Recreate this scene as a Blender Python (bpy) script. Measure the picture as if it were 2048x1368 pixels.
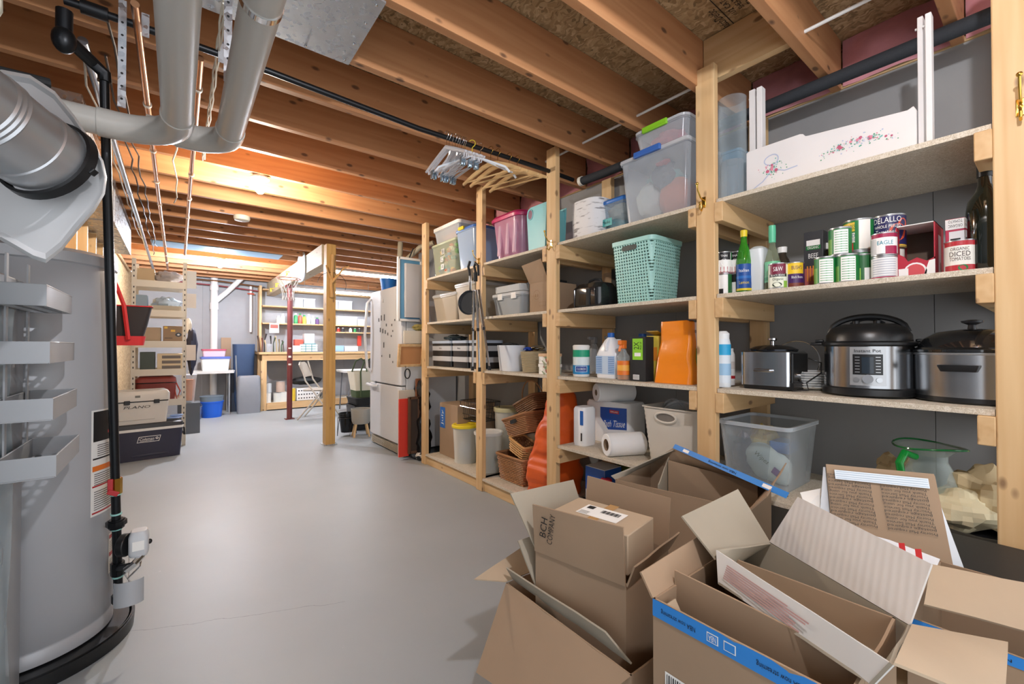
import bpy, bmesh, math, random
from math import sin, cos, pi, radians as R, sqrt, atan2
from mathutils import Vector, Matrix, noise
for _o in list(bpy.data.objects): bpy.data.objects.remove(_o)
SC = bpy.context.scene; COL = SC.collection
# ------------------------------------------------------------------ camera
YAW, PITCH, FPX, CAMH = R(37.96), R(.663), 858.0, 1.15
cd = bpy.data.cameras.new('camera'); cam = bpy.data.objects.new('camera', cd); COL.objects.link(cam)
cam.location = (0, 0, CAMH); cam.rotation_euler = (R(90)+PITCH, 0, -YAW)
cd.sensor_width = 36; cd.lens = FPX*36/2048; cd.clip_start = .02; cd.clip_end = 60
SC.camera = cam
# ------------------------------------------------------------------ world: even fill added for brightness, entering where walls behind the camera are omitted
w = bpy.data.worlds.new('world'); SC.world = w; w.use_nodes = True
bg = w.node_tree.nodes['Background']; bg.inputs[0].default_value = (.93, .96, 1, 1); bg.inputs[1].default_value = 1.25
SC.view_settings.view_transform = 'Standard'; SC.view_settings.look = 'None'
SC.view_settings.exposure = .72; SC.view_settings.gamma = 1; SC.view_settings.use_curve_mapping = False
BULB_K = dict(near=1150, mid=1300, far=3000); TUBE_K = 55
BULB_XY = [(.46, -.11, 'near'), (.46, 3.53, 'mid'), (.46, 7.17, 'far')]
# ------------------------------------------------------------------ pixel -> place on a real plane of the room
def at(px, py, X=None, Y=None, Z=None, D=None):
    a = (px-1024)/FPX; b = (684-py)/FPX
    d = cos(PITCH)-b*sin(PITCH); v = b*cos(PITCH)+sin(PITCH)
    r = Vector((d*sin(YAW)+a*cos(YAW), d*cos(YAW)-a*sin(YAW), v))
    t = X/r.x if X is not None else Y/r.y if Y is not None else D if D is not None else (Z-CAMH)/r.z
    return r*t+Vector((0, 0, CAMH))
# ------------------------------------------------------------------ mesh builder
class M:
    def __init__(s): s.v = []; s.f = []; s.m = []; s.mx = Matrix()
    def add(s, vs, fs, mi=0):
        o = len(s.v); s.v += [s.mx @ Vector(p) for p in vs]
        s.f += [[o+i for i in f] for f in fs]; s.m += [mi]*len(fs) if isinstance(mi, int) else list(mi)
        return s
    def box(s, c, d, mi=0, rz=0, rx=0, ry=0):
        q = Matrix.Translation(c) @ Matrix.Rotation(rz, 4, 'Z') @ Matrix.Rotation(ry, 4, 'Y') @ Matrix.Rotation(rx, 4, 'X')
        x, y, z = d[0]/2, d[1]/2, d[2]/2
        vs = [q @ Vector((a*x, b*y, e*z)) for e in (-1, 1) for a, b in ((-1, -1), (1, -1), (1, 1), (-1, 1))]
        return s.add(vs, [(3, 2, 1, 0), (4, 5, 6, 7), (0, 1, 5, 4), (1, 2, 6, 5), (2, 3, 7, 6), (3, 0, 4, 7)], mi)
    def b2(s, a, b, mi=0):
        return s.box([(a[i]+b[i])/2 for i in range(3)], [abs(b[i]-a[i]) for i in range(3)], mi)
    def loft(s, rings, c0=True, c1=True, mi=0, closed=True):
        n = len(rings[0]); vs = [p for r in rings for p in r]; fs = []; ms = []
        for i in range(len(rings)-1):
            for j in range(n if closed else n-1):
                k = (j+1) % n
                fs.append((i*n+j, i*n+k, (i+1)*n+k, (i+1)*n+j)); ms.append(mi if isinstance(mi, int) else mi[i])
        if c0: fs.append(tuple(range(n-1, -1, -1))); ms.append(ms[0])
        if c1: fs.append(tuple((len(rings)-1)*n+j for j in range(n))); ms.append(ms[-2 if c0 else -1])
        return s.add(vs, fs, ms)
    def lathe(s, prof, n=24, c=(0, 0, 0), mi=0, c0=True, c1=True, sx=1, sy=1):
        rings = [[(c[0]+sx*r*cos(2*pi*j/n), c[1]+sy*r*sin(2*pi*j/n), c[2]+z) for j in range(n)] for r, z in prof]
        return s.loft(rings, c0, c1, mi)
    def cyl(s, a, b, r, n=12, mi=0, r2=None): return s.tube([a, b], r, n, mi, r2=r2)
    def tube(s, pts, r, n=8, mi=0, r2=None, closed=False, caps=True):
        P = [Vector(p) for p in pts]; N = len(P); rings = []; up = None
        for i in range(N):
            if closed: t = P[(i+1) % N]-P[i-1]
            else: t = P[min(i+1, N-1)]-P[max(i-1, 0)]
            t.normalize()
            if up is None:
                up = Vector((0, 0, 1)) if abs(t.z) < .9 else Vector((1, 0, 0))
            sd = t.cross(up).normalized(); up = sd.cross(t).normalized()
            rr = r if r2 is None else r+(r2-r)*i/(N-1)
            if isinstance(r, (list, tuple)): rr = r[i]
            rings.append([P[i]+sd*rr*cos(2*pi*j/n)+up*rr*sin(2*pi*j/n) for j in range(n)])
        if closed: rings.append(rings[0]); caps = False
        return s.loft(rings, caps, caps, mi)
    def prism(s, poly, z0, z1, mi=0):
        return s.loft([[(x, y, z0) for x, y in poly], [(x, y, z1) for x, y in poly]], mi=mi)
    def slab(s, poly3, t, mi=0):
        P = [Vector(p) for p in poly3]; nn = Vector()
        for i in range(len(P)): nn += (P[i]-P[0]).cross(P[(i+1) % len(P)]-P[0])
        nn.normalize(); nn *= t
        return s.loft([[p for p in P], [p+nn for p in P]], mi=mi)
    def blob(s, c, d, seed=0, amp=.25, nu=16, nv=10, mi=0, fq=2.2):
        rings = []
        for i in range(nv+1):
            th = pi*i/nv; ring = []
            for j in range(nu):
                u = Vector((sin(th)*cos(2*pi*j/nu), sin(th)*sin(2*pi*j/nu), -cos(th)))
                k = 1+amp*noise.noise(u*fq+Vector((seed*7.3, seed*3.1, 0)))
                ring.append((c[0]+d[0]*u.x*k, c[1]+d[1]*u.y*k, c[2]+d[2]*u.z*k))
            rings.append(ring)
        return s.loft(rings, True, True, mi)
def grid_panel(P, t, n=8, warp=.0022, seed=0):
    P = [Vector(p) for p in P]; m = M(); a = []; nn = (P[1]-P[0]).cross(P[3]-P[0])+(P[2]-P[1]).cross(P[2]-P[3])*1.0; nn = (P[2]-P[0]).cross(P[3]-P[1]).normalized()
    for s in (0, 1):
        for i in range(n+1):
            for j in range(n+1):
                u, v = i/n, j/n; p = (P[0]*(1-u)+P[1]*u)*(1-v)+(P[3]*(1-u)+P[2]*u)*v
                a.append(p+nn*(t*s+warp*4*u*(1-u)*noise.noise(p*7+Vector((seed, 0, 0)))*2))
    N = (n+1)**2; q = lambda i, j, s: s*N+i*(n+1)+j; f = []
    for i in range(n):
        for j in range(n):
            f.append((q(i, j, 0), q(i, j+1, 0), q(i+1, j+1, 0), q(i+1, j, 0))); f.append((q(i, j, 1), q(i+1, j, 1), q(i+1, j+1, 1), q(i, j+1, 1)))
        for k in (0, n):
            f.append((q(i, k, 0), q(i+1, k, 0), q(i+1, k, 1), q(i, k, 1))); f.append((q(k, i, 0), q(k, i+1, 0), q(k, i+1, 1), q(k, i, 1)))
    return m.add(a, f)
def rrect(w, d, r, z, n=4, cx=0, cy=0):
    r = min(r, w/2-1e-4, d/2-1e-4); p = []
    for (sx, sy, a0) in ((1, 1, 0), (-1, 1, 90), (-1, -1, 180), (1, -1, 270)):
        for k in range(n+1):
            a = R(a0+90*k/n); p.append((cx+sx*(w/2-r)+r*cos(a), cy+sy*(d/2-r)+r*sin(a), z))
    return p
def arc(c, r, a0, a1, n, ax='xz'):
    out = []
    for k in range(n+1):
        a = R(a0+(a1-a0)*k/n); u, v = r*cos(a), r*sin(a)
        out.append((c[0]+u, c[1], c[2]+v) if ax == 'xz' else (c[0], c[1]+u, c[2]+v) if ax == 'yz' else (c[0]+u, c[1]+v, c[2]))
    return out
LAST = [None]
def obj(name, m, mat, parent=None, bev=0, smooth=True, seg=2, ang=35):
    me = bpy.data.meshes.new(name); me.from_pydata([tuple(p) for p in m.v], [], m.f)
    mats = mat if isinstance(mat, (list, tuple)) else [mat]
    for q in mats: me.materials.append(q)
    me.polygons.foreach_set('material_index', m.m)
    bm = bmesh.new(); bm.from_mesh(me); bmesh.ops.recalc_face_normals(bm, faces=bm.faces); bm.to_mesh(me); bm.free()
    if smooth:
        me.polygons.foreach_set('use_smooth', [True]*len(me.polygons)); me.set_sharp_from_angle(angle=R(ang))
    o = bpy.data.objects.new(name, me); COL.objects.link(o)
    if parent: o.parent = parent
    if bev:
        b = o.modifiers.new('bevel', 'BEVEL'); b.width = bev; b.segments = seg; b.limit_method = 'ANGLE'; b.angle_limit = R(40); b.harden_normals = False
    LAST[0] = o; return o
def tag(o, label, cat, group=None, kind=None):
    o['label'] = label; o['category'] = cat
    if group: o['group'] = group
    if kind: o['kind'] = kind
    return o
def thing(name, label, cat, loc=(0, 0, 0), rz=0, group=None, rx=0, ry=0):
    o = bpy.data.objects.new(name, None); COL.objects.link(o); o.empty_display_size = .05
    o.location = loc; o.rotation_euler = (rx, ry, rz); return tag(o, label, cat, group)
def struct(name, m, mat, **k):
    o = obj(name, m, mat, **k); o['kind'] = 'structure'; return o
def dup(root, loc, rz=None, label=None, group=None):
    c = root.copy(); COL.objects.link(c); c.location = loc
    if rz is not None: c.rotation_euler = (c.rotation_euler[0], c.rotation_euler[1], rz)
    if label: c['label'] = label
    if group: c['group'] = group
    for ch in list(root.children):
        d = ch.copy(); COL.objects.link(d); d.parent = c
        for g in list(ch.children):
            e = g.copy(); COL.objects.link(e); e.parent = d
    return c
# ------------------------------------------------------------------ lettering (built-in font turned into mesh)
_tc = {}
def glyphs(s, size=1.0):
    if s not in _tc:
        cu = bpy.data.curves.new('t', 'FONT'); cu.body = s; cu.size = 1; cu.resolution_u = 2
        o = bpy.data.objects.new('t', cu); COL.objects.link(o); bpy.context.view_layer.update()
        me = bpy.data.meshes.new_from_object(o.evaluated_get(bpy.context.evaluated_depsgraph_get()))
        vs = [tuple(v.co) for v in me.vertices]; fs = [tuple(p.vertices) for p in me.polygons]
        bpy.data.objects.remove(o); bpy.data.curves.remove(cu); bpy.data.meshes.remove(me)
        x0 = min(v[0] for v in vs); x1 = max(v[0] for v in vs); y0 = min(v[1] for v in vs); y1 = max(v[1] for v in vs)
        _tc[s] = ([((v[0]-x0)/(x1-x0)-.5, (v[1]-y0)/(y1-y0)-.5) for v in vs], fs, (x1-x0)/max(1e-6, y1-y0))
    return _tc[s]
def text(m, s, c, wid, hei, xd, up, mi=0, slant=0, lift=.0006):
    """letters of s centred at c, wid x hei metres, xd = reading direction"""
    vs, fs, asp = glyphs(s); X = Vector(xd).normalized(); U = Vector(up).normalized(); N = X.cross(U)
    if not wid: wid = hei*asp
    return m.add([Vector(c)+X*(a*wid+slant*b*hei)+U*(b*hei)+N*lift for a, b in vs], fs, mi)
def ctext(m, s, rad, ang, z, wid, hei, mi=0, lift=.0008, c=(0, 0)):
    """letters round a vertical cylinder; ang = azimuth of the middle, read from outside"""
    vs, fs, asp = glyphs(s)
    if not wid: wid = hei*asp
    rr = rad+lift
    return m.add([(c[0]+rr*cos(ang+a*wid/rad), c[1]+rr*sin(ang+a*wid/rad), z+b*hei) for a, b in vs], fs, mi)
def cpatch(m, rad, a0, a1, z0, z1, mi=0, lift=.0004, n=10, c=(0, 0)):
    rr = rad+lift; r0 = [(c[0]+rr*cos(a0+(a1-a0)*k/n), c[1]+rr*sin(a0+(a1-a0)*k/n), z0) for k in range(n+1)]
    r1 = [(p[0], p[1], z1) for p in r0]
    return m.loft([r0, r1], False, False, mi, closed=False)
def lines(m, c, xd, up, w, h, n, mi=0, th=.25, seed=1):
    """rows of small print as thin bars"""
    rnd = random.Random(seed); X = Vector(xd).normalized(); U = Vector(up).normalized(); N = X.cross(U)
    for k in range(n):
        y = h*(.5-(k+.5)/n); L = w*rnd.uniform(.7, 1)
        p = Vector(c)+U*y-X*(w/2)+N*.0006; t = h/n*th
        m.add([p-U*t, p+X*L-U*t, p+X*L+U*t, p+U*t], [(0, 1, 2, 3)], mi)
    return m
def rect(m, c, xd, up, w, h, mi=0, lift=.0004):
    X = Vector(xd).normalized(); U = Vector(up).normalized(); N = X.cross(U); p = Vector(c)+N*lift
    return m.add([p-X*w/2-U*h/2, p+X*w/2-U*h/2, p+X*w/2+U*h/2, p-X*w/2+U*h/2], [(0, 1, 2, 3)], mi)
# ------------------------------------------------------------------ materials
def lin(c):
    if isinstance(c, str): c = [int(c[i:i+2], 16)/255 for i in (0, 2, 4)]
    else: c = [x/255 for x in c]
    return tuple(x/12.92 if x <= .04045 else ((x+.055)/1.055)**2.4 for x in c)+(1,)
_mc = {}
def newmat(n):
    m = bpy.data.materials.new(n); m.use_nodes = True; t = m.node_tree; return m, t, t.nodes['Principled BSDF']
def flat(c, rough=.5, metal=0, name='paint', bump=0, bs=200, var=.06, spec=.5, coat=0):
    key = (str(c), rough, metal, name, bump, bs, var, spec, coat)
    if key in _mc: return _mc[key]
    m, t, b = newmat(name); L = lin(c); N = t.nodes
    tc = N.new('ShaderNodeTexCoord'); nz = N.new('ShaderNodeTexNoise'); nz.inputs['Scale'].default_value = 6 if not bump else 9; nz.inputs['Detail'].default_value = 4
    t.links.new(tc.outputs['Object'], nz.inputs['Vector'])
    mx = N.new('ShaderNodeMix'); mx.data_type = 'RGBA'; mx.inputs[6].default_value = tuple(x*(1-var) for x in L[:3])+(1,); mx.inputs[7].default_value = tuple(min(1, x*(1+var)) for x in L[:3])+(1,)
    t.links.new(nz.outputs['Fac'], mx.inputs[0]); t.links.new(mx.outputs[2], b.inputs['Base Color'])
    b.inputs['Roughness'].default_value = rough; b.inputs['Metallic'].default_value = metal; b.inputs['Specular IOR Level'].default_value = spec
    if coat: b.inputs['Coat Weight'].default_value = coat; b.inputs['Coat Roughness'].default_value = .08
    if bump:
        n2 = N.new('ShaderNodeTexNoise'); n2.inputs['Scale'].default_value = bs; n2.inputs['Detail'].default_value = 3
        t.links.new(tc.outputs['Object'], n2.inputs['Vector'])
        bp = N.new('ShaderNodeBump'); bp.inputs['Strength'].default_value = bump; bp.inputs['Distance'].default_value = .003
        t.links.new(n2.outputs['Fac'], bp.inputs['Height']); t.links.new(bp.outputs[0], b.inputs['Normal'])
    _mc[key] = m; return m
def wood(c1, c2, axis='z', name='pine', knots=True, rough=.55, sc=1.0, kn=(.22, .12, .06)):
    key = (name, str(c1), axis, sc)
    if key in _mc: return _mc[key]
    m, t, b = newmat(name+'_'+axis); N = t.nodes; K = t.links.new
    tc = N.new('ShaderNodeTexCoord'); mp = N.new('ShaderNodeMapping'); s = [9*sc, 9*sc, 9*sc]; s['xyz'.index(axis)] = .55*sc; mp.inputs['Scale'].default_value = s
    oi = N.new('ShaderNodeObjectInfo'); ad = N.new('ShaderNodeVectorMath'); ad.operation = 'MULTIPLY_ADD'; ad.inputs[1].default_value = (1, 1, 1)
    K(tc.outputs['Object'], mp.inputs[0]); K(mp.outputs[0], ad.inputs[0]); 
    sc3 = N.new('ShaderNodeVectorMath'); sc3.operation = 'SCALE'; sc3.inputs[0].default_value = (37, 51, 23); K(oi.outputs['Random'], sc3.inputs['Scale']); K(sc3.outputs[0], ad.inputs[2])
    dn = N.new('ShaderNodeTexNoise'); dn.inputs['Scale'].default_value = 1.1; dn.inputs['Detail'].default_value = 2; K(ad.outputs[0], dn.inputs['Vector'])
    wv = N.new('ShaderNodeMath'); wv.operation = 'MULTIPLY'; wv.inputs[1].default_value = 34; K(dn.outputs['Fac'], wv.inputs[0])
    sn = N.new('ShaderNodeMath'); sn.operation = 'SINE'; K(wv.outputs[0], sn.inputs[0])
    mr = N.new('ShaderNodeMapRange'); mr.inputs[1].default_value = -1; mr.inputs[2].default_value = 1; mr.inputs[3].default_value = .15; mr.inputs[4].default_value = .75; K(sn.outputs[0], mr.inputs[0])
    fn = N.new('ShaderNodeTexNoise'); fn.inputs['Scale'].default_value = 5; fn.inputs['Detail'].default_value = 6; K(ad.outputs[0], fn.inputs['Vector'])
    av = N.new('ShaderNodeMix'); av.data_type = 'FLOAT'; av.inputs[0].default_value = .55; K(mr.outputs[0], av.inputs[2]); K(fn.outputs['Fac'], av.inputs[3])
    mx = N.new('ShaderNodeMix'); mx.data_type = 'RGBA'; mx.inputs[6].default_value = lin(c1); mx.inputs[7].default_value = lin(c2); K(av.outputs[0], mx.inputs[0])
    out = mx.outputs[2]
    if knots:
        mp2 = N.new('ShaderNodeMapping'); s2 = [13, 13, 13]; s2['xyz'.index(axis)] = 6.5; mp2.inputs['Scale'].default_value = s2
        K(tc.outputs['Object'], mp2.inputs[0]); a2 = N.new('ShaderNodeVectorMath'); a2.operation = 'ADD'; K(mp2.outputs[0], a2.inputs[0]); K(sc3.outputs[0], a2.inputs[1])
        vo = N.new('ShaderNodeTexVoronoi'); vo.inputs['Scale'].default_value = 1; K(a2.outputs[0], vo.inputs['Vector'])
        r2 = N.new('ShaderNodeMapRange'); r2.inputs[1].default_value = .09; r2.inputs[2].default_value = .17; r2.inputs[3].default_value = .85; r2.inputs[4].default_value = 0; K(vo.outputs['Distance'], r2.inputs[0])
        m2 = N.new('ShaderNodeMix'); m2.data_type = 'RGBA'; m2.inputs[7].default_value = kn+(1,); K(r2.outputs[0], m2.inputs[0]); K(out, m2.inputs[6]); out = m2.outputs[2]
    K(out, b.inputs['Base Color']); b.inputs['Roughness'].default_value = rough; b.inputs['Specular IOR Level'].default_value = .35
    bp = N.new('ShaderNodeBump'); bp.inputs['Strength'].default_value = .15; bp.inputs['Distance'].default_value = .002; K(fn.outputs['Fac'], bp.inputs['Height']); K(bp.outputs[0], b.inputs['Normal'])
    _mc[key] = m; return m
def chips(name, cols, scale, stretch=(1, 3, 1), rough=.75, bump=.4):
    m, t, b = newmat(name); N = t.nodes; K = t.links.new
    tc = N.new('ShaderNodeTexCoord'); nz = N.new('ShaderNodeTexNoise'); nz.inputs['Scale'].default_value = scale*.35; nz.inputs['Detail'].default_value = 2
    K(tc.outputs['Object'], nz.inputs['Vector'])
    ad = N.new('ShaderNodeMix'); ad.data_type = 'RGBA'; ad.blend_type = 'ADD'; ad.inputs[0].default_value = .12; K(tc.outputs['Object'], ad.inputs[6]); K(nz.outputs['Color'], ad.inputs[7])
    mp = N.new('ShaderNodeMapping'); mp.inputs['Scale'].default_value = stretch; K(ad.outputs[2], mp.inputs[0])
    vo = N.new('ShaderNodeTexVoronoi'); vo.inputs['Scale'].default_value = scale; K(mp.outputs[0], vo.inputs['Vector'])
    cr = N.new('ShaderNodeValToRGB'); cr.color_ramp.elements[0].color = lin(cols[0]); cr.color_ramp.elements[1].color = lin(cols[-1])
    for i, c in enumerate(cols[1:-1]): e = cr.color_ramp.elements.new((i+1)/(len(cols)-1)); e.color = lin(c)
    sp = N.new('ShaderNodeSeparateColor'); K(vo.outputs['Color'], sp.inputs[0]); K(sp.outputs[0], cr.inputs[0]); K(cr.outputs[0], b.inputs['Base Color'])
    b.inputs['Roughness'].default_value = rough; bp = N.new('ShaderNodeBump'); bp.inputs['Strength'].default_value = bump; bp.inputs['Distance'].default_value = .002
    K(sp.outputs[1], bp.inputs['Height']); K(bp.outputs[0], b.inputs['Normal']); return m
def clear(c=(235, 240, 242), op=.25, rough=.12, name='clear_plastic'):
    """see-through plastic: part transparent, part ordinary glossy surface"""
    key = (name, str(c), op, rough)
    if key in _mc: return _mc[key]
    op = op*.5 if op < .5 else op*.8
    m, t, b = newmat(name); N = t.nodes; L = lin(c)
    b.inputs['Base Color'].default_value = L; b.inputs['Roughness'].default_value = rough
    tr = N.new('ShaderNodeBsdfTransparent'); tr.inputs[0].default_value = tuple(.6+.4*x for x in L[:3])+(1,)
    lw = N.new('ShaderNodeLayerWeight'); lw.inputs[0].default_value = .35
    mr = N.new('ShaderNodeMapRange'); mr.inputs[3].default_value = op; mr.inputs[4].default_value = min(1, op+.4); t.links.new(lw.outputs['Facing'], mr.inputs[0])
    mx = N.new('ShaderNodeMixShader'); t.links.new(mr.outputs[0], mx.inputs[0]); t.links.new(tr.outputs[0], mx.inputs[1]); t.links.new(b.outputs[0], mx.inputs[2])
    t.links.new(mx.outputs[0], N['Material Output'].inputs[0]); _mc[key] = m; return m
def emis(c, k, name='glow'):
    m, t, b = newmat(name); b.inputs['Base Color'].default_value = lin(c); b.inputs['Emission Color'].default_value = lin(c); b.inputs['Emission Strength'].default_value = k; return m
def galvan():
    if 'galv' in _mc: return _mc['galv']
    m, t, b = newmat('galvanised'); N = t.nodes; K = t.links.new; tc = N.new('ShaderNodeTexCoord')
    vo = N.new('ShaderNodeTexVoronoi'); vo.inputs['Scale'].default_value = 60; K(tc.outputs['Object'], vo.inputs['Vector'])
    sp = N.new('ShaderNodeSeparateColor'); K(vo.outputs['Color'], sp.inputs[0])
    mr = N.new('ShaderNodeMapRange'); mr.inputs[3].default_value = .22; mr.inputs[4].default_value = .5; K(sp.outputs[0], mr.inputs[0]); K(mr.outputs[0], b.inputs['Roughness'])
    b.inputs['Base Color'].default_value = lin('B9BDC2'); b.inputs['Metallic'].default_value = .85
    nz = N.new('ShaderNodeTexNoise'); nz.inputs['Scale'].default_value = 3; K(tc.outputs['Object'], nz.inputs['Vector'])
    bp = N.new('ShaderNodeBump'); bp.inputs['Strength'].default_value = .25; bp.inputs['Distance'].default_value = .02; K(nz.outputs['Fac'], bp.inputs['Height']); K(bp.outputs[0], b.inputs['Normal'])
    _mc['galv'] = m; return m
def cardboard(c='B99A78', name='cardboard', ribs=0, print_=None):
    key = (name, c, ribs)
    if key in _mc: return _mc[key]
    m, t, b = newmat(name); N = t.nodes; K = t.links.new; tc = N.new('ShaderNodeTexCoord')
    nz = N.new('ShaderNodeTexNoise'); nz.inputs['Scale'].default_value = 5; nz.inputs['Detail'].default_value = 5; K(tc.outputs['Object'], nz.inputs['Vector'])
    L = lin(c); mx = N.new('ShaderNodeMix'); mx.data_type = 'RGBA'; mx.inputs[6].default_value = tuple(x*.88 for x in L[:3])+(1,); mx.inputs[7].default_value = tuple(min(1, x*1.1) for x in L[:3])+(1,)
    K(nz.outputs['Fac'], mx.inputs[0]); K(mx.outputs[2], b.inputs['Base Color']); b.inputs['Roughness'].default_value = .8; b.inputs['Specular IOR Level'].default_value = .2
    bp = N.new('ShaderNodeBump'); bp.inputs['Strength'].default_value = .35; bp.inputs['Distance'].default_value = .0015
    if ribs:
        wv = N.new('ShaderNodeTexWave'); wv.bands_direction = 'Y'; wv.inputs['Scale'].default_value = ribs; wv.inputs['Distortion'].default_value = .3; K(tc.outputs['Object'], wv.inputs['Vector']); K(wv.outputs['Fac'], bp.inputs['Height'])
    else:
        n2 = N.new('ShaderNodeTexNoise'); n2.inputs['Scale'].default_value = 14; K(tc.outputs['Object'], n2.inputs['Vector']); K(n2.outputs['Fac'], bp.inputs['Height'])
    K(bp.outputs[0], b.inputs['Normal']); _mc[key] = m; return m
PY = wood('E2C496', 'C69C6A', 'y', 'pine'); PZ = wood('E2C496', 'C69C6A', 'z', 'pine'); PX = wood('DCBC8E', 'BE9464', 'x', 'pine')
JX = wood('C9966A', 'A87048', 'x', 'fir', kn=(.10, .05, .03)); JY = wood('DDB07C', 'B98250', 'y', 'fir')
PARTB = chips('particle_board', ['BFB29C', 'D2C8B6', 'DCD4C6', 'B3A690', 'CCC0AC'], 130, (1, 1.5, 1), .7, .15)
OSB = chips('osb_sheathing', ['857050', 'B4976E', 'C6AC84', '9A7E58', 'BEA178', 'D4BC94'], 42, (2.2, .8, 1), .75, .5)
GALV = galvan(); CARD = cardboard('A28A72'); CARDL = cardboard('B8A48C', 'cardboard_light'); CARDG = cardboard('A39A8A', 'cardboard_inside'); CARDW = cardboard('C6C1BC', 'cardboard_ribbed', 22)
WHITE = flat('ECECEA', .35, name='white_plastic'); OFFW = flat('DCD8CC', .5, name='off_white'); BLK = flat('17181A', .35, name='black_plastic'); BLKM = flat('1E2022', .7, name='black_matte')
STEEL = flat('C4C6C8', .22, 1, name='stainless'); CHROME = flat('E2E4E6', .08, 1, name='chrome'); DKGRAY = flat('3A3D42', .5, name='dark_gray'); GRAYP = flat('8C8E92', .5, name='gray_plastic')
BRASS = flat('D8B257', .2, 1, name='brass'); COPPER = flat('B5835F', .3, 1, name='copper'); IRON = flat('26282B', .35, .6, name='black_iron'); PVC = flat('BDBBB5', .3, name='pvc_gray', var=.03)
CLEAR = clear(); FROST = clear((225, 230, 235), .45, .3, 'frosted_plastic'); GLASS = clear((240, 248, 248), .10, .03, 'glass')
RED = flat('B8262C', .4, name='red'); BLUE = flat('1F62B8', .35, name='blue'); ORNG = flat('E8792A', .45, name='orange'); YEL = flat('E8CF2E', .4, name='yellow'); GRN = flat('2F8A3E', .4, name='green')
PAPER = flat('F1F0EC', .7, name='paper'); INK = flat('1A1A1C', .6, name='ink'); NAVY = flat('2B2E45', .5, name='navy'); SILV = flat('B9BCBF', .3, .8, name='tin')
# ================================================================== the room
XS, XW, ZJ = 1.916, 2.52, 2.377
JY_ = [.655+.406*k for k in range(-5, 22)]
def floor_mat():
    m, t, b = newmat('concrete_floor'); N = t.nodes; K = t.links.new; tc = N.new('ShaderNodeTexCoord')
    nz = N.new('ShaderNodeTexNoise'); nz.inputs['Scale'].default_value = 1.3; nz.inputs['Detail'].default_value = 8; K(tc.outputs['Object'], nz.inputs['Vector'])
    mx = N.new('ShaderNodeMix'); mx.data_type = 'RGBA'; mx.inputs[6].default_value = lin('949B9F'); mx.inputs[7].default_value = lin('ACB2B6'); K(nz.outputs['Fac'], mx.inputs[0])
    # hairline crack running across in front of the heater
    A, B = at(270, 1262, Z=0), at(690, 1203, Z=0); d = (B-A).normalized(); n = Vector((-d.y, d.x, 0)); 
    dt = N.new('ShaderNodeVectorMath'); dt.operation = 'DOT_PRODUCT'; dt.inputs[1].default_value = n; K(tc.outputs['Object'], dt.inputs[0])
    nn = N.new('ShaderNodeTexNoise'); nn.inputs['Scale'].default_value = 9; nn.inputs['Detail'].default_value = 6; K(tc.outputs['Object'], nn.inputs['Vector'])
    a = N.new('ShaderNodeMath'); a.operation = 'MULTIPLY_ADD'; a.inputs[1].default_value = .05; K(nn.outputs['Fac'], a.inputs[0]); K(dt.outputs['Value'], a.inputs[2])
    s = N.new('ShaderNodeMath'); s.operation = 'SUBTRACT'; s.inputs[1].default_value = n.dot(A)+.025; K(a.outputs[0], s.inputs[0])
    ab = N.new('ShaderNodeMath'); ab.operation = 'ABSOLUTE'; K(s.outputs[0], ab.inputs[0])
    lt = N.new('ShaderNodeMapRange'); lt.inputs[1].default_value = .0006; lt.inputs[2].default_value = .0016; lt.inputs[3].default_value = .6; lt.inputs[4].default_value = 0; K(ab.outputs[0], lt.inputs[0])
    dx = N.new('ShaderNodeVectorMath'); dx.operation = 'DOT_PRODUCT'; dx.inputs[1].default_value = d; K(tc.outputs['Object'], dx.inputs[0])
    rg = N.new('ShaderNodeMath'); rg.operation = 'LESS_THAN'; rg.inputs[1].default_value = d.dot(B); K(dx.outputs['Value'], rg.inputs[0])
    mu = N.new('ShaderNodeMath'); mu.operation = 'MULTIPLY'; K(lt.outputs[0], mu.inputs[0]); K(rg.outputs[0], mu.inputs[1])
    m3 = N.new('ShaderNodeMix'); m3.data_type = 'RGBA'; m3.inputs[7].default_value = lin('4A4A4A'); K(mu.outputs[0], m3.inputs[0]); K(mx.outputs[2], m3.inputs[6])
    # pale scuffs
    sn = N.new('ShaderNodeTexNoise'); sn.inputs['Scale'].default_value = 11; sn.inputs['Detail'].default_value = 9; sn.inputs['Roughness'].default_value = .7; K(tc.outputs['Object'], sn.inputs['Vector'])
    sr = N.new('ShaderNodeMapRange'); sr.inputs[1].default_value = .68; sr.inputs[2].default_value = .74; K(sn.outputs['Fac'], sr.inputs[0])
    m4 = N.new('ShaderNodeMix'); m4.data_type = 'RGBA'; m4.inputs[7].default_value = lin('D8D8D8'); K(sr.outputs[0], m4.inputs[0]); K(m3.outputs[2], m4.inputs[6])
    K(m4.outputs[2], b.inputs['Base Color'])
    rr = N.new('ShaderNodeMapRange'); rr.inputs[3].default_value = .38; rr.inputs[4].default_value = .55; K(nz.outputs['Fac'], rr.inputs[0]); K(rr.outputs[0], b.inputs['Roughness'])
    bp = N.new('ShaderNodeBump'); bp.inputs['Strength'].default_value = .12; bp.inputs['Distance'].default_value = .01; K(nn.outputs['Fac'], bp.inputs['Height']); K(bp.outputs[0], b.inputs['Normal'])
    return m
struct('floor', M().b2((-2.6, -1.7, -.05), (3.8, 9.6, 0)), floor_mat())
WALLG = flat('A0A2A6', .75, name='grey_wall_board', bump=.1, bs=60); WALLR = flat('949494', .75, name='grey_foam_board', bump=.1, bs=60)
m = M()
for a, b_ in ((-.6, .33), (.33, 1.52), (1.52, 2.7), (2.7, 3.9), (3.9, 5.1), (5.1, 5.25)): m.b2((XW, a+.0012, 0), (XW+.05, b_-.0012, 2.39))
struct('wall_right', m, WALLR, smooth=False)
m = M()
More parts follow.
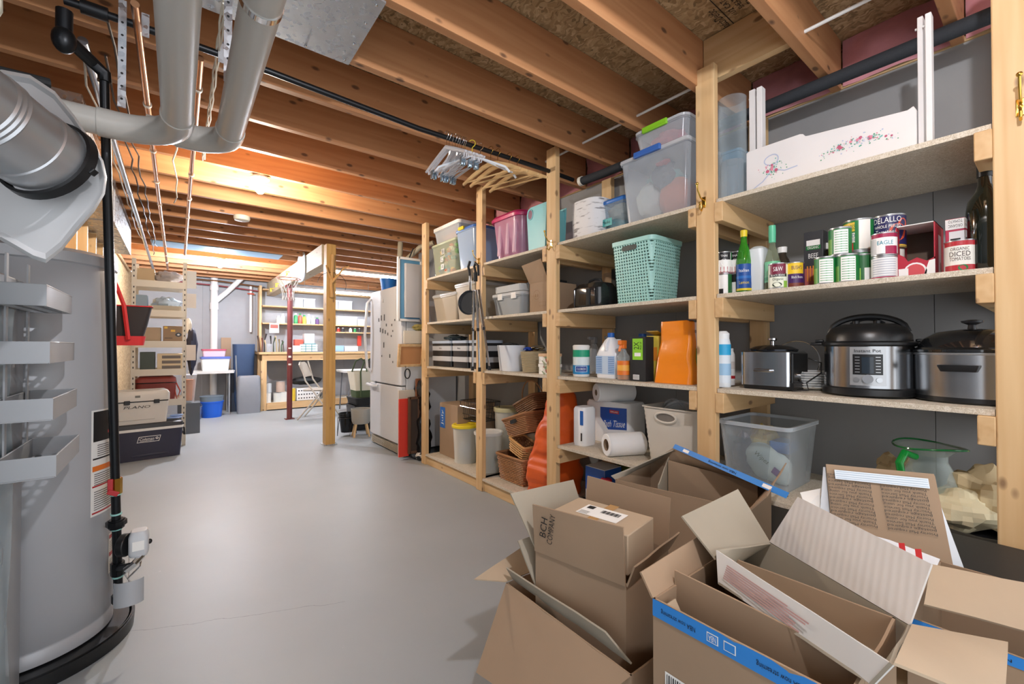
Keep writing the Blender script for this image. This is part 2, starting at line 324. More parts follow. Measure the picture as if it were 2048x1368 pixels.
for a, b_ in ((-.6, .35), (.35, 1.17), (1.17, 2.0), (2.0, 2.8), (2.8, 3.75)): m.b2((a+.001, 9.42, 0), (b_-.001, 9.47, 2.61))
struct('wall_back', m, WALLG, smooth=False)
m = M(); m.b2((-.66, 3.0, 0), (-.6, 9.42, 2.377)); struct('wall_left', m, OSB)
struct('wall_heater_side', M().b2((-2.6, -1.0, 0), (-2.55, 9.4, 2.6)), WALLG)
struct('ceiling', M().b2((-2.6, -1.7, 2.614), (3.8, 9.6, 2.635)), OSB)
PINK = flat('D4949C', .95, name='fibreglass_insulation', bump=1, bs=14, var=.35)
m = M(); 
for k, y in enumerate(JY_):
    if -.7 < y < 4.9: 
        ring = []
        for i in range(9):
            for j in (0,): pass
        nu, nv = 10, 6; vs = []
        for i in range(nv+1):
            for j in range(nu+1):
                yy = y+.022+(.362)*j/nu; zz = 2.395+.218*i/nv
                vs.append((2.50-.05*sin(pi*j/nu)*sin(pi*i/nv)-.02*noise.noise(Vector((yy*14, zz*14, k))), yy, zz))
        m.add(vs, [(i*(nu+1)+j, i*(nu+1)+j+1, (i+1)*(nu+1)+j+1, (i+1)*(nu+1)+j) for i in range(nv) for j in range(nu)])
struct('trim_1', m, PINK)['label'] = 'pink insulation batts at the rim'
struct('trim_2', M().b2((XW-.01, -1, 2.39), (2.62, 5.19, 2.41)).b2((2.60, -1, 2.41), (2.64, 5.19, 2.614)), PY)
# joists --------------------------------------------------------------
ORD = 'first second third fourth fifth sixth seventh eighth ninth tenth eleventh twelfth thirteenth fourteenth fifteenth sixteenth seventeenth eighteenth nineteenth twentieth twenty-first twenty-second twenty-third twenty-fourth twenty-fifth twenty-sixth twenty-seventh twenty-eighth'.split()
n = 0
for y in JY_:
    if y > 9.3: continue
    m = M().b2((-2.5, y-.019, ZJ), (2.49 if y < 5.2 else 3.69, y+.019, 2.612))
    o = obj('ceiling_joist', m, JX, bev=.002)
    if y < .3: tag(o, 'fir ceiling joist overhead nearest the camera, above the foreground cartons', 'joist', 'joists outside the top of the photo')
    else:
        tag(o, 'fir ceiling joist, %s in line counting back from the pantry shelves' % ORD[n], 'joist', 'ceiling joists'); n += 1
for x, y0, lb in ((1.97, .677, 'over the pantry shelf post'), (2.05, 2.295, 'beside the hanger rod end')):
    tag(obj('joist_blocking', M().b2((x, y0, 2.40), (x+.038, y0+.362, 2.61)), PY), 'short wood blocking between two joists '+lb, 'blocking')
# printed stamp on the sheathing
m = M()
text(m, 'PotlatchDeltic', (1.92, .93, 2.6135), .20, .035, (-1, 0, 0), (0, 1, 0)); rect(m, (1.86, .90, 2.6135), (-1, 0, 0), (0, 1, 0), .30, .004)
for k, s in enumerate(('1/2 CAT. PS 2-10', 'SHEATHING SPAN', 'EXPOSURE 1')): text(m, s, (1.80, .87-.035*k, 2.6135), .22, .022, (-1, 0, 0), (0, 1, 0))
tag(obj('stamped_lettering', m, INK, smooth=False), 'black stamped lettering on the floor sheathing near the shelf post', 'lettering')
# beam + posts --------------------------------------------------------
o = obj('main_beam', M().b2((1.35, 5.42, 2.135), (1.49, 9.41, 2.377)), wood('CDBFA6', 'B09E80', 'y', 'beam_wood'), bev=.003); tag(o, 'long glued wood beam carrying the joists towards the back wall', 'beam')
t = thing('beam_post', 'square yellowish treated wood post holding up the near end of the beam', 'post', (1.42, 5.34, 0))
TREAT = wood('D0A868', 'A88045', 'z', 'treated_pine')
obj('post', M().box((0, 0, 1.18), (.105, .14, 2.36)), TREAT, t, bev=.004)
obj('metal_base', M().box((0, 0, .006), (.15, .155, .012)), GALV, t)
t = thing('steel_column', 'slim dark red steel column under the beam before the workbench', 'column', (1.42, 7.6, 0))
RUST = flat('6E3433', .45, .2, name='red_oxide')
obj('pipe', M().lathe([(.04, .01), (.04, 2.10)], 20), RUST, t); obj('base_plate', M().box((0, 0, .005), (.13, .13, .01)), RUST, t); obj('top_plate', M().box((0, 0, 2.118), (.14, .14, .03)), RUST, t)
m = M()
for z, w_ in ((1.12, .02), (.98, .03), (.86, .025)): cpatch(m, .04, R(230), R(290), z, z+w_)
obj('sticker', m, OFFW, t)
tag(obj('pex_line', M().tube([(at(1620, 58, Z=2.44).x, -.3, 2.44), (at(1620, 58, Z=2.44).x, 2.2, 2.44)], .007, 8), flat('E6E6E4', .4, name='pex_white')), 'thin white water line threaded through the joists above the shelving', 'pipe')
tag(obj('joist_cover', M().b2((-.25, 6.37, 2.366), (1.1, 6.71, 2.374)), flat('8FB4D0', .4, .3, name='blue_foil')), 'bluish sheet metal cover across two far joists near the back bulb', 'metal panel')
# ---- light bulbs
for x, y, k in BULB_XY:
    lb = dict(near='bare bulb in a white holder on the joist above the camera', mid='bare glowing bulb in a round white holder on the joists midway down the aisle', far='bare bulb glowing cool white near the back wall')[k]
    t = thing('ceiling_bulb', lb, 'light bulb', (x, y, ZJ), group='ceiling bulbs')
    obj('junction_box', M().lathe([(.05, -.012), (.05, 0)], 20), GALV, t)
    obj('lamp_holder', M().lathe([(.062, -.013), (.06, -.022), (.03, -.03), (.024, -.055), (.018, -.056)], 24), flat('F4F2EE', .25, name='porcelain'), t)
    col, e = {'near': ('FAFAFF', BULB_K['near']), 'mid': ('FFF0DC', BULB_K['mid']), 'far': ('F1F4FF', BULB_K['far'])}[k]
    obj('bulb', M().lathe([(.013, -.056), (.014, -.066), (.024, -.082), (.030, -.098), (.027, -.113), (.016, -.125), (.003, -.129)], 20), emis(col, e, 'bulb_'+k), t)
t = thing('smoke_detector', 'round white detector on the joists behind the middle bulb', 'smoke detector', (at(481, 438, Z=ZJ).x, 4.72, ZJ))
obj('housing', M().lathe([(.065, 0), (.068, -.02), (.06, -.04), (.03, -.045)], 24), OFFW, t)
# ================================================================== the wooden shelving wall
SH = thing('wooden_shelving', 'long floor-to-ceiling pine shelving of posts and particle board down the right side', 'shelving', (0, 0, 0))
PP = []
for fr, rr, top in ((2120, 1990, 2.45), (1437, 1393, 2.45), (1121.5, 1093, 2.45), (972, 952, 2.45), (858.5, 843, 2.375)):
    yf = at(rr, 700, X=XS).y
    yn = yf-.089
    PP.append((yn, yf)); obj('post', M().b2((XS, yn, 0), (XS+.038, yf, top)), PZ, SH, bev=.004)
    obj('post', M().b2((2.47, yn, 0), (2.508, yf, 2.38)), PZ, SH, bev=.003)
ZS = [1.823, 1.39, .962, .52, .105]
B4, B3, B2, B1 = (PP[0][1], PP[1][0]), (PP[1][1], PP[2][0]), (PP[2][1], PP[3][0]), (PP[3][1], PP[4][0])
for bi, (ya, yb) in enumerate((B4, B3, B2, B1)):
    for k, z in enumerate(ZS):
        if k == 3 and bi > 1: continue
        if k < 4:
            obj('shelf_board', M().b2((XS+.012, ya+.002, z-.019), (2.505, yb-.002, z)), PARTB, SH, bev=.001)
            for yy in (ya+.019, yb-.019):
                obj('cleat', M().b2((XS-.004, yy-.019, z-.108), (2.469, yy+.019, z-.0195)), PX, SH, bev=.003)
        else:
            obj('shelf_board', M().b2((XS+.002, ya+.001, z-.019), (2.505, yb-.001, z)), PARTB, SH, bev=.001)
            obj('kick_board', M().b2((XS+.02, ya-.002, 0), (XS+.056, yb+.002, .085)), PY, SH, bev=.003)
def coat_hook(loc, label, rz=0, m_=BRASS):
    t = thing('coat_hook', label, 'hook', loc, rz)
    obj('plate', M().box((-.002, 0, 0), (.004, .02, .05)), m_, t, bev=.002)
    obj('upper_prong', M().tube([(-.004, 0, .01), (-.03, 0, .015), (-.055, 0, .045), (-.06, 0, .07)], .0035, 8).blob((-.06, 0, .073), (.007, .007, .007), amp=0), m_, t)
    obj('lower_prong', M().tube([(-.004, 0, -.012)]+[(-.022-.018*sin(a), 0, -.025-.018*cos(a)+.0) for a in (0, .8, 1.6, 2.4)], .0035, 8).blob((-.036, 0, -.010), (.006, .006, .006), amp=0), m_, t)
    return t
def ph(px, py): p = at(px, py, X=XS); return (XS-.0005, p.y, p.z)
coat_hook(ph(1408, 405), 'brass double hook on the wide post between the sterilite bins and vase'.replace('sterilite ', 'clear '))
coat_hook(ph(1103, 488), 'brass double hook on the post beside the teal tub')
coat_hook(ph(2042, 215), 'large brass double hook on the rightmost post')
coat_hook(ph(958, 522), 'brass double hook carrying the hanging pan')
# ================================================================== water heater corner
HC, HR = Vector((-.44, 2.40)), .24
def az(px, py, C=HC, r=HR):
    o = Vector((0, 0)); a = at(px, py, D=1); dr = Vector((a.x, a.y)); L = dr.length; dr /= L
    b = dr.dot(C); d2 = C.length_squared-b*b; s = b-sqrt(max(0, r*r-d2)); p = dr*s
    return atan2(p.y-C.y, p.x-C.x), CAMH+(a.z-CAMH)*s/L
HEAT = flat('B4B7BC', .38, .15, name='heater_enamel', var=.03)
t = thing('water_heater', 'tall light grey tank water heater with warning labels', 'water heater', (HC.x, HC.y, .05))
obj('tank', M().lathe([(HR-.01, .0), (HR, .005), (HR, .045), (HR-.004, .05), (HR-.004, .06), (HR, .065), (HR, 1.40), (HR-.004, 1.405), (HR+.003, 1.41), (HR+.003, 1.445), (HR-.02, 1.46), (.04, 1.475)], 72), HEAT, t, ang=50)
def lab(px0, px1, y0, y1, name, rows, **k):
    a0, z1 = az(px0, y0); a1, _ = az(px1, y0); _, z0 = az(px0, y1); m = M(); z0 -= .05; z1 -= .05
    cpatch(m, HR, a0, a1, z0, z1, 0); H = z1-z0
    for (f0, f1, mi, ins) in rows:
        da = (a1-a0)*ins; cpatch(m, HR, a0+da, a1-da, z0+H*f0, z0+H*f1, mi, lift=.0008+.0002*mi)
    return m, a0, a1, z0, H
m, a0, a1, z0, H = lab(183, 226, 822, 1035, 'l', [(.70, .985, 2, .06), (.73, .93, 0, .12), (.935, .975, 1, .06), (.53, .545, 2, .05), (.42, .47, 3, .04), (.27, .285, 1, .04), (.02, .035, 1, .04)]+[(.055+.021*k, .061+.021*k, 2, .1) for k in range(9)]+[(.29+.02*k, .296+.02*k, 2, .1) for k in range(6)]+[(.56+.02*k, .566+.02*k, 2, .2) for k in range(6)])
for dx, dz, r_ in ((.35, .86, .006), (.48, .865, .005), (.62, .87, .007)):
    a = a0+(a1-a0)*dx; cpatch(m, HR, a-.02, a+.02, z0+H*dz-r_, z0+H*dz+r_, 2, lift=.0018, n=3)
cpatch(m, HR, a0+(a1-a0)*.62, a0+(a1-a0)*.8, z0+H*.76, z0+H*.79, 1, lift=.0018, n=3)
LAB = [PAPER, RED, INK, ORNG]
obj('warning_label', m, LAB, t)['label'] = 'tall white warning label with red and orange bands'
m, a0, a1, z0, H = lab(217, 229, 1068, 1147, 'l', [(.86, .95, 1, .05), (.42, .52, 1, .05)]+[(.05+.045*k, .06+.045*k, 2, .1) for k in range(7)]+[(.55+.045*k, .56+.045*k, 2, .1) for k in range(6)])
obj('warning_label', m, LAB, t)
aF = az(232, 1180)[0]
m = M()
rings = [[( (HR+.004+e)*cos(aF-.15+.30*k/8), (HR+.004+e)*sin(aF-.15+.30*k/8), z) for k in range(9)] for z, e in ((.06, 0), (.07, .045), (.24, .045), (.25, 0))]
m.loft(rings, False, False, closed=False)
obj('burner_door', m, HEAT, t)
t = thing('drain_pan', 'round black plastic drain pan under the water heater', 'drain pan', (HC.x, HC.y, 0))
obj('pan', M().lathe([(.285, 0), (.298, .055), (.302, .055), (.302, .05), (.308, .05), (.305, 0)], 64, c1=False, c0=False).lathe([(.29, .001), (.29, .048)], 64), BLK, t)
# gas pipe
GX = lambda z: Vector((-.175-.045*(z-.12)/2.03, 2.30-.13*(z-.12)/2.03, z))
t = thing('gas_pipe', 'black iron gas pipe dropping beside the water heater with a red valve handle', 'pipe', (-.18, 2.29, 0))
def rel(p, o): return Vector(p)-o.location
m = M().cyl(rel(GX(.14), t), rel(GX(2.13), t), .0145, 14); obj('riser', m, IRON, t)
def zy(py, px=240): return at(px, py, D=1.71).z
m = M()
for y, r_, h in ((1040, .024, .035), (1130, .022, .05), (1190, .022, .03)):
    z = zy(y); m.cyl(rel(GX(z-h/2), t), rel(GX(z+h/2), t), r_, 8)
m.cyl(rel(GX(zy(1040)-.006), t), rel(GX(zy(1040)+.012), t), .032, 8)
z = zy(1130); p = GX(z); q = Vector((-.14, 2.20, z+.03)); m.tube([rel(p, t), rel((p+q)/2, t), rel(q, t)], .014, 10)
obj('fitting', m, IRON, t)
m = M()
for y in (983, 1022, 1052, 1122, 1148): z = zy(y); m.cyl(rel(GX(z), t), rel(GX(z+.006), t), .0175, 12)
obj('thread_tape', m, flat('9FD8D2', .5, name='sealant'), t)
z = zy(965); p = rel(GX(z), t); m = M().cyl(p+Vector((0, 0, -.03)), p+Vector((0, 0, .03)), .021, 8); obj('valve_body', m, BRASS, t)
m = M().box(p+Vector((-.012, -.03, .01)), (.016, .008, .05)).box(p+Vector((-.004, -.035, -.018)), (.034, .006, .018), ry=.5); obj('valve_handle', m, RED, t, bev=.002)['label'] = 'red lever handle'
p = GX(2.13); m = M().tube([rel(p, t), rel(p+Vector((0, 0, .03)), t), rel(p+Vector((-.03, -.01, .055)), t), rel((-.30, 2.08, 2.20), t)], .021, 10).blob(rel((-.31, 2.07, 2.19), t), (.032, .032, .045), amp=0).cyl(rel((-.31, 2.07, 2.19), t), rel((-.31, 2.07, 2.29), t), .022, 12)
obj('elbow', m, IRON, t)
t = thing('gas_control_valve', 'white and black gas control valve low on the water heater', 'gas valve', tuple(at(278, 1085, D=1.66)))
obj('body', M().loft([rrect(.05, .06, .012, -.045), rrect(.06, .075, .015, -.03), rrect(.06, .075, .015, .03), rrect(.045, .05, .012, .05)]), flat('C9CCD0', .35, name='valve_gray'), t, bev=.002)
obj('knob', M().cyl((-.03, 0, 0), (-.052, .01, 0), .042, 20), BLK, t, bev=.003)
obj('label_plate', rect(M(), (.0, -.0378, .0), (1, 0, 0), (0, 0, 1), .035, .035), PAPER, t)
obj('button', M().blob((.032, -.01, .0), (.008, .008, .01), amp=0), BLK, t)
m = M().tube([(.0, -.02, -.045), (-.005, -.03, -.07), (-.04, -.02, -.10), (-.03, .0, -.13)], .003, 6).tube([(.01, -.02, -.045), (.005, -.03, -.08), (-.03, -.02, -.12), (-.02, .0, -.15)], .003, 6).tube([(.01, -.02, -.045), (-.01, -.045, -.06), (-.035, -.04, -.08)], .012, 8)
obj('tube', m, CHROME, t)
p = at(258, 1182, D=1.62); t = thing('burner_cover', 'curved silver-grey burner cover plate below the gas valve', 'cover plate', (p.x, p.y, p.z-.045)); obj('plate', M().loft([[(.045*sin(a)+.0, -.03*cos(a), z) for a in [-1.3+.26*k for k in range(11)]]+[(.042*sin(a), -.026*cos(a), z) for a in [1.3-.26*k for k in range(11)]] for z in (0, .09)]), HEAT, t)
# furnace cabinet and the hanging basket rack
CAB = flat('9DA1A6', .35, .3, name='cabinet_metal')
t = thing('furnace_cabinet', 'grey metal furnace cabinet at the left edge of the photo', 'furnace', (-.72, 1.60, 0))
obj('casing', M().box((0, 0, .68), (.66, .92, 1.36)), CAB, t, bev=.006)
obj('seam', M().box((.331, .20, .66), (.004, .012, 1.25)).box((.331, -.1, .9), (.004, .5, .01)), DKGRAY, t)
obj('clear_sheet', M().loft([[(.335+.006*sin(j*1.7+z*9), -.3+.62*j/12, z) for j in range(13)] for z in (.15, .35, .55, .8, 1.0, 1.2, 1.33)], False, False, closed=False), clear((215, 235, 245), .35, .15, 'poly_sheet'), t)['label'] = 'translucent plastic sheet'
t = thing('basket_rack', 'hanging grey metal rack with four open baskets on the furnace side', 'rack', (-.375, 1.89, 0))
BK = flat('A3A6AA', .4, .25, name='basket_metal')
obj('strap', M().box((.002, .12, 1.10), (.004, .02, .62)), BK, t); obj('strap', M().box((.002, -.10, 1.10), (.004, .02, .62)), BK, t)
for zt in (.85, 1.007, 1.163, 1.32):
    m = M(); m.mx = Matrix.Translation((-.022*(zt-.85)/.47, 0, 0)); z0, x1, y0, y1, h = zt-.058, .112, -.18, .18, .058
    m.box((x1, 0, zt-h/2), (.0025, .36, h)).box((.004, 0, zt-h/2), (.0025, .36, h)).box((x1/2+.002, y1, zt-h/2), (x1, .0025, h)).box((x1/2+.002, y0, zt-h/2), (x1, .0025, h))
    for k in range(10): m.box((x1/2, y0+.36*(k+.0)/9, z0+.001), (x1, .012, .002))
    for k in range(3): m.box((.02+.038*k, 0, z0+.001), (.014, .36, .002))
    m.tube([(.004, y0, zt), (x1, y0, zt), (x1, y1, zt), (.004, y1, zt)], .0022, 6, closed=True)
    obj('basket', m, BK, t, smooth=False)
# white duct boot with the silver duct
a = at(-38, 225, D=.80); b = at(102, 325, D=.93); ax = (b-a).normalized()
t = thing('duct_boot', 'big white moulded duct housing at the upper left with a pointed lower lip', 'duct housing', tuple(b)); q = Vector((0, 0, 1)).rotation_difference(ax)
t.rotation_mode = 'QUATERNION'; t.rotation_quaternion = q
WB = flat('D6D8DA', .4, name='moulded_white', var=.02)
iq = q.inverted()
OUT = [(-70, 150), (3, 139), (60, 150), (110, 183), (150, 232), (185, 285), (207, 322), (214, 355), (210, 388), (190, 422), (155, 462), (125, 500), (92, 526), (66, 518), (30, 497), (0, 480), (-70, 470)]
def hring(D, k, dx=0, dy=0): return [iq @ (at(82+(x-82)*k+dx, 335+(y-335)*k+dy, D=D)-b) for x, y in OUT]
m = M().loft([hring(.955, .90), hring(.945, .96), hring(.955, 1.0), hring(1.0, 1.0), hring(1.10, .90, -4, -8), hring(1.16, .6, -10, -20)])
obj('housing', m, WB, t, ang=28)
obj('collar', M().lathe([(.086, -.02), (.092, -.018), (.094, .0), (.086, .004)], 40, c0=False, c1=False), BLK, t)
obj('screw_tab', M().box(tuple(iq @ (at(184, 343, D=.93)-b)), (.014, .014, .014)), BLK, t, bev=.002)
t = thing('silver_duct', 'round ribbed galvanised duct entering the white housing', 'duct', tuple(a)); t.rotation_mode = 'QUATERNION'; t.rotation_quaternion = q
L = (b-a).length-.015; m = M(); prof = [(.080, -.35), (.080, -.02)]
for k in range(3): prof += [(.080, -.02+.010*k), (.083, -.016+.010*k), (.080, -.012+.010*k)]
prof += [(.080, L*.6), (.083, L*.62), (.083, L-.01), (.080, L)]
obj('duct', m.lathe(prof, 48, c0=False, c1=False), flat('BFC2C6', .32, .7, name='duct_metal', var=.15), t)
# black rod (gas line) across under the joists with hangers
t = thing('iron_rod', 'long black iron pipe strapped across under the joists, hangers on its right end', 'pipe', (0, 2.06, 2.31))
obj('pipe', M().tube([(-.31, .0, .01), (.3, .0, .01), (1.0, .03, 0), (1.86, .0, -.005), (2.14, .0, -.01)], .0135, 14), IRON, t)
obj('coupling', M().cyl((-.27, 0, .01), (-.20, 0, .01), .023, 12), IRON, t)
for x in (-.10, .13): obj('strap', M().box((x, -.016, .012), (.022, .003, .085)).box((x, 0, .045), (.022, .034, .003)), GALV, t)
t = thing('foam_insulated_pipe', 'pipe in thick black foam insulation running along the top of the wall', 'pipe', (2.3, 1.1, 2.343))
obj('foam', M().tube([(0, -1.15, 0), (0, .85, 0), (-.02, 1.02, -.004)], .029, 20), flat('2B2E33', .8, name='foam', bump=.4, bs=150), t)
obj('clamp', M().cyl((-.02, 1.0, -.003), (-.02, 1.025, -.003), .033, 20), OFFW, t)
def run(name, label, cat, pts, r_, mat, grp=None, part=None):
    o = obj(name, M().tube(pts, r_, 10), mat); return tag(o, label, cat, grp)
t = thing('copper_pipe', 'copper water pipe under the joists between the two grey plastic vents, with white clips', 'pipe', (-.12, 1.9, 2.3))
obj('pipe', M().tube([(0, 0, 0), (0, 6.2, 0)], .0125, 12), COPPER, t)
for k in range(9): obj('clip', M().cyl((0, .75+.6*k, 0), (0, .765+.6*k, 0), .017, 12), OFFW, t)
t = thing('copper_pipe', 'copper water pipe under the joists below the right grey vent, rightmost of the pipe runs', 'pipe', (.065, 2.1, 2.3))
obj('pipe', M().tube([(0, 0, 0), (0, 4.6, 0)], .0125, 12), COPPER, t)
for k in range(7): obj('clip', M().cyl((0, .25+.6*k, 0), (0, .265+.6*k, 0), .017, 12), OFFW, t)
t = thing('steel_conduit', 'straight grey steel conduit, leftmost of the overhead pipe runs', 'conduit', (-.288, 2.25, 2.3))
obj('pipe', M().tube([(0, 0, 0), (0, 6.0, 0)], .0155, 12), flat('9EA2A8', .3, .8, name='conduit'), t)
for k in range(5): obj('clamp', M().cyl((0, .9+1.1*k, 0), (0, .92+1.1*k, 0), .02, 12), GALV, t)
def cable(x, y0, y1, seed, amp=.012, z=2.345, drop=0):
    rnd = random.Random(seed); n = int((y1-y0)/.2); P = []
    for k in range(n+1):
        f = k/n; P.append((x+rnd.uniform(-amp, amp), y0+(y1-y0)*f, z-drop*f*f-abs(sin(f*9))*.012))
    return P
CBL = flat('D9D4C6', .5, name='cable_white'); CBD = flat('4A4744', .5, name='cable_dark')
for nm, x, y0, y1, s, mt, lb in (('electric_cable', -.205, 2.1, 6.6, 3, CBD, 'thin dark electric cable stapled beside the grey conduit'), ('electric_cable', -.02, 2.2, 4.5, 5, CBL, 'cream electric cable hanging wavy between the two copper pipes'), ('electric_cable', -.325, 2.3, 6.2, 8, CBL, 'pale electric cable sagging left of the grey conduit'), ('electric_cable', -.24, 2.4, 7.2, 9, CBD, 'dark electric cable running close beside the right of the grey conduit')):
    tag(obj(nm, M().tube(cable(x, y0, y1, s), .0045, 6), mt), lb, 'cable')
m = M()
for k in range(3): m.tube([(.12+.008*cos(i*1.3+k*2.1), 1.75+.12*i, 2.33+.008*sin(i*1.3+k*2.1)) for i in range(14)], .0035, 6)
tag(obj('twisted_cable', m, CBL), 'twisted bundle of pale wires right of the rightmost copper pipe', 'cable')
# grey plastic vent pipes
def elbow_pipe(name, label, x, y, z, r_, xe, turn, y0=-.6):
    t = thing(name, label, 'vent pipe', (x, y, z)); c = turn
    P = [(0, y0-y, 0), (0, -c*1.0, 0)]; A = [(-c+c*cos(a), -c+c*sin(a), 0) for a in [pi/2*k/8 for k in range(9)]]
    obj('pipe', M().tube([(0, y0-y, 0), (0, -c-.02, 0)], r_, 24), PVC, t)
    obj('elbow', M().tube([(0, -c-.05, 0), (0, -c-.001, 0)]+A[1:-1]+[(-c, 0, 0), (-c-.05, 0, 0)], r_+.004, 24), PVC, t)
    obj('pipe', M().tube([(-c-.04, 0, 0), (xe-x, 0, 0)], r_, 24), PVC, t)
    obj('coupling', M().tube([(0, y0-y+1.35, 0), (0, y0-y+1.39, 0)], r_+.003, 24), PVC, t); return t
elbow_pipe('grey_vent_pipe', 'fat grey plastic vent pipe at the upper left, turning left in a wide elbow', -.005, 2.07, 1.94, .0445, -.95, .17)
t = elbow_pipe('grey_vent_pipe', 'fat grey plastic vent pipe with a metal band, right of its twin', .158, 2.165, 2.0, .046, -.10, .12)
obj('band', M().cyl((0, -.97, 0), (0, -.95, 0), .0485, 24), CHROME, t)['label'] = 'metal band'
for (x, y, z1, lb) in ((-.16, 2.02, 2.36, 'left'), (.12, 1.62, 2.36, 'right')):
    m = M().box((x, y, (z1+2.0)/2), (.022, .002, z1-1.98))
    for k in range(7): m.cyl((x, y-.0016, 2.02+.045*k), (x, y+.0016, 2.02+.045*k), .004, 8, mi=1)
    tag(obj('hanger_strap', m, [GALV, BLK]), 'perforated metal strap holding the %s grey vent pipe' % lb, 'strap')
# sheet metal
m = M().b2((-1.6, 1.462, 2.368), (.575, 1.886, 2.3755))
t = thing('joist_pan', 'galvanised sheet metal panel nailed across two joists', 'metal panel', (0, 0, 0)); obj('sheet', m, GALV, t)
m = M()
for x, y in [(.55, 1.49), (.55, 1.6), (.55, 1.74), (.55, 1.86), (.4, 1.87), (.2, 1.87), (0, 1.87), (.35, 1.478), (.1, 1.478)]: m.blob((x, y, 2.366), (.006, .006, .003), amp=0, nu=8, nv=4)
obj('screw', m, CHROME, t)
t = thing('air_duct', 'long rectangular galvanised duct trunk along the left wall under the joists', 'duct', (-.475, 4.2, 2.05))
obj('trunk', M().b2((-.11, -1.35, 0), (.11, 1.4, .30)), GALV, t, bev=.002)
obj('seam', M().b2((-.114, -.02, -.004), (.114, .02, .304)), GALV, t)
t = thing('air_duct', 'tilted galvanised furnace duct at the top left corner', 'duct', (-.84, 1.55, 1.70))
m = M().loft([[(-.3, -.35, 0), (.28, -.35, 0), (.28, .12, 0), (-.3, .12, 0)], [(-.5, -.3, .66), (.38, -.3, .66), (.38, .2, .66), (-.5, .2, .66)]]); obj('casing', m, GALV, t, bev=.003)
obj('flange', M().box((.295, .10, .3), (.02, .02, .62), ry=.12).box((.295, -.32, .3), (.02, .02, .62), ry=.12), GALV, t)
m = M().tube([(-.28, 1.35, 2.3), (-.255, 1.40, 2.1), (-.27, 1.42, 1.98), (-.36, 1.44, 1.9), (-.5, 1.45, 1.87)], .006, 8)
tag(obj('clear_tube', m, clear((235, 240, 235), .6, .2, 'vinyl_tube')), 'milky vinyl drain tube curving towards the duct', 'tube')
m = M().tube([(-.335, 1.55, 2.35), (-.345, 1.56, 2.1), (-.34, 1.55, 1.95), (-.38, 1.52, 1.80), (-.42, 1.50, 1.72)], .006, 8)
tag(obj('clear_tube', m, clear((235, 232, 215), .7, .2, 'vinyl_tube_y')), 'yellowed vinyl tube hanging down behind the white housing', 'tube')
m = M().tube([(-.72, 1.95, 1.98), (-.42, 1.97, 1.985), (-.33, 2.0, 2.0)], .015, 10); tag(obj('black_hose', m, BLKM), 'black hose crossing the duct behind the white housing', 'hose')
# left wall studs
for k, y in enumerate((3.05, 3.46, 3.87, 4.28, 4.69, 5.1, 5.5)):
    tag(obj('wall_stud', M().b2((-.60, y-.019, 0), (-.511, y+.019, 2.04)), PZ), 'bare pine stud of the left wall, mostly behind the heater', 'stud', 'left wall studs')
# ================================================================== things on the shelves
Z1, Z2, Z3, Z4, Z5 = ZS
NX, NY = (0, -1, 0), (0, 0, 1)           # reading direction / up on a face that looks at the aisle
def fr(L, C, yt, xf, zs):
    a, b = at(L, 700, X=xf).y, at(C, 700, X=xf).y; z = at((L+C)/2, yt, X=xf).z
    return (a+b)/2, a-b, z-zs
def ang_to_cam(x, y): return atan2(-y, -x)
def shell(m, d, w, h, tp=.88, r=.02, th=.003, mi=0, lip=.0, z0=0, nr=6):
    R_ = lambda k, z, e=0: rrect(d*k-2*e, w*k-2*e, r, z, nr)
    rings = [R_(tp, z0), R_(tp+(1-tp)*.5, z0+h*.5), R_(1, z0+h)]
    if lip: rings = rings[:-1]+[R_(1, z0+h-.012), R_(1, z0+h-.012, -lip), R_(1, z0+h, -lip)]
    rings += [R_(1, z0+h, th), R_(tp, z0+.004, th)]
    return m.loft(rings, True, True, mi)
def carton(t, d, w, h, mat, name='carton', bev=.0015): return obj(name, M().b2((-d/2, -w/2, 0), (d/2, w/2, h)), mat, t, bev=bev)
def sbin(name, label, cat, L, C, yt, xf, zs, depth, body, lid=None, tp=.86, lid_h=.02, latch=None, group=None, r=.02, rz=0, open_=False, cont=None, dx=0, cseed=1):
    yc, w, h = fr(L, C, yt, xf, zs); t = thing(name, label, cat, (xf+depth/2+dx, yc, zs+.0005), rz, group)
    hb = h-(lid_h*.7 if lid else 0); lip = .006
    obj('body', shell(M(), depth-2*lip, w-2*lip, hb, tp, r, .0025, lip=lip), body, t)
    if lid: obj('lid', M().loft([rrect(depth, w, r, hb-.004), rrect(depth+.006, w+.006, r, hb+.002), rrect(depth+.004, w+.004, r, hb+lid_h*.6), rrect(depth-.02, w-.02, r, hb+lid_h)]), lid, t)
    if latch:
        obj('latch', M().loft([rrect(.012, w*.38, .004, hb-.035), rrect(.016, w*.36, .006, hb-.012), rrect(.02, w*.34, .006, hb+lid_h+.004)][:3]), latch, t, bev=.001); LAST[0].location = (-depth/2-.004, 0, 0)
    if cont:
        for k, (c, nm, lb) in enumerate(cont):
            n = len(cont); o = obj(nm, M().blob((xf+depth/2+dx+(-.02 if k % 2 else .02)*depth*4*.3, yc+w*tp*(-.30+.6*(k+.5)/n), zs+.012+h*tp*.30*(1+.25*((k*7) % 3-1))), (depth*.27, w*.26/max(1, n/2.2), h*.28), seed=cseed+k, amp=.35, nu=20, nv=12), c)
            tag(o, lb, nm.replace('_', ' '))
    return t, yc, w, h
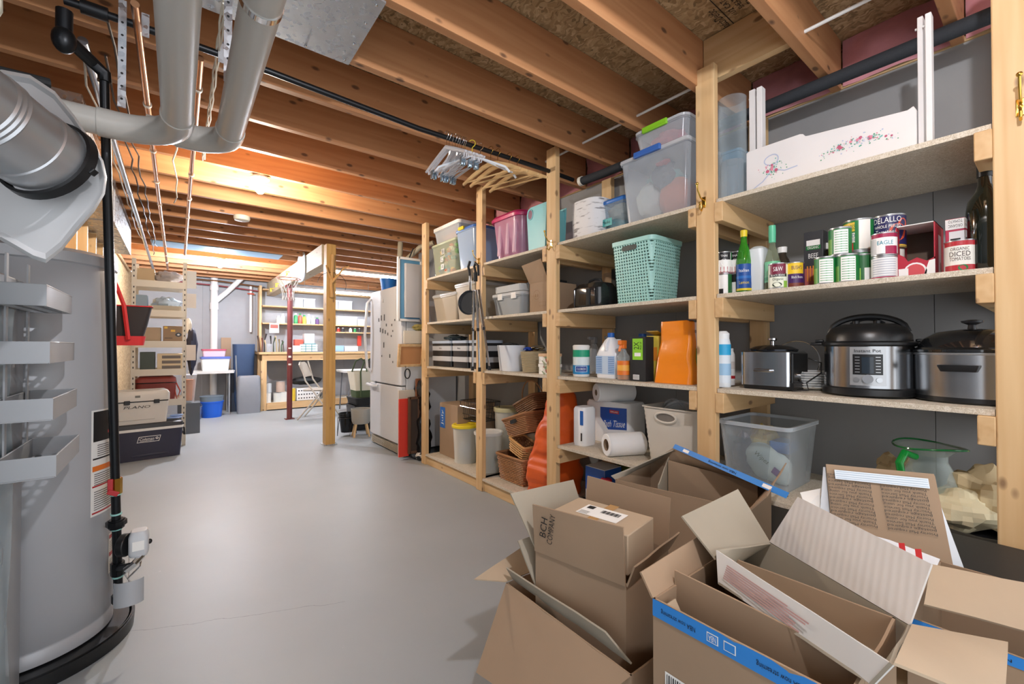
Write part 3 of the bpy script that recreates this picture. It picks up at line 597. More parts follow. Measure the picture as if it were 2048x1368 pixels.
# ---------------------------------------------------------------- bay by the camera, top shelf
xh = 2.02; yl, yr = at(1495, 700, X=xh).y, at(1838, 700, X=xh).y
zt = lambda px, py, X_=xh: at(px, py, X=X_).z-Z1
t = thing('painted_headboard', 'long white painted wood headboard rail with pink roses and blue ribbon', 'headboard', (xh, (yl+yr)/2, Z1)); W = yl-yr; HWHT = flat('E9E7E6', .45, name='painted_white')
g = lambda px: at(px, 700, X=xh).y-(yl+yr)/2
h0, h1 = zt(1500, 302), zt(1834, 207)
pr = [(g(1495), 0), (g(1495), h0-.006), (g(1500), h0)]+[(g(1603)+.0, h0), (g(1609), h0-.004), (g(1614), h0-.016), (g(1620), h0-.018)]+[(g(1820), h1-.012), (g(1832), h1-.004), (g(1838), h1-.02), (g(1838), 0)]
m = M().loft([[(0, y, z) for y, z in pr], [(.02, y, z) for y, z in pr]]); obj('panel', m, HWHT, t, bev=.002)
rnd = random.Random(4); fl = M()
def dot(m, y, z, r_, mi, n=7, dx=-.0012): dot.n = getattr(dot, 'n', 0)+1; dx -= dot.n*3e-6; m.add([(dx, y+r_*cos(2*pi*k/n), z+r_*sin(2*pi*k/n)) for k in range(n)], [tuple(range(n))], mi)
for k in range(9): dot(fl, g(1548)+rnd.gauss(0, .012), h0*.48+rnd.gauss(0, .011), rnd.uniform(.004, .008), k % 2, dx=-.0016)
for k in range(60): dot(fl, g(1548)+rnd.gauss(0, .026), h0*.46+rnd.gauss(0, .018), rnd.uniform(.001, .003), rnd.choice([2, 2, 3, 0]))
for k in range(14): u = rnd.uniform(0, 1); dot(fl, g(1660)+(g(1790)-g(1660))*u, h0*.42+.02*sin(pi*u)+rnd.gauss(0, .004), rnd.uniform(.003, .007), k % 2, dx=-.0016)
for k in range(150): u = rnd.betavariate(2, 2); dot(fl, g(1632)+(g(1815)-g(1632))*u, h0*.36+.03*sin(pi*u)+rnd.gauss(0, .011)*(1.1-abs(u-.5)), rnd.uniform(.001, .003), rnd.choice([2, 2, 3, 0, 4]))
def ribbon(p): 
    for a, b in zip(p, p[1:]):
        v = Vector((b[0]-a[0], b[1]-a[1])); nn = Vector((-v.y, v.x)).normalized()*.0022
        fl.add([(-.001, a[0]+nn.x, a[1]+nn.y), (-.001, b[0]+nn.x, b[1]+nn.y), (-.001, b[0]-nn.x, b[1]-nn.y), (-.001, a[0]-nn.x, a[1]-nn.y)], [(0, 1, 2, 3)], 4)
for s_ in (1, -1): ribbon([(g(1548)+s_*.028*sin(a)*(1+.2*s_), h0*.55+.022*(1-cos(a))) for a in [k*.45 for k in range(8)]])
ribbon([(g(1548), h0*.45), (g(1528), h0*.25), (g(1508), h0*.14)]); ribbon([(g(1550), h0*.45), (g(1572), h0*.36), (g(1598), h0*.38)])
obj('painted_flowers', fl, [flat('D98BA0', .6, name='rose'), flat('C25F7C', .6, name='rose_dark'), flat('4FA07A', .6, name='leaf'), flat('57B8B0', .6, name='teal_leaf'), flat('B9C4DC', .6, name='ribbon')], t, smooth=False)['label'] = 'hand painted roses with a blue ribbon'
for (a, b, y0, y1, X_, lb) in ((1501, 1513, 178, 300, 2.06, 'leftmost white painted bed slat standing behind the headboard'), (1516, 1527, 172, 300, 2.05, 'white painted bed slat standing right beside the leftmost one'), (1841, 1853, 30, 282, 2.03, 'tall white bed slat at the right end of the headboard'), (1857, 1870, 22, 282, 2.0, 'tall white bed slat nearest the rightmost post')):
    ya, yb = at(a, 700, X=X_).y, at(b, 700, X=X_).y; z1 = at((a+b)/2, y0, X=X_).z
    t = thing('bed_slat', lb, 'slat', (X_+.02, (ya+yb)/2, Z1+.0005)); obj('board', M().b2((-.02, yb-(ya+yb)/2, 0), (.02, (ya-yb)/2, z1-Z1)), HWHT, t, bev=.002)
    obj('bolt', M().cyl((0, (ya-yb)/2, z1-Z1-.03), (0, (ya-yb)/2+.008, z1-Z1-.03), .004, 8), WHITE, t)
for (px, py, r_, X_, mt, lb, tint) in ((1467, 200, .062, 2.10, clear((235, 245, 250), .07, .03, 'acrylic'), 'tall clear acrylic cylinder vase on the top shelf beside the wide post', 0),):
    y = at(px, 700, X=X_).y; h = at(px, py, X=X_).z-Z1
    t = thing('cylinder_vase', lb, 'vase', (X_, y, Z1+.001)); obj('wall', M().lathe([(r_, 0), (r_, h), (r_-.003, h), (r_-.003, .006)], 40, c1=True), mt, t)
    tag(obj('paper_roll', M().lathe([(r_*.8, .01), (r_*.78, h*.42)], 20, c=(X_, y, Z1)), FROST), 'frosted roll inside the tall clear vase', 'roll')
t, yc, w_, h_ = sbin('plastic_bag_bundle', 'see-through bundle of blue packages behind the clear vase', 'bundle', 1440, 1482, 300, 2.20, Z1, .14, clear((150, 195, 220), .6, .3, 'blue_film'), None, .97)
# ---------------------------------------------------------------- can shelf
def can(px, xf, z, r_, h, label, base, decals, group=None, lidm=SILV, cat='can', name='food_can', turn=0, y=None):
    if y is None: y = at(px, 700, X=xf).y
    t = thing(name, label, cat, (xf, y, z+.0005), group=group); A = ang_to_cam(xf, y)+turn
    mats = [SILV]+decals[0]
    obj('tin', M().lathe([(r_-.002, 0), (r_, .002), (r_, .004), (r_-.0015, .006), (r_-.0015, h-.006), (r_, h-.004), (r_, h-.001), (r_-.003, h), (r_-.004, h-.003)], 36), lidm, t)
    m = M(); cpatch(m, r_-.001, 0, 2*pi, .007, h-.007, 0, n=36)
    for d in decals[1]:
        if d[0] == 'p': cpatch(m, r_-.001, A+d[3], A+d[4], h*d[1], h*d[2], d[5], lift=.0006+.0002*d[6] if len(d) > 6 else .0006, n=14)
        elif d[0] == 't': ctext(m, d[1], r_-.001, A+d[3], h*d[2], d[4], d[5], d[6], lift=.0012)
        elif d[0] == 'e':
            n = 16; m.add([((r_+.0002)*cos(A+d[2]+d[3]/r_*cos(2*pi*k/n)), (r_+.0002)*sin(A+d[2]+d[3]/r_*cos(2*pi*k/n)), h*d[1]+d[4]*sin(2*pi*k/n)) for k in range(n)], [tuple(range(n))], d[5])
    obj('label', m, decals[0], t, smooth=False); return t
f_ = lambda c, r_=.4: flat(c, r_, name='print')
GRN2, CRM, WHT, RED2, DKG, LGRN = f_('1F7A3C'), f_('EFE8D2'), f_('F2F2F0'), f_('B01E3A'), f_('3B3C40'), f_('8DBE4A')
coco = ([f_('F0F0EC'), RED2, f_('1E1E22'), GRN2, WHT], [('p', .0, .30, -3.1, 3.1, 1), ('p', .62, .97, -.9, .9, 2), ('p', .62, .97, 1.0, 1.6, 3), ('e', .5, 0, .017, .016, 4), ('t', 'coconut milk', .15, 0, .05, .008, 4), ('t', 'THAI', .8, 0, .028, .010, 4)])
h_c = .102
ck = can(1449, 2.03, Z2, .034, h_c, 'lower can of coconut milk turned to its nutrition panel, left end', None, ([WHT, f_('2E6B3A'), INK], [('p', .0, .97, .5, 1.4, 1), ('p', .08, .3, -.7, -.1, 2)]), 'coconut milk cans')
can(1449, 2.03, Z2+h_c, .034, h_c, 'coconut milk can on top at the left end beside the wide post', None, coco, 'coconut milk cans')
can(1477, 2.07, Z2, .034, h_c, 'lower coconut milk can behind the green bottle, nutrition panel showing', None, ([WHT, f_('2E6B3A'), INK], [('p', .6, .97, -.9, .9, 2), ('p', .0, .97, -1.5, -.9, 1)]), 'coconut milk cans')
can(1477, 2.07, Z2+h_c, .034, h_c, 'upper coconut milk can just left of the green bottle neck', None, coco, 'coconut milk cans', turn=-.4)
def bottle(name, label, px, xf, zs, prof, mat, capprof=None, capmat=None, lab=None, n=28, cat='bottle', group=None, text_=None, liquid=None, y=None):
    if y is None: y = at(px, 700, X=xf).y
    t = thing(name, label, cat, (xf, y, zs+.0005), group=group); A = ang_to_cam(xf, y)
    obj('glass' if 'glass' in name or mat is GLASS else 'body', M().lathe(prof, n), mat, t)
    if capprof: obj('cap', M().lathe(capprof, n), capmat, t)
    if lab:
        r_, z0, z1, cm, extra = lab; m = M(); cpatch(m, r_, A-1.4, A+1.4, z0, z1, 0, n=20); ms = [cm]
        for (f0, f1, c) in extra: ms.append(c); cpatch(m, r_, A-1.4, A+1.4, z0+(z1-z0)*f0, z0+(z1-z0)*f1, len(ms)-1, lift=.0008, n=20)
        if text_:
            for (s, f, hh, ww, c) in text_: ms.append(c); ctext(m, s, r_, A, z0+(z1-z0)*f, ww, hh, len(ms)-1, lift=.0014)
        obj('label', m, ms, t, smooth=False)
    return t
bottle('lemon_juice_bottle', 'slim green glass bottle with yellow cap and blue label', 1489, 2.04, Z2, [(.030, 0), (.032, .01), (.032, .15), (.026, .19), (.013, .235), (.012, .265)], clear((60, 150, 40), .75, .06, 'green_glass'), [(.014, .262), (.015, .29), (.012, .293)], YEL, (.0325, .015, .135, f_('1C4F9C'), [(.0, .08, YEL), (.45, .55, f_('2C6FBF'))]), text_=[('Italian', .75, .014, .04, WHT), ('Lemon', .3, .014, .04, YEL)])
t = thing('paper_napkin_pack', 'white and pale blue wrapped paper pack between the green bottles', 'napkins', (2.10, at(1517, 700, X=2.08).y, Z2)); yc, w, h = fr(1497, 1534, 492, 2.06, Z2)
obj('pack', M().loft([rrect(.12, w*.8, .01, 0), rrect(.13, w, .012, h*.5), rrect(.12, w*.85, .02, h*.93), rrect(.08, w*.5, .02, h)]), flat('E4EBEE', .45, name='wrap'), t)
bottle('olive_oil_bottle', 'glass bottle with green foil neck and green label', 1546, 2.05, Z2, [(.028, 0), (.030, .01), (.030, .13), (.022, .165), (.012, .20), (.012, .26)], clear((190, 200, 170), .35, .05, 'oilglass'), [(.0135, .215), (.0145, .262), (.0135, .29), (.004, .292)], f_('5FC49A'), (.0305, .04, .13, f_('7AD0A0'), [(.1, .25, f_('4FB080'))]))
bottle('vinegar_bottle', 'dark bottle with white cap behind the black beans can', 1566, 2.10, Z2, [(.034, 0), (.036, .01), (.036, .10), (.026, .14), (.016, .16), (.015, .175)], clear((70, 60, 50), .7, .08, 'darkglass'), [(.018, .173), (.019, .198), (.012, .20)], WHITE)
def bean_can(px, xf, z, lb, turn=0): return can(px, xf, z, .037, .108, lb, None, ([GRN2, WHT, f_('9BCB5C'), f_('2F9A4C'), f_('4F9A48')], [('p', .06, .9, -.55, .75, 1)]+[('p', .12+.085*k, .15+.085*k, -.45, .65, 3) for k in range(9)]+[('p', .05, .6, -1.5+.13*k, -1.43+.13*k, 2) for k in range(6)]), 'green bean cans', turn=turn)
S_W = ([f_('E7EBD8'), f_('7A1F3C'), WHT, f_('2C3A2C'), LGRN], [('p', .55, .95, -.9, .9, 1), ('e', .76, 0, .026, .018, 1), ('t', 'S&W', .76, 0, .034, .018, 2), ('p', .46, .58, -1.0, 1.0, 3), ('t', 'BLACK BEANS', .52, 0, .05, .008, 2), ('t', 'Organic', .36, 0, .04, .014, 3), ('e', .16, -.1, .018, .010, 3), ('p', .02, .3, .6, 1.1, 4)])
can(1557, 1.985, Z2, .036, .108, 'cream can of black beans standing at the shelf edge', None, S_W)
can(1590, 2.02, Z2, .036, .108, 'purple and yellow can of beans right of the black beans', None, ([f_('4A2560'), f_('F0C92C'), WHT, f_('E8E2D8'), f_('7A3A2A')], [('p', .55, .97, -.7, 1.0, 1), ('t', "BUSH'S", .78, .25, .036, .016, 0), ('p', .05, .95, -1.6, -.7, 3), ('t', 'Black Beans', .42, .3, .04, .010, 2), ('p', .05, .2, -.6, 1.2, 4)]))
t = thing('broth_carton', 'dark grey carton of organic broth behind the bean cans', 'carton', (2.13, 0, Z2)); yc, w, h = fr(1609, 1648, 462, 2.10, Z2); t.location.y = yc
carton(t, .06, w, h, DKG); m = M(); rect(m, (-.031, 0, h*.8), NX, NY, w*.7, h*.1, 0); rect(m, (-.031, 0, h*.72), NX, NY, w*.75, h*.07, 1); text(m, 'ORGANIC', (-.0316, 0, h*.72), w*.6, h*.045, NX, NY, 0); text(m, 'BEEF', (-.0312, 0, h*.58), w*.5, h*.08, NX, NY, 0); rect(m, (-.031, 0, h*.2), NX, NY, w*.9, h*.34, 2)
for k in range(5): rect(m, (-.0312, w*(-.3+.15*k), h*.28), NX, NY, w*.07, h*.26, 3)
obj('print', m, [WHT, GRN2, f_('B9605A'), f_('E8923C')], t, smooth=False)
bottle('sauce_bottle', 'dark bottle with white cap right behind the grey broth carton', 1652, 2.15, Z2, [(.03, 0), (.03, .13), (.02, .16), (.012, .17)], BLK, [(.016, .168), (.016, .195), (.01, .196)], WHITE)
BIG = .125
def big(px, xf, z, lb, decals, turn=0, h=BIG, r_=.050): return can(px, xf, z, r_, h, lb, None, decals, None, turn=turn)
ytop = at(1720, 700, X=2.08).y
TR = ([GRN2, f_('E9C54A'), f_('C43A2A'), CRM, f_('F5F2EA'), f_('C4413A'), f_('3A6A9A')], [('p', .62, .9, -1.0, .2, 1), ('t', 'TUTTOROSSO', .76, -.3, .07, .018, 0), ('p', .28, .58, -1.0, .2, 3), ('t', 'CRUSHED', .49, -.4, .06, .014, 6), ('t', 'TOMATOES', .36, -.4, .06, .010, 6), ('p', .0, .26, -1.0, .1, 5), ('p', .06, .95, .45, 1.2, 4)])
big(1722, 2.09, Z2, 'large can of crushed tomatoes on the shelf under another large green can', TR, .25)
big(1720, 2.09, Z2+BIG, 'large green tomato can stacked on top behind the green bean cans', TR, -.45)
big(1776, 2.11, Z2, 'large green tomato can under the navy peeled tomato can', TR, .2)
big(1780, 2.11, Z2+BIG, 'large navy can of whole peeled tomatoes, topmost of the stacks', ([f_('2A2A5C'), WHT, f_('D4553A'), f_('E9C54A'), f_('8A3A2A')], [('t', 'DELALLO', .83, -.1, .085, .020, 1), ('t', 'WHOLE PEELED', .64, -.1, .08, .011, 1), ('t', 'Tomatoes', .48, -.2, .06, .018, 1), ('e', .45, .55, .028, .032, 2), ('e', .2, -.3, .02, .018, 2), ('e', .2, .2, .022, .018, 2), ('e', .68, .9, .018, .022, 2), ('p', .0, .08, -1.5, 1.5, 3)]))
bean_can(1652, 1.99, Z2, 'green bean can at the shelf edge, left one of the lower pair')
bean_can(1696, 2.00, Z2, 'green bean can at the shelf edge, right one of the lower pair')
bean_can(1682, 2.015, Z2+.1085, 'green bean can stacked on the lower pair')
can(1728, 2.045, Z2, .036, .108, 'green bean can partly hidden right of the lower pair', None, ([f_('2A6A3A'), WHT, f_('9BCB5C'), DKG], [('p', .06, .5, .1, .8, 1), ('p', .05, .5, -.7, -.2, 2)]))
EG = ([WHT, f_('A01C48'), f_('1A8AA0'), f_('C9C9C9')], [('p', .78, .97, -1.2, 1.4, 1), ('t', 'EAGLE', .55, .1, .045, .014, 2), ('p', .05, .4, .1, 1.2, 1), ('p', .05, .75, -1.4, -.6, 3)])
can(1770, 1.995, Z2, .037, .082, 'lower condensed milk can showing its fine print', None, ([f_('E6E6E6'), f_('B9BDC6'), f_('A01C48')], [('p', .1+.1*k, .15+.1*k, -1.0, 1.0, 1) for k in range(8)]+[('p', 0, .1, -1.4, 1.4, 2)]), 'condensed milk cans')
can(1770, 1.995, Z2+.0825, .037, .082, 'upper condensed milk can with crimson band and teal lettering', None, EG, 'condensed milk cans')
# opened red can box
yc, w, h = fr(1793, 1872, 447, 2.03, Z2); t = thing('soup_can_box', 'torn open red and white cardboard box of tomato cans', 'box', (2.03+.09, yc, Z2+.0005)); d = .17; RB = [f_('B8283C'), WHT, f_('D2545A'), CARD, f_('5A4632')]
m = M(); hh = h; th = .003
m.b2((-d/2, -w/2, 0), (d/2, w/2, .003), 3).b2((d/2-th, -w/2, 0), (d/2, w/2, hh), 4).b2((-d/2, w/2-th, 0), (d/2, w/2, hh), 0).b2((-d/2, -w/2, 0), (d/2, -w/2+th, hh), 0).b2((-d/2, -w/2, hh-th), (d/2, w/2, hh), 1)
obj('carton', m, RB, t); m = M(); prof = [(-w/2, 0), (w/2, 0), (w/2, hh*.50), (w*.28, hh*.42), (w*.18, hh*.32), (-w*.05, hh*.38), (-w*.3, hh*.30), (-w/2, hh*.36)]
m.loft([[(-d/2, y, z) for y, z in prof], [(-d/2+th, y, z) for y, z in prof]], mi=0); obj('torn_front', m, RB, t)
m = M(); n = 18; m.add([(-d/2-.001, w*.30*cos(2*pi*k/n)-.0, hh*.12+hh*.17*max(-.6, sin(2*pi*k/n))) for k in range(n)], [tuple(range(n))], 1); m.add([(-d/2-.0016, w*.25*cos(2*pi*k/n), hh*.12+hh*.14*max(-.6, sin(2*pi*k/n))) for k in range(n)], [tuple(range(n))], 2)
rect(m, (-d/2, w*.30, .022), NX, NY, w*.26, .03, 1, lift=.002); m.add([(-d/2-.001, -w*.2, 0), (-d/2-.001, -w*.5, 0), (-d/2-.001, -w*.5, hh*.32), (-d/2-.001, -w*.35, hh*.30)], [(0, 1, 2, 3)], 1); obj('print', m, RB, t, smooth=False)
obj('edge_print', rect(M(), (0, -w/2-.0002, hh*.45), (1, 0, 0), NY, .05, hh*.7, 0), WHT, t)
yc, w, h = fr(1893, 1934, 436, 2.07, Z2); t = thing('tomato_paste_box', 'upright red and white box with large black letter on its side', 'box', (2.12, yc, Z2+.0005)); carton(t, .09, w, h, f_('C02A50')); m = M()
rect(m, (-.046, 0, h*.9), NX, NY, w, h*.18, 1); rect(m, (-.046, -.004, h*.5), NX, NY, w*.8, h*.55, 0); text(m, 'P', (-.0462, .0, h*.55), h*.2, w*.5, (0, 0, -1), NX, 2); text(m, 'TOMATO', (-.0462, 0, h*.95), w*.7, .010, (0, 1, 0), (0, 0, -1), 2); text(m, 'ORGANIC', (-.0462, 0, h*.87), w*.7, .010, (0, 1, 0), (0, 0, -1), 2)
obj('print', m, [f_('E9E9EC'), WHT, INK], t, smooth=False)
can(1922, 2.03, Z2, .037, .108, 'can of diced tomatoes beside the dark oil bottle', None, ([f_('EDEDE6'), f_('B8303A'), GRN2, f_('4A3A38')], [('p', .82, .97, -1.3, 1.3, 1), ('t', 'ORGANIC', .72, 0, .045, .010, 3), ('t', 'DICED', .57, 0, .05, .016, 3), ('t', 'TOMATOES', .42, 0, .05, .011, 3), ('p', .02, .24, -1.2, 1.2, 1), ('e', .15, .2, .012, .01, 2)]))
bottle('dark_oil_bottle', 'big dark green wine-shaped oil bottle beside the rightmost post', 1974, 2.06, Z2, [(.040, 0), (.044, .008), (.045, .20), (.040, .235), (.022, .265), (.0165, .285), (.0165, .335)], flat('10160F', .06, name='dark_glass', coat=1), [(.0185, .31), (.019, .352), (.012, .354)], BLK)
# ---------------------------------------------------------------- appliance shelf
yc, w, h = fr(1477, 1578, 703, 2.02, Z3); t = thing('deep_fryer', 'stainless box-shaped deep fryer with a round lid', 'deep fryer', (2.02+.11, yc, Z3+.001)); d = .2
obj('body', M().loft([rrect(d, w, .02, .018), rrect(d, w, .02, h-.004), rrect(d-.01, w-.01, .02, h)]), flat('C2C4C8', .14, 1, name='polished'), t)
obj('base', M().loft([rrect(d*.92, w*.9, .02, 0), rrect(d*.96, w*.96, .02, .02)]).box((0, -w/2+.02, .02), (d*.9, .06, .03)), BLK, t)
obj('lid', M().lathe([(.095, h), (.098, h+.008), (.07, h+.022), (.03, h+.028)], 36, sx=.95), flat('3A3C40', .1, .8, name='smoked_lid'), t)
obj('lid_knob', M().lathe([(.008, h+.026), (.008, h+.045), (.02, h+.05), (.02, h+.058), (.005, h+.06)], 20), CHROME, t)
obj('handle', M().tube([(-d/2, .035, h*.5), (-d/2-.02, .03, h*.5), (-d/2-.02, -.03, h*.5), (-d/2, -.035, h*.5)], .007, 8), CHROME, t)
obj('side_panel', M().box((0, -w/2-.003, h*.52), (d*.85, .008, h*.86)), BLK, t, bev=.004); obj('dial', M().cyl((-.02, -w/2-.006, .06), (-.02, -w/2-.02, .06), .022, 20), CHROME, t)
tag(obj('power_cord', M().tube([(2.16, yc-w/2-.025, Z3+.14), (2.17, yc-w/2-.07, Z3+.12), (2.10, yc-w/2-.09, Z3+.08), (2.06, yc-w/2-.05, Z3+.04), (2.05, yc-w/2-.06, Z3+.01), (2.02, yc-w/2-.01, Z3+.006)], .003, 8), BLK), 'black power cord looping beside the fryer over the plates', 'cord')
yp = at(1612, 700, X=2.22).y
for k in range(7):
    o = obj('dinner_plate', M().lathe([(.05, 0), (.085, .004), (.105, .014), (.103, .016), (.08, .007), (.02, .005)], 40), flat('F2F3F3', .15, name='glazed')); o.location = (2.24, yp, Z3+.0005+.0105*k)
    tag(o, 'white dinner plate, %s from the bottom of the stack behind the fryer cord' % ORD[k], 'plate', 'stack of white dinner plates')
t = thing('glass_cover', 'clear round glass lid leaning on the wall behind the plates', 'lid', (2.44, at(1590, 690, X=2.44).y, Z3+.115), ry=-1.35)
obj('dome', M().lathe([(.105, 0), (.10, .006), (.06, .022), (.01, .03)], 40, c0=False), clear((235, 240, 245), .12, .04, 'lid_glass'), t); obj('rim', M().tube([(.105*cos(a), .105*sin(a), 0) for a in [2*pi*k/40 for k in range(40)]], .003, 6, closed=True), CHROME, t)
yc, w, h = fr(1648, 1815, 640, 2.04, Z3); r_ = w*.5; t = thing('pressure_cooker', 'round stainless electric pressure cooker with black domed lid', 'pressure cooker', (2.04+r_*.72, at(1735, 700, X=2.04+r_*.72).y, Z3+.001)); A = ang_to_cam(t.location.x, t.location.y)
rr = .141; hb = .035; hw = .195
obj('base', M().lathe([(rr*.9, 0), (rr+.004, .008), (rr+.004, .03), (rr-.002, hb)], 56), BLK, t)
obj('body', M().lathe([(rr-.003, hb), (rr-.003, hw)], 56, c0=False, c1=False), flat('A9ABAE', .2, 1, name='cooker_steel'), t)
obj('rim', M().lathe([(rr, hw-.006), (rr+.006, hw), (rr+.006, hw+.008), (rr-.004, hw+.014)], 56), BLK, t)
obj('lid', M().lathe([(rr-.008, hw+.01), (rr-.010, hw+.038), (rr-.026, hw+.064), (rr*.6, hw+.080), (.02, hw+.084)], 56), BLK, t)
sx, sy = -sin(A), cos(A)
hp = [((.118-.0)*sx*u, (.118)*sy*u, hw+.048+.064*sqrt(max(0, 1-u*u))) for u in [-1+.1*k for k in range(21)]]
obj('lid_handle', M().tube(hp, .011, 8).tube([(x*.62, y*.62, z-.012) for x, y, z in hp[3:18]], .006, 6), BLK, t)
for u in (-.035, .03): obj('valve', M().lathe([(.012, hw+.078), (.012, hw+.094), (.008, hw+.098)], 14, c=(sx*u, sy*u, 0)), BLK, t)
for s_ in (-1, 1): obj('side_handle', M().box((sx*s_*(rr+.018), sy*s_*(rr+.018), hw+.004), (.05, .05, .012), rz=A).box((sx*s_*(rr+.012), sy*s_*(rr+.012), hw+.016), (.03, .03, .012), rz=A), BLK, t, bev=.004)
m = M(); rc = rr-.003; cpatch(m, rc, A-.38, A+.38, .045, hw-.008, 0, n=14, lift=.002); cpatch(m, rc, A-.31, A+.31, .085, hw-.035, 1, n=14, lift=.003); cpatch(m, rc, A-.12, A+.12, .09, hw-.045, 2, n=8, lift=.004)
ctext(m, 'Instant Pot', rc, A, hw-.022, .075, .011, 1, lift=.004)
for s_ in (-1, 1):
    for k in range(6): cpatch(m, rc, A+s_*.21-.05, A+s_*.21+.05, .093+.011*k, .0955+.011*k, 0, n=3, lift=.0045)
obj('control_panel', m, [flat('B4B7BA', .3, .5, name='panel_silver'), BLK, flat('25303A', .1, name='lcd')], t)
m = M().cyl(((rc+.003)*cos(A), (rc+.003)*sin(A), .07), ((rc+.012)*cos(A), (rc+.012)*sin(A), .07), .016, 24); obj('dial', m, CHROME, t)
for s_ in (-1, 1): obj('button', M().cyl(((rc+.003)*cos(A+s_*.23), (rc+.003)*sin(A+s_*.23), .066), ((rc+.006)*cos(A+s_*.23), (rc+.006)*sin(A+s_*.23), .066), .009, 16), SILV, t)
xs_, ys_ = 2.04+.15, at(1945, 700, X=2.19).y; t = thing('slow_cooker', 'oval stainless slow cooker with dark glass lid beside the rightmost post', 'slow cooker', (2.14, .188, Z3+.001)); A = ang_to_cam(2.14, .188); a_, b_ = .125, .148
def ov(k, z): return [(a_*k*cos(2*pi*j/48), b_*k*sin(2*pi*j/48), z) for j in range(48)]
obj('base', M().loft([ov(.94, 0), ov(1.0, .006), ov(.99, .02)]), BLK, t); obj('body', M().loft([ov(.985, .018), ov(1.0, .16)], False, False), flat('AFB1B4', .27, 1, name='brushed'), t)
obj('rim', M().loft([ov(1.0, .16), ov(1.01, .163), ov(1.01, .168), ov(.96, .17)]), SILV, t)
obj('lid', M().loft([ov(1.04, .170), ov(1.04, .178), ov(.93, .186), ov(.85, .215), ov(.62, .238), ov(.2, .248)]), flat('1A1C1F', .08, .2, name='dark_lid', coat=1), t)
obj('lid_knob', M().lathe([(.012, .246), (.01, .262), (.026, .27), (.028, .276), (.01, .28)], 24), clear((60, 60, 64), .7, .05, 'knob'), t)
hx = -a_-.0; m = M().loft([rrect(.036, .085, .008, .118), rrect(.046, .10, .012, .135), rrect(.046, .10, .012, .140)]); o = obj('handle', m, BLK, t); o.location = (-a_*.99, .02, -.012)
obj('dial', M().cyl((.02, b_*.98, .04), (.02, b_*.98+.03, .04), .028, 20), BLK, t)
bottle('spray_can', 'tall white and blue aerosol can beside the wide post', 1446, 2.03, Z3, [(.032, 0), (.033, .004), (.033, .20), (.028, .225)], f_('E4ECF2'), [(.027, .222), (.028, .25), (.016, .262)], f_('EEF2F4'), (.0334, .02, .2, f_('DDE8F2'), [(.72, 1.0, f_('2FA8DC')), (.2, .5, f_('9CC4E4'))]), cat='spray can')
bottle('spray_can', 'shorter white aerosol can with a red band behind the tall one', 1458, 2.16, Z3, [(.026, 0), (.026, .15), (.02, .165)], WHITE, [(.02, .162), (.02, .18), (.01, .182)], WHITE, (.0264, .02, .14, WHT, [(.1, .22, RED), (.5, .8, f_('D9D2CE'))]), cat='spray can')
# lower shelf by the camera
yc, w, h = fr(1447, 1568, 862, 2.0, Z4); d = .36; t = thing('clear_storage_bin', 'open clear plastic bin of cleaning wipes and bags on the lower shelf', 'storage bin', (2.03+d/2, at(1535, 950, X=2.2).y, Z4+.001)); w = .30; h = .285
obj('body', shell(M(), d, w, h, .86, .03, .003, lip=.008), clear((232, 238, 242), .24, .12, 'bin_clear'), t); obj('front_panel', M().loft([[(-d/2*.93-.002, .09, .03), (-d/2*.93-.002, -.06, .03), (-d/2*.98-.002, -.08, .22), (-d/2*.98-.002, .10, .22)], [(-d/2*.93-.004, .09, .03), (-d/2*.93-.004, -.06, .03), (-d/2*.98-.004, -.08, .22), (-d/2*.98-.004, .10, .22)]]), clear((225, 232, 236), .12, .12, 'bin_panel'), t)
bx, by = t.location.x, t.location.y
obj('rim', M().loft([rrect(d+.014, w+.014, .035, h-.016, 6), rrect(d+.016, w+.016, .035, h+.001, 6), rrect(d-.004, w-.004, .03, h+.001, 6), rrect(d-.004, w-.004, .03, h-.012, 6)], False, False), clear((240, 244, 248), .6, .15, 'bin_rim'), t)
m = M().blob((0, 0, 0), (.03, .11, .075), 5, .2, 24, 14, 0); o = obj('wipes_packet', m, flat('DCEBE6', .4, name='packet')); o.location = (bx-.07, by-.02, Z4+.10); o.rotation_euler = (.5, 0, 0); tag(o, 'white and green soft packet of wipes lying in the clear bin', 'packet')
m = M(); text(m, 'Wipes', (-.032, .02, .015), .07, .028, (0, -1, -.1), NY, 0, slant=.3); rect(m, (-.032, -.06, .0), (0, -1, -.1), NY, .035, .03, 1); obj('print', m, [f_('3A6A50'), f_('6A3A8A')], o)
o = obj('snack_box', M().box((0, 0, 0), (.12, .08, .05)), f_('2F6FB0'), bev=.003); o.location = (bx+.02, by-.06, Z4+.17); tag(o, 'blue carton in the clear bin', 'box')
o = obj('tissue_bag', M().blob((0, 0, 0), (.07, .06, .07), 9, .4, 20, 12), flat('C9B060', .35, name='gold_wrap')); o.location = (bx+.03, by+.03, Z4+.18); tag(o, 'gold crinkled wrap in the clear bin', 'wrap')
o = obj('patterned_bag', M().blob((0, 0, 0), (.05, .045, .10), 11, .35, 20, 12), flat('55535C', .4, name='dark_bag', var=.5)); o.location = (bx-.06, by+.09, Z4+.12); tag(o, 'dark patterned bag at the left in the clear bin', 'bag')
xv = 2.17; yv = at(1858, 900, X=xv).y; t = thing('glass_pitcher', 'crackled clear glass pitcher with flared green rim and green handle', 'pitcher', (xv, yv, Z4+.001)); h = at(1858, 892, X=xv).z-Z4
pf = [(.06, 0), (.085, .03), (.092, h*.3), (.075, h*.6), (.05, h*.8), (.05, h*.88), (.075, h*.96), (.10, h)]; obj('body', M().lathe(pf+[(r_-.003, z) for r_, z in pf[::-1]], 44, c0=True, c1=True), clear((215, 225, 222), .2, .06, 'crackle_glass'), t)
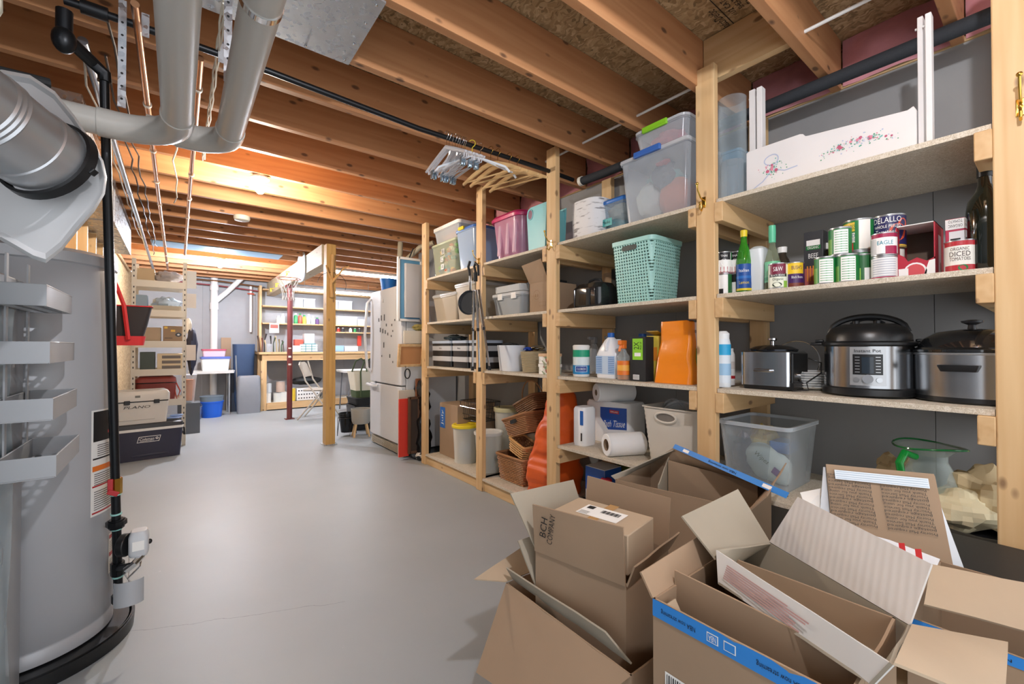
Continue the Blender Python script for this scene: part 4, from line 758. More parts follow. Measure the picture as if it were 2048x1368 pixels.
obj('rim', M().tube([(.10*cos(a), .10*sin(a), h+.006*sin(2*a)) for a in [2*pi*k/44 for k in range(44)]], .0035, 8, closed=True), f_('1F6A38', .1), t)
obj('handle', M().tube([(-.05, .03, h*.86), (-.10, .05, h*.93), (-.125, .06, h*.80), (-.11, .055, h*.55), (-.075, .045, h*.5)], .012, 12), clear((20, 150, 60), .8, .05, 'green_handle'), t)
KR = flat('BFA982', .8, name='kraft_paper', bump=.8, bs=25)
for (dy, dx, dz, s_, sd, lb) in ((-.13, .05, .10, (.09, .10, .11), 2, 'crumpled kraft packing paper right of the glass pitcher'), (-.07, -.05, .07, (.07, .09, .07), 5, 'pale crumpled packing paper in front of the glass pitcher'), (.12, .12, .12, (.05, .06, .07), 8, 'bit of kraft paper peeking out left of the glass pitcher')):
    o = obj('packing_paper', M().blob((0, 0, 0), s_, sd, .5, 22, 14, fq=1.8), KR if sd != 5 else flat('D6C9A6', .8, name='pale_paper', bump=.8, bs=25), ang=15); o.location = (xv+dx, yv+dy, Z4+dz); tag(o, lb, 'packing paper')
t = thing('roasting_pan', 'black pan rim under the crumpled paper by the rightmost post', 'pan', (2.12, yv-.13, Z4+.001)); obj('pan', M().lathe([(.09, 0), (.12, .03), (.125, .03), (.095, .0)], 36, c1=False), BLK, t)
# ================================================================== second bay: top shelf
def handle_slot(t, x, y, z, w, h, mat=BLK, name='hand_hole'):
    m = M(); n = 8; pts = [(y+w/2-h/2+h/2*cos(a), z+h/2*sin(a)) for a in [-pi/2+pi*k/n for k in range(n+1)]]+[(y-w/2+h/2+h/2*cos(a), z+h/2*sin(a)) for a in [pi/2+pi*k/n for k in range(n+1)]]
    m.loft([[(x, a, b) for a, b in pts], [(x+.002, a, b) for a, b in pts]]); return obj(name, m, mat, t)
def stuff_in(name, label, loc, d, c, seed, amp=.35, cat=None):
    o = obj(name, M().blob((0, 0, 0), d, seed, amp, 22, 14), c); o.location = loc; return tag(o, label, cat or name.replace('_', ' '))
BINC = clear((228, 234, 240), .42, .16, 'storage_plastic')
t, yc, w, h = sbin('storage_bin', 'large clear plastic storage bin with white rim and blue latch handle', 'storage bin', 1240, 1378, 296, 1.975, Z1, .43, BINC, clear((235, 238, 242), .7, .2, 'rim_plastic'), .88, .02)
bx, by = t.location.x, yc
obj('latch', M().box((-.225, .02, h-.006), (.02, .16, .03)), f_('3F6FC0'), t, bev=.003)['label'] = 'blue latch handle'
stuff_in('pillow', 'pale pillow seen through the large clear bin', (bx-.08, by+.09, Z1+.15), (.09, .07, .10), f_('DDE0D6', .7), 3, .2)
stuff_in('orange_pumpkin_decoration', 'orange decoration seen through the large clear bin', (bx-.03, by-.05, Z1+.14), (.12, .10, .11), f_('D9662F', .6), 6, .15, 'decoration')
stuff_in('dark_feather_decoration', 'dark blue decoration with red bow inside the large clear bin', (bx-.13, by-.02, Z1+.25), (.04, .06, .07), f_('33475A', .8), 8, .5, 'decoration')
stuff_in('red_bow', 'red bow inside the large clear bin', (bx-.15, by-.03, Z1+.31), (.02, .04, .015), f_('C0282C', .5), 8, .5, 'bow')
stuff_in('teal_cloth', 'teal cloth inside the large clear bin', (bx+.02, by+.06, Z1+.29), (.10, .10, .05), f_('5FA8A4', .7), 12, .3, 'cloth')
zb = Z1+h+.014; y2 = (at(1268, 700, X=2.0).y+at(1376, 700, X=2.0).y)/2; w2 = (at(1268, 700, X=2.0).y-at(1376, 700, X=2.0).y); h2 = at(1320, 250, X=2.0).z-zb
t = thing('small_storage_bin', 'smaller clear storage bin with a lime green latch, on top of the large one', 'storage bin', (2.0+.17, y2, zb)); LG = f_('8FD32E', .35)
obj('body', shell(M(), .34, w2-.01, h2, .9, .04, .0025, lip=.005), BINC, t); obj('lid', M().loft([rrect(.35, w2, .045, h2), rrect(.355, w2+.005, .045, h2+.012), rrect(.33, w2-.02, .04, h2+.02)]), clear((235, 238, 242), .7, .2, 'rim_plastic'), t)
obj('latch', M().box((-.176, .02, h2+.004), (.02, .15, .032)), LG, t, bev=.005)['label'] = 'lime green latch'
stuff_in('red_ornaments', 'red ornaments inside the small clear bin', (2.12, y2-.0, zb+.06), (.09, .10, .045), f_('D2465A', .35), 4, .4, 'ornaments')
# birch print bag / basket
yc, w, h = fr(1122, 1196, 398, 1.985, Z1); BR = None
def birch():
    m, t_, b = newmat('birch_bark'); N = t_.nodes; K = t_.links.new; tc = N.new('ShaderNodeTexCoord'); mp = N.new('ShaderNodeMapping'); mp.inputs['Scale'].default_value = (14, 14, 70); K(tc.outputs['Object'], mp.inputs[0])
    nz = N.new('ShaderNodeTexNoise'); nz.inputs['Scale'].default_value = 1; nz.inputs['Detail'].default_value = 5; K(mp.outputs[0], nz.inputs['Vector'])
    cr = N.new('ShaderNodeValToRGB'); e = cr.color_ramp.elements; e[0].position = .30; e[0].color = lin('77777A'); e[1].position = .43; e[1].color = lin('E4E4E6'); K(nz.outputs['Fac'], cr.inputs[0]); K(cr.outputs[0], b.inputs['Base Color']); b.inputs['Roughness'].default_value = .6; return m
t = thing('birch_print_bin', 'rounded cloth bin printed like birch bark beside the post', 'bin', (1.985+.12, yc-.02, Z1+.001)); w = .25
obj('body', M().loft([rrect(.22, w*.96, .08, 0, 8), rrect(.23, w, .085, h*.5, 8), rrect(.22, w*.96, .08, h*.97, 8), rrect(.17, w*.8, .06, h, 8)]), birch(), t)
t, yc, w, h = sbin('underbed_bin', 'clear bin with a bright blue lid holding fabric, beside the birch print bin', 'storage bin', 1198, 1252, 398, 2.06, Z1, .36, clear((215, 230, 240), .28, .15, 'blue_tint'), f_('2B6FBF', .35), .9, .025)
stuff_in('folded_fabric', 'grey patterned fabric inside the blue-lidded bin', (2.16, yc+.0, Z1+h*.72), (.08, .08, .05), f_('B9AFA0', .8), 3, .4, 'fabric')
stuff_in('mask_pack', 'teal handwritten pack marked Masks inside the blue-lidded bin', (2.14, yc+.02, Z1+h*.32), (.06, .08, .045), f_('3FA8A8', .5), 4, .2, 'pack')
tag(obj('handwritten_note', text(rect(M(), (2.052, yc+.03, Z1+h*.38), NX, NY, .075, .045, 0), 'Masks', (2.0515, yc+.035, Z1+h*.39), .06, .02, NX, NY, 1), [f_('4FB0B0'), INK]), 'teal paper note reading Masks', 'note')
t = thing('blind_bundle', 'stack of white folded blinds lying behind the birch print bin', 'blinds', (2.33, 1.86, Z1+.001))
for k in range(6): obj('slat', M().box((0, 0, .14+.018*k), (.12, .22, .009)), WHITE, t)
obj('carton', M().b2((-.08, -.12, 0), (.08, .12, .13)), CARD, t)
# second shelf, second bay
yc, w, h = fr(1222, 1306, 478, 1.985, Z2)
def perforated(c, s=115, th=.30, name='perforated'):
    m, t_, b = newmat(name); N = t_.nodes; K = t_.links.new; b.inputs['Base Color'].default_value = lin(c); b.inputs['Roughness'].default_value = .4
    tc = N.new('ShaderNodeTexCoord'); sx = N.new('ShaderNodeSeparateXYZ'); K(tc.outputs['Object'], sx.inputs[0])
    ad = N.new('ShaderNodeMath'); ad.operation = 'ADD'; K(sx.outputs[0], ad.inputs[0]); K(sx.outputs[1], ad.inputs[1])
    outs = []
    for src, off in ((ad.outputs[0], 0), (sx.outputs[2], 0)):
        q = N.new('ShaderNodeMath'); q.operation = 'MULTIPLY'; q.inputs[1].default_value = s*pi; K(src, q.inputs[0]); outs.append(q.outputs[0])
    u = N.new('ShaderNodeMath'); u.operation = 'ADD'; K(outs[0], u.inputs[0]); K(outs[1], u.inputs[1]); v = N.new('ShaderNodeMath'); v.operation = 'SUBTRACT'; K(outs[0], v.inputs[0]); K(outs[1], v.inputs[1])
    s1 = N.new('ShaderNodeMath'); s1.operation = 'SINE'; K(u.outputs[0], s1.inputs[0]); s2 = N.new('ShaderNodeMath'); s2.operation = 'SINE'; K(v.outputs[0], s2.inputs[0])
    mu = N.new('ShaderNodeMath'); mu.operation = 'MULTIPLY'; K(s1.outputs[0], mu.inputs[0]); K(s2.outputs[0], mu.inputs[1])
    gt = N.new('ShaderNodeMath'); gt.operation = 'GREATER_THAN'; gt.inputs[1].default_value = th; K(mu.outputs[0], gt.inputs[0])
    tr = N.new('ShaderNodeBsdfTransparent'); mx = N.new('ShaderNodeMixShader'); K(gt.outputs[0], mx.inputs[0]); K(b.outputs[0], mx.inputs[1]); K(tr.outputs[0], mx.inputs[2]); K(mx.outputs[0], N['Material Output'].inputs[0]); return m
MINT = 'A5D6CE'; t = thing('perforated_basket', 'tall mint green perforated plastic basket with oval handle hole', 'basket', (1.985+.15, yc-.0, Z2+.001)); d = .30
obj('body', M().loft([rrect(d*.86, w*.86, .03, .006, 6), rrect(d, w, .035, h-.022, 6), rrect(d-.004, w-.004, .035, h-.022, 6), rrect(d*.86-.004, w*.86-.004, .03, .01, 6)], False, False), perforated(MINT, 58, .2), t)
obj('rim', shell(M(), d+.012, w+.012, .024, .99, .037, .006, z0=h-.024), f_(MINT, .4), t); obj('base', M().loft([rrect(d*.86, w*.86, .03, 0, 6), rrect(d*.87, w*.87, .03, .012, 6)]), f_(MINT, .4), t)
handle_slot(t, -d/2+.004-.006, .01, h*.87, .10, .028, f_('20302F'))
yc, w, h = fr(1135, 1200, 562, 2.0, Z2); t = thing('toiletry_bag', 'glossy black zip case with a top handle', 'bag', (2.11, yc-.005, Z2+.001)); w = .24; h = .16
obj('body', M().loft([rrect(.18, w*.95, .03, 0), rrect(.20, w, .04, .03), rrect(.20, w, .04, h*.8), rrect(.15, w*.88, .05, h)]), flat('1C1E21', .15, name='patent', coat=.6), t, bev=.003)
obj('handle', M().tube([(0, .06, h-.004), (0, .045, h+.025), (0, 0, h+.034), (0, -.045, h+.025), (0, -.06, h-.004)], .008, 8), BLKM, t); obj('pocket', M().loft([rrect(.02, .03, .008, .02), rrect(.022, .03, .01, h*.75)]), BLKM, t); LAST[0].location = (-.10, -.03, 0)
t = thing('paper_bag', 'brown kraft paper bag with a black strap behind the zip case', 'bag', (2.33, 1.80, Z2+.001)); obj('bag', M().loft([rrect(.10, .26, .01, 0), rrect(.08, .25, .01, .26)]), CARD, t); obj('strap', M().box((-.055, .02, .14), (.01, .035, .27)), BLKM, t, bev=.002); obj('price_tag', M().box((-.06, -.05, .18), (.004, .05, .035)), PAPER, t)
# third shelf, second bay
def cyl_label(t, r_, A, rows, h):
    m = M(); ms = []
    for (f0, f1, a0, a1, c) in rows: ms.append(c); cpatch(m, r_, A+a0, A+a1, h*f0, h*f1, len(ms)-1, lift=.0005+.0003*len(ms), n=18)
    return m, ms
y = at(1156, 700, X=2.0).y; h = at(1156, 690, X=2.0).z-Z3; t = thing('wipes_canister', 'white canister of disinfecting wipes with green and blue label', 'canister', (2.03, y, Z3+.001)); r_ = .052; A = ang_to_cam(2.03, y)
obj('body', M().lathe([(r_-.003, 0), (r_, .006), (r_, h*.86), (r_-.004, h*.88)], 36), WHITE, t); obj('lid', M().lathe([(r_+.001, h*.86), (r_+.002, h*.97), (r_-.006, h)], 36), WHITE, t)
m, ms = cyl_label(t, r_, A, [(.08, .84, -2, 2, f_('DDEBEE')), (.62, .84, -2, 2, f_('1E9E78')), (.08, .36, -2, 2, f_('1E86C6')), (.15, .34, -.75, .75, f_('C8D8E8')), (.165, .325, -.66, .66, f_('274A9A'))], h); ms.append(WHITE); ctext(m, 'CLOROX', r_, A, h*.245, .055, .014, len(ms)-1, lift=.0035); obj('label', m, ms, t, smooth=False)
y = at(1203, 700, X=2.0).y; h = at(1203, 666, X=2.02).z-Z3; t = thing('bleach_jug', 'white bleach jug with blue cap and pale blue label', 'jug', (2.07, y-.015, Z3+.001)); jw, jd = .165, .11
obj('body', M().loft([rrect(jd*.95, jw*.95, .03, 0, 6), rrect(jd, jw, .035, .01, 6), rrect(jd, jw, .035, h*.52, 6), rrect(jd*.85, jw*.82, .035, h*.66, 6), rrect(jd*.5, jw*.42, .02, h*.84, 6), rrect(.032, .032, .015, h*.91, 6)]), flat('EEF2F8', .3, name='hdpe'), t)
obj('cap', M().lathe([(.021, h*.90), (.021, h*.99), (.018, h)], 20), BLUE, t); obj('handle', M().tube([(-jd*.44, -.005, h*.60), (-jd*.40, 0, h*.74), (-jd*.2, .0, h*.86)], .012, 8), flat('EEF2F8', .3, name='hdpe'), t)
m = M(); rect(m, (-jd/2-.0006, 0, h*.29), NX, NY, jw*.86, h*.40, 0); rect(m, (-jd/2-.0012, 0, h*.29), NX, NY, jw*.26, h*.40, 1)
for s_ in (-1, 1): 
    for k in range(9): rect(m, (-jd/2-.0016, s_*jw*.28, h*(.13+.04*k)), NX, NY, jw*.26, h*.012, 2)
obj('label', m, [f_('A8C6E8'), f_('C4D9F0'), f_('4A78B8')], t, smooth=False)
y = at(1222, 700, X=2.2).y; bottle('detergent_bottle', 'pale blue jug half hidden between the bleach and the orange sprayer', 1236, 2.14, Z3, [(.04, 0), (.045, .01), (.045, .16), (.03, .2), (.018, .215)], f_('8FB8E0'), [(.02, .21), (.02, .235)], WHITE, cat='jug')
y = at(1247, 700, X=2.0).y; h = at(1247, 676, X=2.0).z-Z3
t = bottle('spray_bottle', 'clear spray bottle of orange cleaner with orange trigger', 1247, 2.0, Z3, [(.033, 0), (.035, .006), (.034, .10), (.036, .13), (.020, .155), (.013, .175)], clear((220, 225, 225), .3, .1, 'spray'), None, None, (.0355, .03, .11, f_('E77A2A'), [(.3, .7, f_('F2B04A'))]), cat='spray bottle')
obj('trigger_head', M().box((0, 0, .19), (.03, .026, .025)).box((-.01, 0, .212), (.055, .024, .026)).box((-.03, 0, .185), (.008, .016, .05), ry=.35), ORNG, t, bev=.004); obj('liquid', M().lathe([(.031, .004), (.033, .03)], 24), f_('C77A30'), t)
for px, X_, lb in ((1228, 2.33, 'left'), (1262, 2.32, 'right')):
    t = bottle('sprayer', 'grey trigger sprayer poking up behind the cleaners, %s one' % lb, px-40, X_, Z3, [(.03, 0), (.035, .02), (.035, .17), (.014, .21)], FROST, None, cat='spray bottle')
    obj('trigger_head', M().box((0, 0, .235), (.035, .04, .05)).box((-.03, .0, .25), (.06, .025, .022)), GRAYP, t, bev=.005)
yc, w, h = fr(1260, 1291, 674, 1.985, Z3); t = thing('duster_refill_box', 'tall black box with a lime panel reading 2X', 'box', (2.03, yc, Z3+.001)); BD = .075
carton(t, .09, w, h, BLKM); m = M(); rect(m, (-.0452, .0, h*.72), NX, NY, w*.66, h*.48, 0); text(m, '2X', (-.0455, .008, h*.80), h*.17, w*.32, (0, 0, 1), (0, 1, 0), 1); text(m, 'PICK UP', (-.0455, -w*.2, h*.80), h*.17, w*.12, (0, 0, 1), (0, 1, 0), 1); rect(m, (-.0455, 0, h*.6), NX, NY, w*.4, h*.08, 2); rect(m, (-.0452, .01, h*.09), NX, NY, w*.4, h*.11, 2)
for k in range(7): rect(m, (-.0457, .01+w*(.15-.05*k), h*.09), NX, NY, w*.018, h*.09, 1)
obj('print', m, [f_('8ED036'), BLK, WHT], t, smooth=False)
yc, w, h = fr(1291, 1308, 672, 2.02, Z3); t = thing('snack_carton', 'yellow and green carton between the black box and the orange bag', 'box', (2.13, yc+.01, Z3+.001)); carton(t, .14, .075, h, f_('D8C24A')); m = M(); rect(m, (0, -.038, h*.5), (1, 0, 0), NY, .12, h*.4, 0); rect(m, (-.071, 0, h*.6), NX, NY, .06, h*.3, 1); obj('print', m, [f_('8DB84A'), f_('E08A2A')], t, smooth=False)
obj('top_flap', M().box((-.02, -.0, h+.012), (.11, .07, .003), ry=.25), f_('C9A03A'), t)
bottle('bleach_bottle', 'white bottle with blue cap showing above the black box', 1285, 2.30, Z3, [(.05, 0), (.05, .2), (.02, .25)], WHITE, [(.024, .245), (.024, .27)], BLUE)
yc, w, h = fr(1307, 1372, 642, 1.975, Z3); t = thing('orange_bag', 'glossy orange plastic shopping bag standing on the shelf', 'bag', (2.05, yc, Z3+.001)); w = .205
def baggy(d, w, h, seed, amp, top=.75, nu=40, nv=18):
    rings = []
    for i in range(nv+1):
        f = i/nv; k = 1+(top-1)*f; base = rrect(d*(1-.55*f), w*k, min(.02, d*.2), h*f, nu//4-1)
        rings.append([(p[0]+amp*noise.noise(Vector((p[0]*9, p[1]*14, p[2]*11+seed))), p[1]+amp*.7*noise.noise(Vector((p[1]*9, p[2]*12, seed+5.))), p[2]+(.012*noise.noise(Vector((p[1]*30, seed, 0))) if i == nv else 0)) for p in base])
    return M().loft(rings)
obj('bag', baggy(.12, w, h, 3, .012, .80), flat('F08A1E', .22, name='glossy_orange', bump=1, bs=9), t, ang=60)
yc, w, h = fr(1368, 1394, 645, 2.06, Z3); t = thing('mop_pad_box', 'tall white and green cleaning pad box beside the wide post', 'box', (2.13, yc-.005, Z3+.001)); w = .085; carton(t, .12, w, h, f_('E6E8EA')); m = M(); rect(m, (-.0605, .0, h*.35), NX, NY, w*.8, h*.45, 0); rect(m, (-.061, .01, h*.5), NX, NY, w*.5, h*.3, 1); rect(m, (-.0605, 0, h*.08), NX, NY, w*.8, h*.12, 2)
for k in range(8): rect(m, (-.0615, .01, h*(.38+.03*k)), NX, NY, w*.4, h*.01, 3)
text(m, 'swiffer', (-.0612, 0, h*.86), w*.8, .02, NX, NY, 3); obj('print', m, [f_('2F9A50'), f_('BFE0A8'), f_('B0703A'), INK], t, smooth=False)
# fourth shelf, second bay
y = at(1190, 700, X=2.02).y; TP = flat('F0F1F2', .6, name='tissue', bump=.3, bs=40)
yc, w, h = fr(1170, 1262, 822, 2.03, Z4); yc = at(1170, 800, X=2.22).y-.18; t = thing('bath_tissue_pack', 'shrink-wrapped pack of bath tissue with a blue panel', 'tissue pack', (2.22+.10, yc, Z4+.001)); w = .36; h = .27
obj('pack', M().loft([rrect(.19, w*.97, .03, 0), rrect(.2, w, .035, .02), rrect(.2, w, .035, h-.02), rrect(.18, w*.94, .03, h)]), TP, t)
m = M(); m.add([(-.1015, w*.12, h*.86), (-.1015, -w*.47, h*.90), (-.1015, -w*.47, h*.40), (-.1015, -w*.06, h*.34), (-.1015, w*.12, h*.62)], [(0, 1, 2, 3, 4)], 0); rect(m, (-.1018, -w*.2, h*.78), NX, NY, .075, .022, 1); text(m, 'KIRKLAND', (-.1024, -w*.2, h*.78), .06, .010, NX, NY, 2); text(m, 'Bath Tissue', (-.1020, -w*.2, h*.50), w*.48, .042, (0, -1, .1), NY, 2, slant=.25)
obj('print', m, [f_('1C4FA8'), f_('B8303A'), WHT], t, smooth=False)
t = thing('bath_tissue_pack', 'narrow white tissue pack standing left of the blue-panelled pack', 'tissue pack', (2.08, at(1156, 800, X=2.02).y+.0, Z4+.001)); obj('pack', M().loft([rrect(.12, .098, .03, 0), rrect(.13, .105, .035, .02), rrect(.13, .105, .035, .23), rrect(.11, .09, .03, .245)]), TP, t)
m = M(); rect(m, (-.066, -.037, .18), NX, NY, .028, .09, 0, lift=.001); rect(m, (-.066, -.035, .06), NX, NY, .012, .05, 1, lift=.001); obj('print', m, [BLUE, INK], t, smooth=False)
def roll(label, c, ax, L, r_, core=.02):
    t = thing('paper_towel_roll', label, 'paper towel', c); ax = Vector(ax).normalized(); t.rotation_mode = 'QUATERNION'; t.rotation_quaternion = Vector((0, 0, 1)).rotation_difference(ax)
    obj('paper', M().lathe([(core, 0), (r_-.004, 0), (r_, .004), (r_, L-.004), (r_-.004, L), (core, L)], 40, c0=False, c1=False), TP, t); obj('core', M().lathe([(core, .001), (core, L-.001), (core-.0015, L-.001), (core-.0015, .001), (core, .001)], 24, c0=False, c1=False), CARD, t); obj('loose_sheet', M().lathe([(r_+.002, .006), (r_+.002, L-.006)], 40, c0=False, c1=False), TP, t); return t
p = at(1192, 808, X=2.16); roll('paper towel roll lying on top of the tissue pack', (2.16, p.y-.0, Z4+h+.062), (.9, -.42, 0), .26, .060, .020)
p = at(1212, 885, X=1.95); roll('paper towel roll lying in front of the tissue pack on the shelf edge', (1.95, p.y-.0, Z4+.066), (.9, -.42, .0), .23, .064, .034)
yc, w, h = fr(1278, 1378, 818, 1.985, Z4); TAN = f_('CFC8BC', .45); t = thing('ribbed_tote', 'beige ribbed plastic tote holding clear plastic lids', 'tote', (2.145, yc-.01, Z4+.001)); d = .27; w = .31
obj('body', M().loft([rrect(d*(.82+.18*k/24)+(.004 if k % 2 else 0), w*(.82+.18*k/24)+(.004 if k % 2 else 0), .03, h*k/24*.98, 5) for k in range(25)]+[rrect(d+.02, w+.02, .035, h*.985, 5), rrect(d+.02, w+.02, .035, h, 5), rrect(d-.006, w-.006, .03, h, 5), rrect(d*.8, w*.8, .03, .01, 5)]), TAN, t, ang=25)
obj('grip', M().tube([(-d/2-.004+0*a, .06*cos(a)+.01, h*.84+.026*sin(a)) for a in [2*pi*k/24 for k in range(24)]], .006, 8, closed=True), TAN, t); handle_slot(t, -d/2-.001, .01, h*.84, .105, .04, f_('77716A'))
for k, (dy, a, lb) in enumerate(((-.02, .3, 'clear arched plastic lid standing in the ribbed tote'), (.05, -.3, 'cloudy plastic lid behind the arched one in the ribbed tote'))):
    o = obj('arched_cover', M().tube([(0, .09*cos(q), .085*sin(q)) for q in [pi*j/16 for j in range(17)]], .008, 8).loft([[(0, .085*cos(pi*j/16), .08*sin(pi*j/16)) for j in range(17)], [(.003, .085*cos(pi*j/16), .08*sin(pi*j/16)) for j in range(17)]]), clear((215, 220, 225), .4, .15, 'lid_plastic')); o.location = (2.12+.05*k, yc+dy, Z4+h*.82); o.rotation_euler = (0, 0, a); tag(o, lb, 'plastic lid')
# floor shelf, second bay
def floor_cloth():
    t = thing('orange_duffel', 'tall slumped orange nylon bag leaning on the post down to the floor shelf', 'bag', (2.15, 2.245, Z5+.001))
    rings = []; hh = .74
    for i in range(61):
        f = i/60; base = rrect(.36*(1-.45*f**1.5), .29*(1-.70*f**2.6), .08, hh*f, 9, .02*f, .02-.07*f)
        rings.append([(p[0]+.035*noise.noise(Vector((p[0]*6, p[1]*6, p[2]*9)))+.022*abs(noise.noise(Vector((p[0]*12, p[1]*14+p[2]*9, p[2]*16))))-.01, p[1]+.03*noise.noise(Vector((p[1]*8, p[2]*10, 3))), p[2]) for p in base])
    obj('bag', M().loft(rings), flat('DE5F22', .42, name='orange_nylon', bump=1, bs=16), t, ang=70)
floor_cloth()
yc, w, h = fr(1153, 1205, 944, 2.02, Z5); t = thing('drinking_glass_box', 'blue and white cardboard box on the floor shelf under the tissue', 'box', (2.14, yc-.01, Z5+.001)); w = .155; h = .29; carton(t, .16, w, h, f_('E9EAEE')); m = M(); rect(m, (-.0805, 0, h*.74), NX, NY, w, h*.5, 0); rect(m, (0, -w/2-.0005, h*.74), (1, 0, 0), NY, .16, h*.5, 0); text(m, 'Kroger', (-.0812, 0, h*.72), w*.5, .018, NX, NY, 1); rect(m, (-.0806, 0, h*.2), NX, NY, w*.8, h*.3, 2); obj('print', m, [f_('2A5CB0'), WHT, f_('B9B6BE')], t, smooth=False)
o = obj('film_bag', baggy(.10, .12, .26, 9, .05, .3), clear((200, 190, 215), .3, .08, 'purple_film'), ang=20); o.location = (1.99, yc-.14, Z5+.001); tag(o, 'crinkled purple-tinted clear plastic bag before the blue box', 'plastic bag')
t = thing('olive_box', 'dark olive green box behind the blue box on the floor shelf', 'box', (2.33, yc-.16, Z5+.001)); carton(t, .15, .26, .33, f_('5F6B22')); obj('lid', M().b2((-.08, -.135, .30), (.08, .135, .335)), f_('6E7C28'), t)
bottle('red_cap_jar', 'dark jar with a red cap on the floor shelf', 1212, 2.06, Z5, [(.035, 0), (.04, .02), (.04, .18), (.03, .20)], BLK, [(.034, .2), (.034, .24), (.03, .245)], RED, cat='jar')
o = obj('red_bowl', M().lathe([(.05, 0), (.10, .05), (.12, .06), (.115, .055), (.05, .01)], 30, c1=False), RED); o.location = (2.33, 1.52, Z5+.25); tag(o, 'red bowl showing dimly above the cartons', 'bowl')
o = obj('crate', M().b2((-.12, -.16, 0), (.12, .16, .245)), DKGRAY); o.location = (2.33, 1.50, Z5+.001); tag(o, 'dark crate under the red bowl', 'crate')
# ================================================================== third bay
yc, w, h = fr(974, 1052, 428, 1.985, Z1); PK = clear((236, 178, 210), .5, .18, 'pink_plastic')
t = thing('storage_tub', 'large translucent tub with a magenta lid on the top shelf', 'storage tub', (2.19, yc+.02, Z1+.001)); w = .38; d = .40; h = .355
obj('body', M().loft([rrect(d*.84, w*.84, .07, 0, 8), rrect(d, w, .08, h*.92, 8)], True, False), PK, t); obj('lid', M().loft([rrect(d+.03, w+.03, .09, h*.88, 8), rrect(d+.035, w+.035, .09, h*.94, 8), rrect(d, w, .08, h, 8)]), f_('C8326E', .35), t)
for dy in (-.12, -.03, .07): obj('rib', M().box((-d/2*.96, dy, h*.46), (.02, .035, h*.72), ry=.06), clear((240, 215, 230), .5, .2, 'pink_rib'), t, bev=.008)
yc, w, h = fr(1050, 1093, 418, 1.99, Z1); t = thing('bath_tub_caddy', 'turquoise plastic panel bin with a round hand hole', 'bin', (2.10, yc+.0, Z1+.001)); TQ = f_('7CC4CC', .4); w = .215; h = .33
prof = [(w*.40, 0), (w*.5, h*.86), (w*.44, h*.96), (w*.30, h), (-w*.5, h), (-w*.42, 0)]
m = M(); n = 20; hole = [(w*.30+.027*cos(2*pi*k/n), h*.84+.036*sin(2*pi*k/n)) for k in range(n)]
m.loft([[(-.10, y, z) for y, z in prof], [(-.095, y, z) for y, z in prof]]); m.loft([[(.09, y, z*.98) for y, z in prof], [(.095, y, z*.98) for y, z in prof]]); m.b2((-.095, w*.36, 0), (.09, w*.42, h*.86)).b2((-.095, -w*.43, 0), (.09, -w*.38, h*.9)).b2((-.095, -w*.4, 0), (.09, w*.4, .006))
obj('body', m, TQ, t, bev=.003); obj('hand_hole', M().loft([[(-.1012, y, z) for y, z in hole], [(-.1004, y, z) for y, z in hole]]), f_('7A4A66'), t); obj('hole_rim', M().tube([(-.101, y, z) for y, z in hole], .004, 6, closed=True), TQ, t)
GB = clear((205, 196, 180), .62, .3, 'tan_tub')
t = thing('flat_storage_box', 'long low clear storage box with white latches', 'storage box', (2.11, at(1010, 600, X=2.0).y-.03, Z2+.001)); w = .37; d = .24; h = .15
obj('body', shell(M(), d, w, h, .9, .03, .003, lip=.006), clear((200, 206, 210), .5, .2, 'grey_clear'), t); obj('lid', M().loft([rrect(d+.02, w+.02, .035, h), rrect(d+.02, w+.02, .035, h+.02), rrect(d-.03, w-.03, .03, h+.03)]), clear((225, 228, 230), .75, .25, 'grey_lid'), t)
for dy in (-.10, .07): obj('latch', M().box((-d/2-.008, dy, h-.005), (.01, .055, .045)), WHITE, t, bev=.002)
obj('second_tray', shell(M(), d*.96, w*.94, .05, .97, .03, .003, z0=h+.032), clear((225, 228, 230), .6, .25, 'grey_lid'), t)
t = thing('dark_storage_box', 'dark blue-grey lidded box behind the low clear box', 'storage box', (2.365, 2.64, Z2+.001)); obj('body', shell(M(), .18, .40, .27, .95, .02, .003), f_('4A525A'), t); obj('lid', M().b2((-.095, -.205, .27), (.095, .205, .29)), f_('3C444C'), t, bev=.003)
y = at(1076, 600, X=2.0).y; t = thing('open_carton', 'brown cardboard box with one flap standing up beside the post', 'carton', (2.15, y+.005, Z2+.001)); w = .20; h = .215; d = .28
m = M(); m.b2((-d/2, -w/2, 0), (d/2, w/2, .004)).b2((-d/2, -w/2, 0), (-d/2+.004, w/2, h)).b2((d/2-.004, -w/2, 0), (d/2, w/2, h)).b2((-d/2, -w/2, 0), (d/2, -w/2+.004, h)).b2((-d/2, w/2-.004, 0), (d/2, w/2, h)); obj('body', m, CARD, t)
obj('flap', M().slab([(-d/2, -w/2, h), (-d/2, w/2, h), (-d/2-.05, w/2+.03, h+.13), (-d/2-.05, -w/2+.02, h+.15)], .004), CARD, t); m = M(); n = 24
for r0 in (.032, .030): pass
m.add([(-d/2-.001, .02+.034*cos(2*pi*k/n), h*.6+.034*sin(2*pi*k/n)) for k in range(n)]+[(-d/2-.001, .02+.031*cos(2*pi*k/n), h*.6+.031*sin(2*pi*k/n)) for k in range(n)], [(k, (k+1) % n, n+(k+1) % n, n+k) for k in range(n)], 0)
for dx in (-.012, .012): m.add([(-d/2-.001, .02+dx+.008*cos(a), h*.58+.012*sin(a)) for a in [2*pi*k/10 for k in range(10)]], [tuple(range(10))], 0)
rect(m, (-d/2, -.04, h*.28), NX, NY, .07, .028, 0, lift=.001); rect(m, (-d/2, -.04, h*.28), NX, NY, .066, .024, 1, lift=.0014); obj('print', m, [f_('8A6A48'), CARD], t, smooth=False)
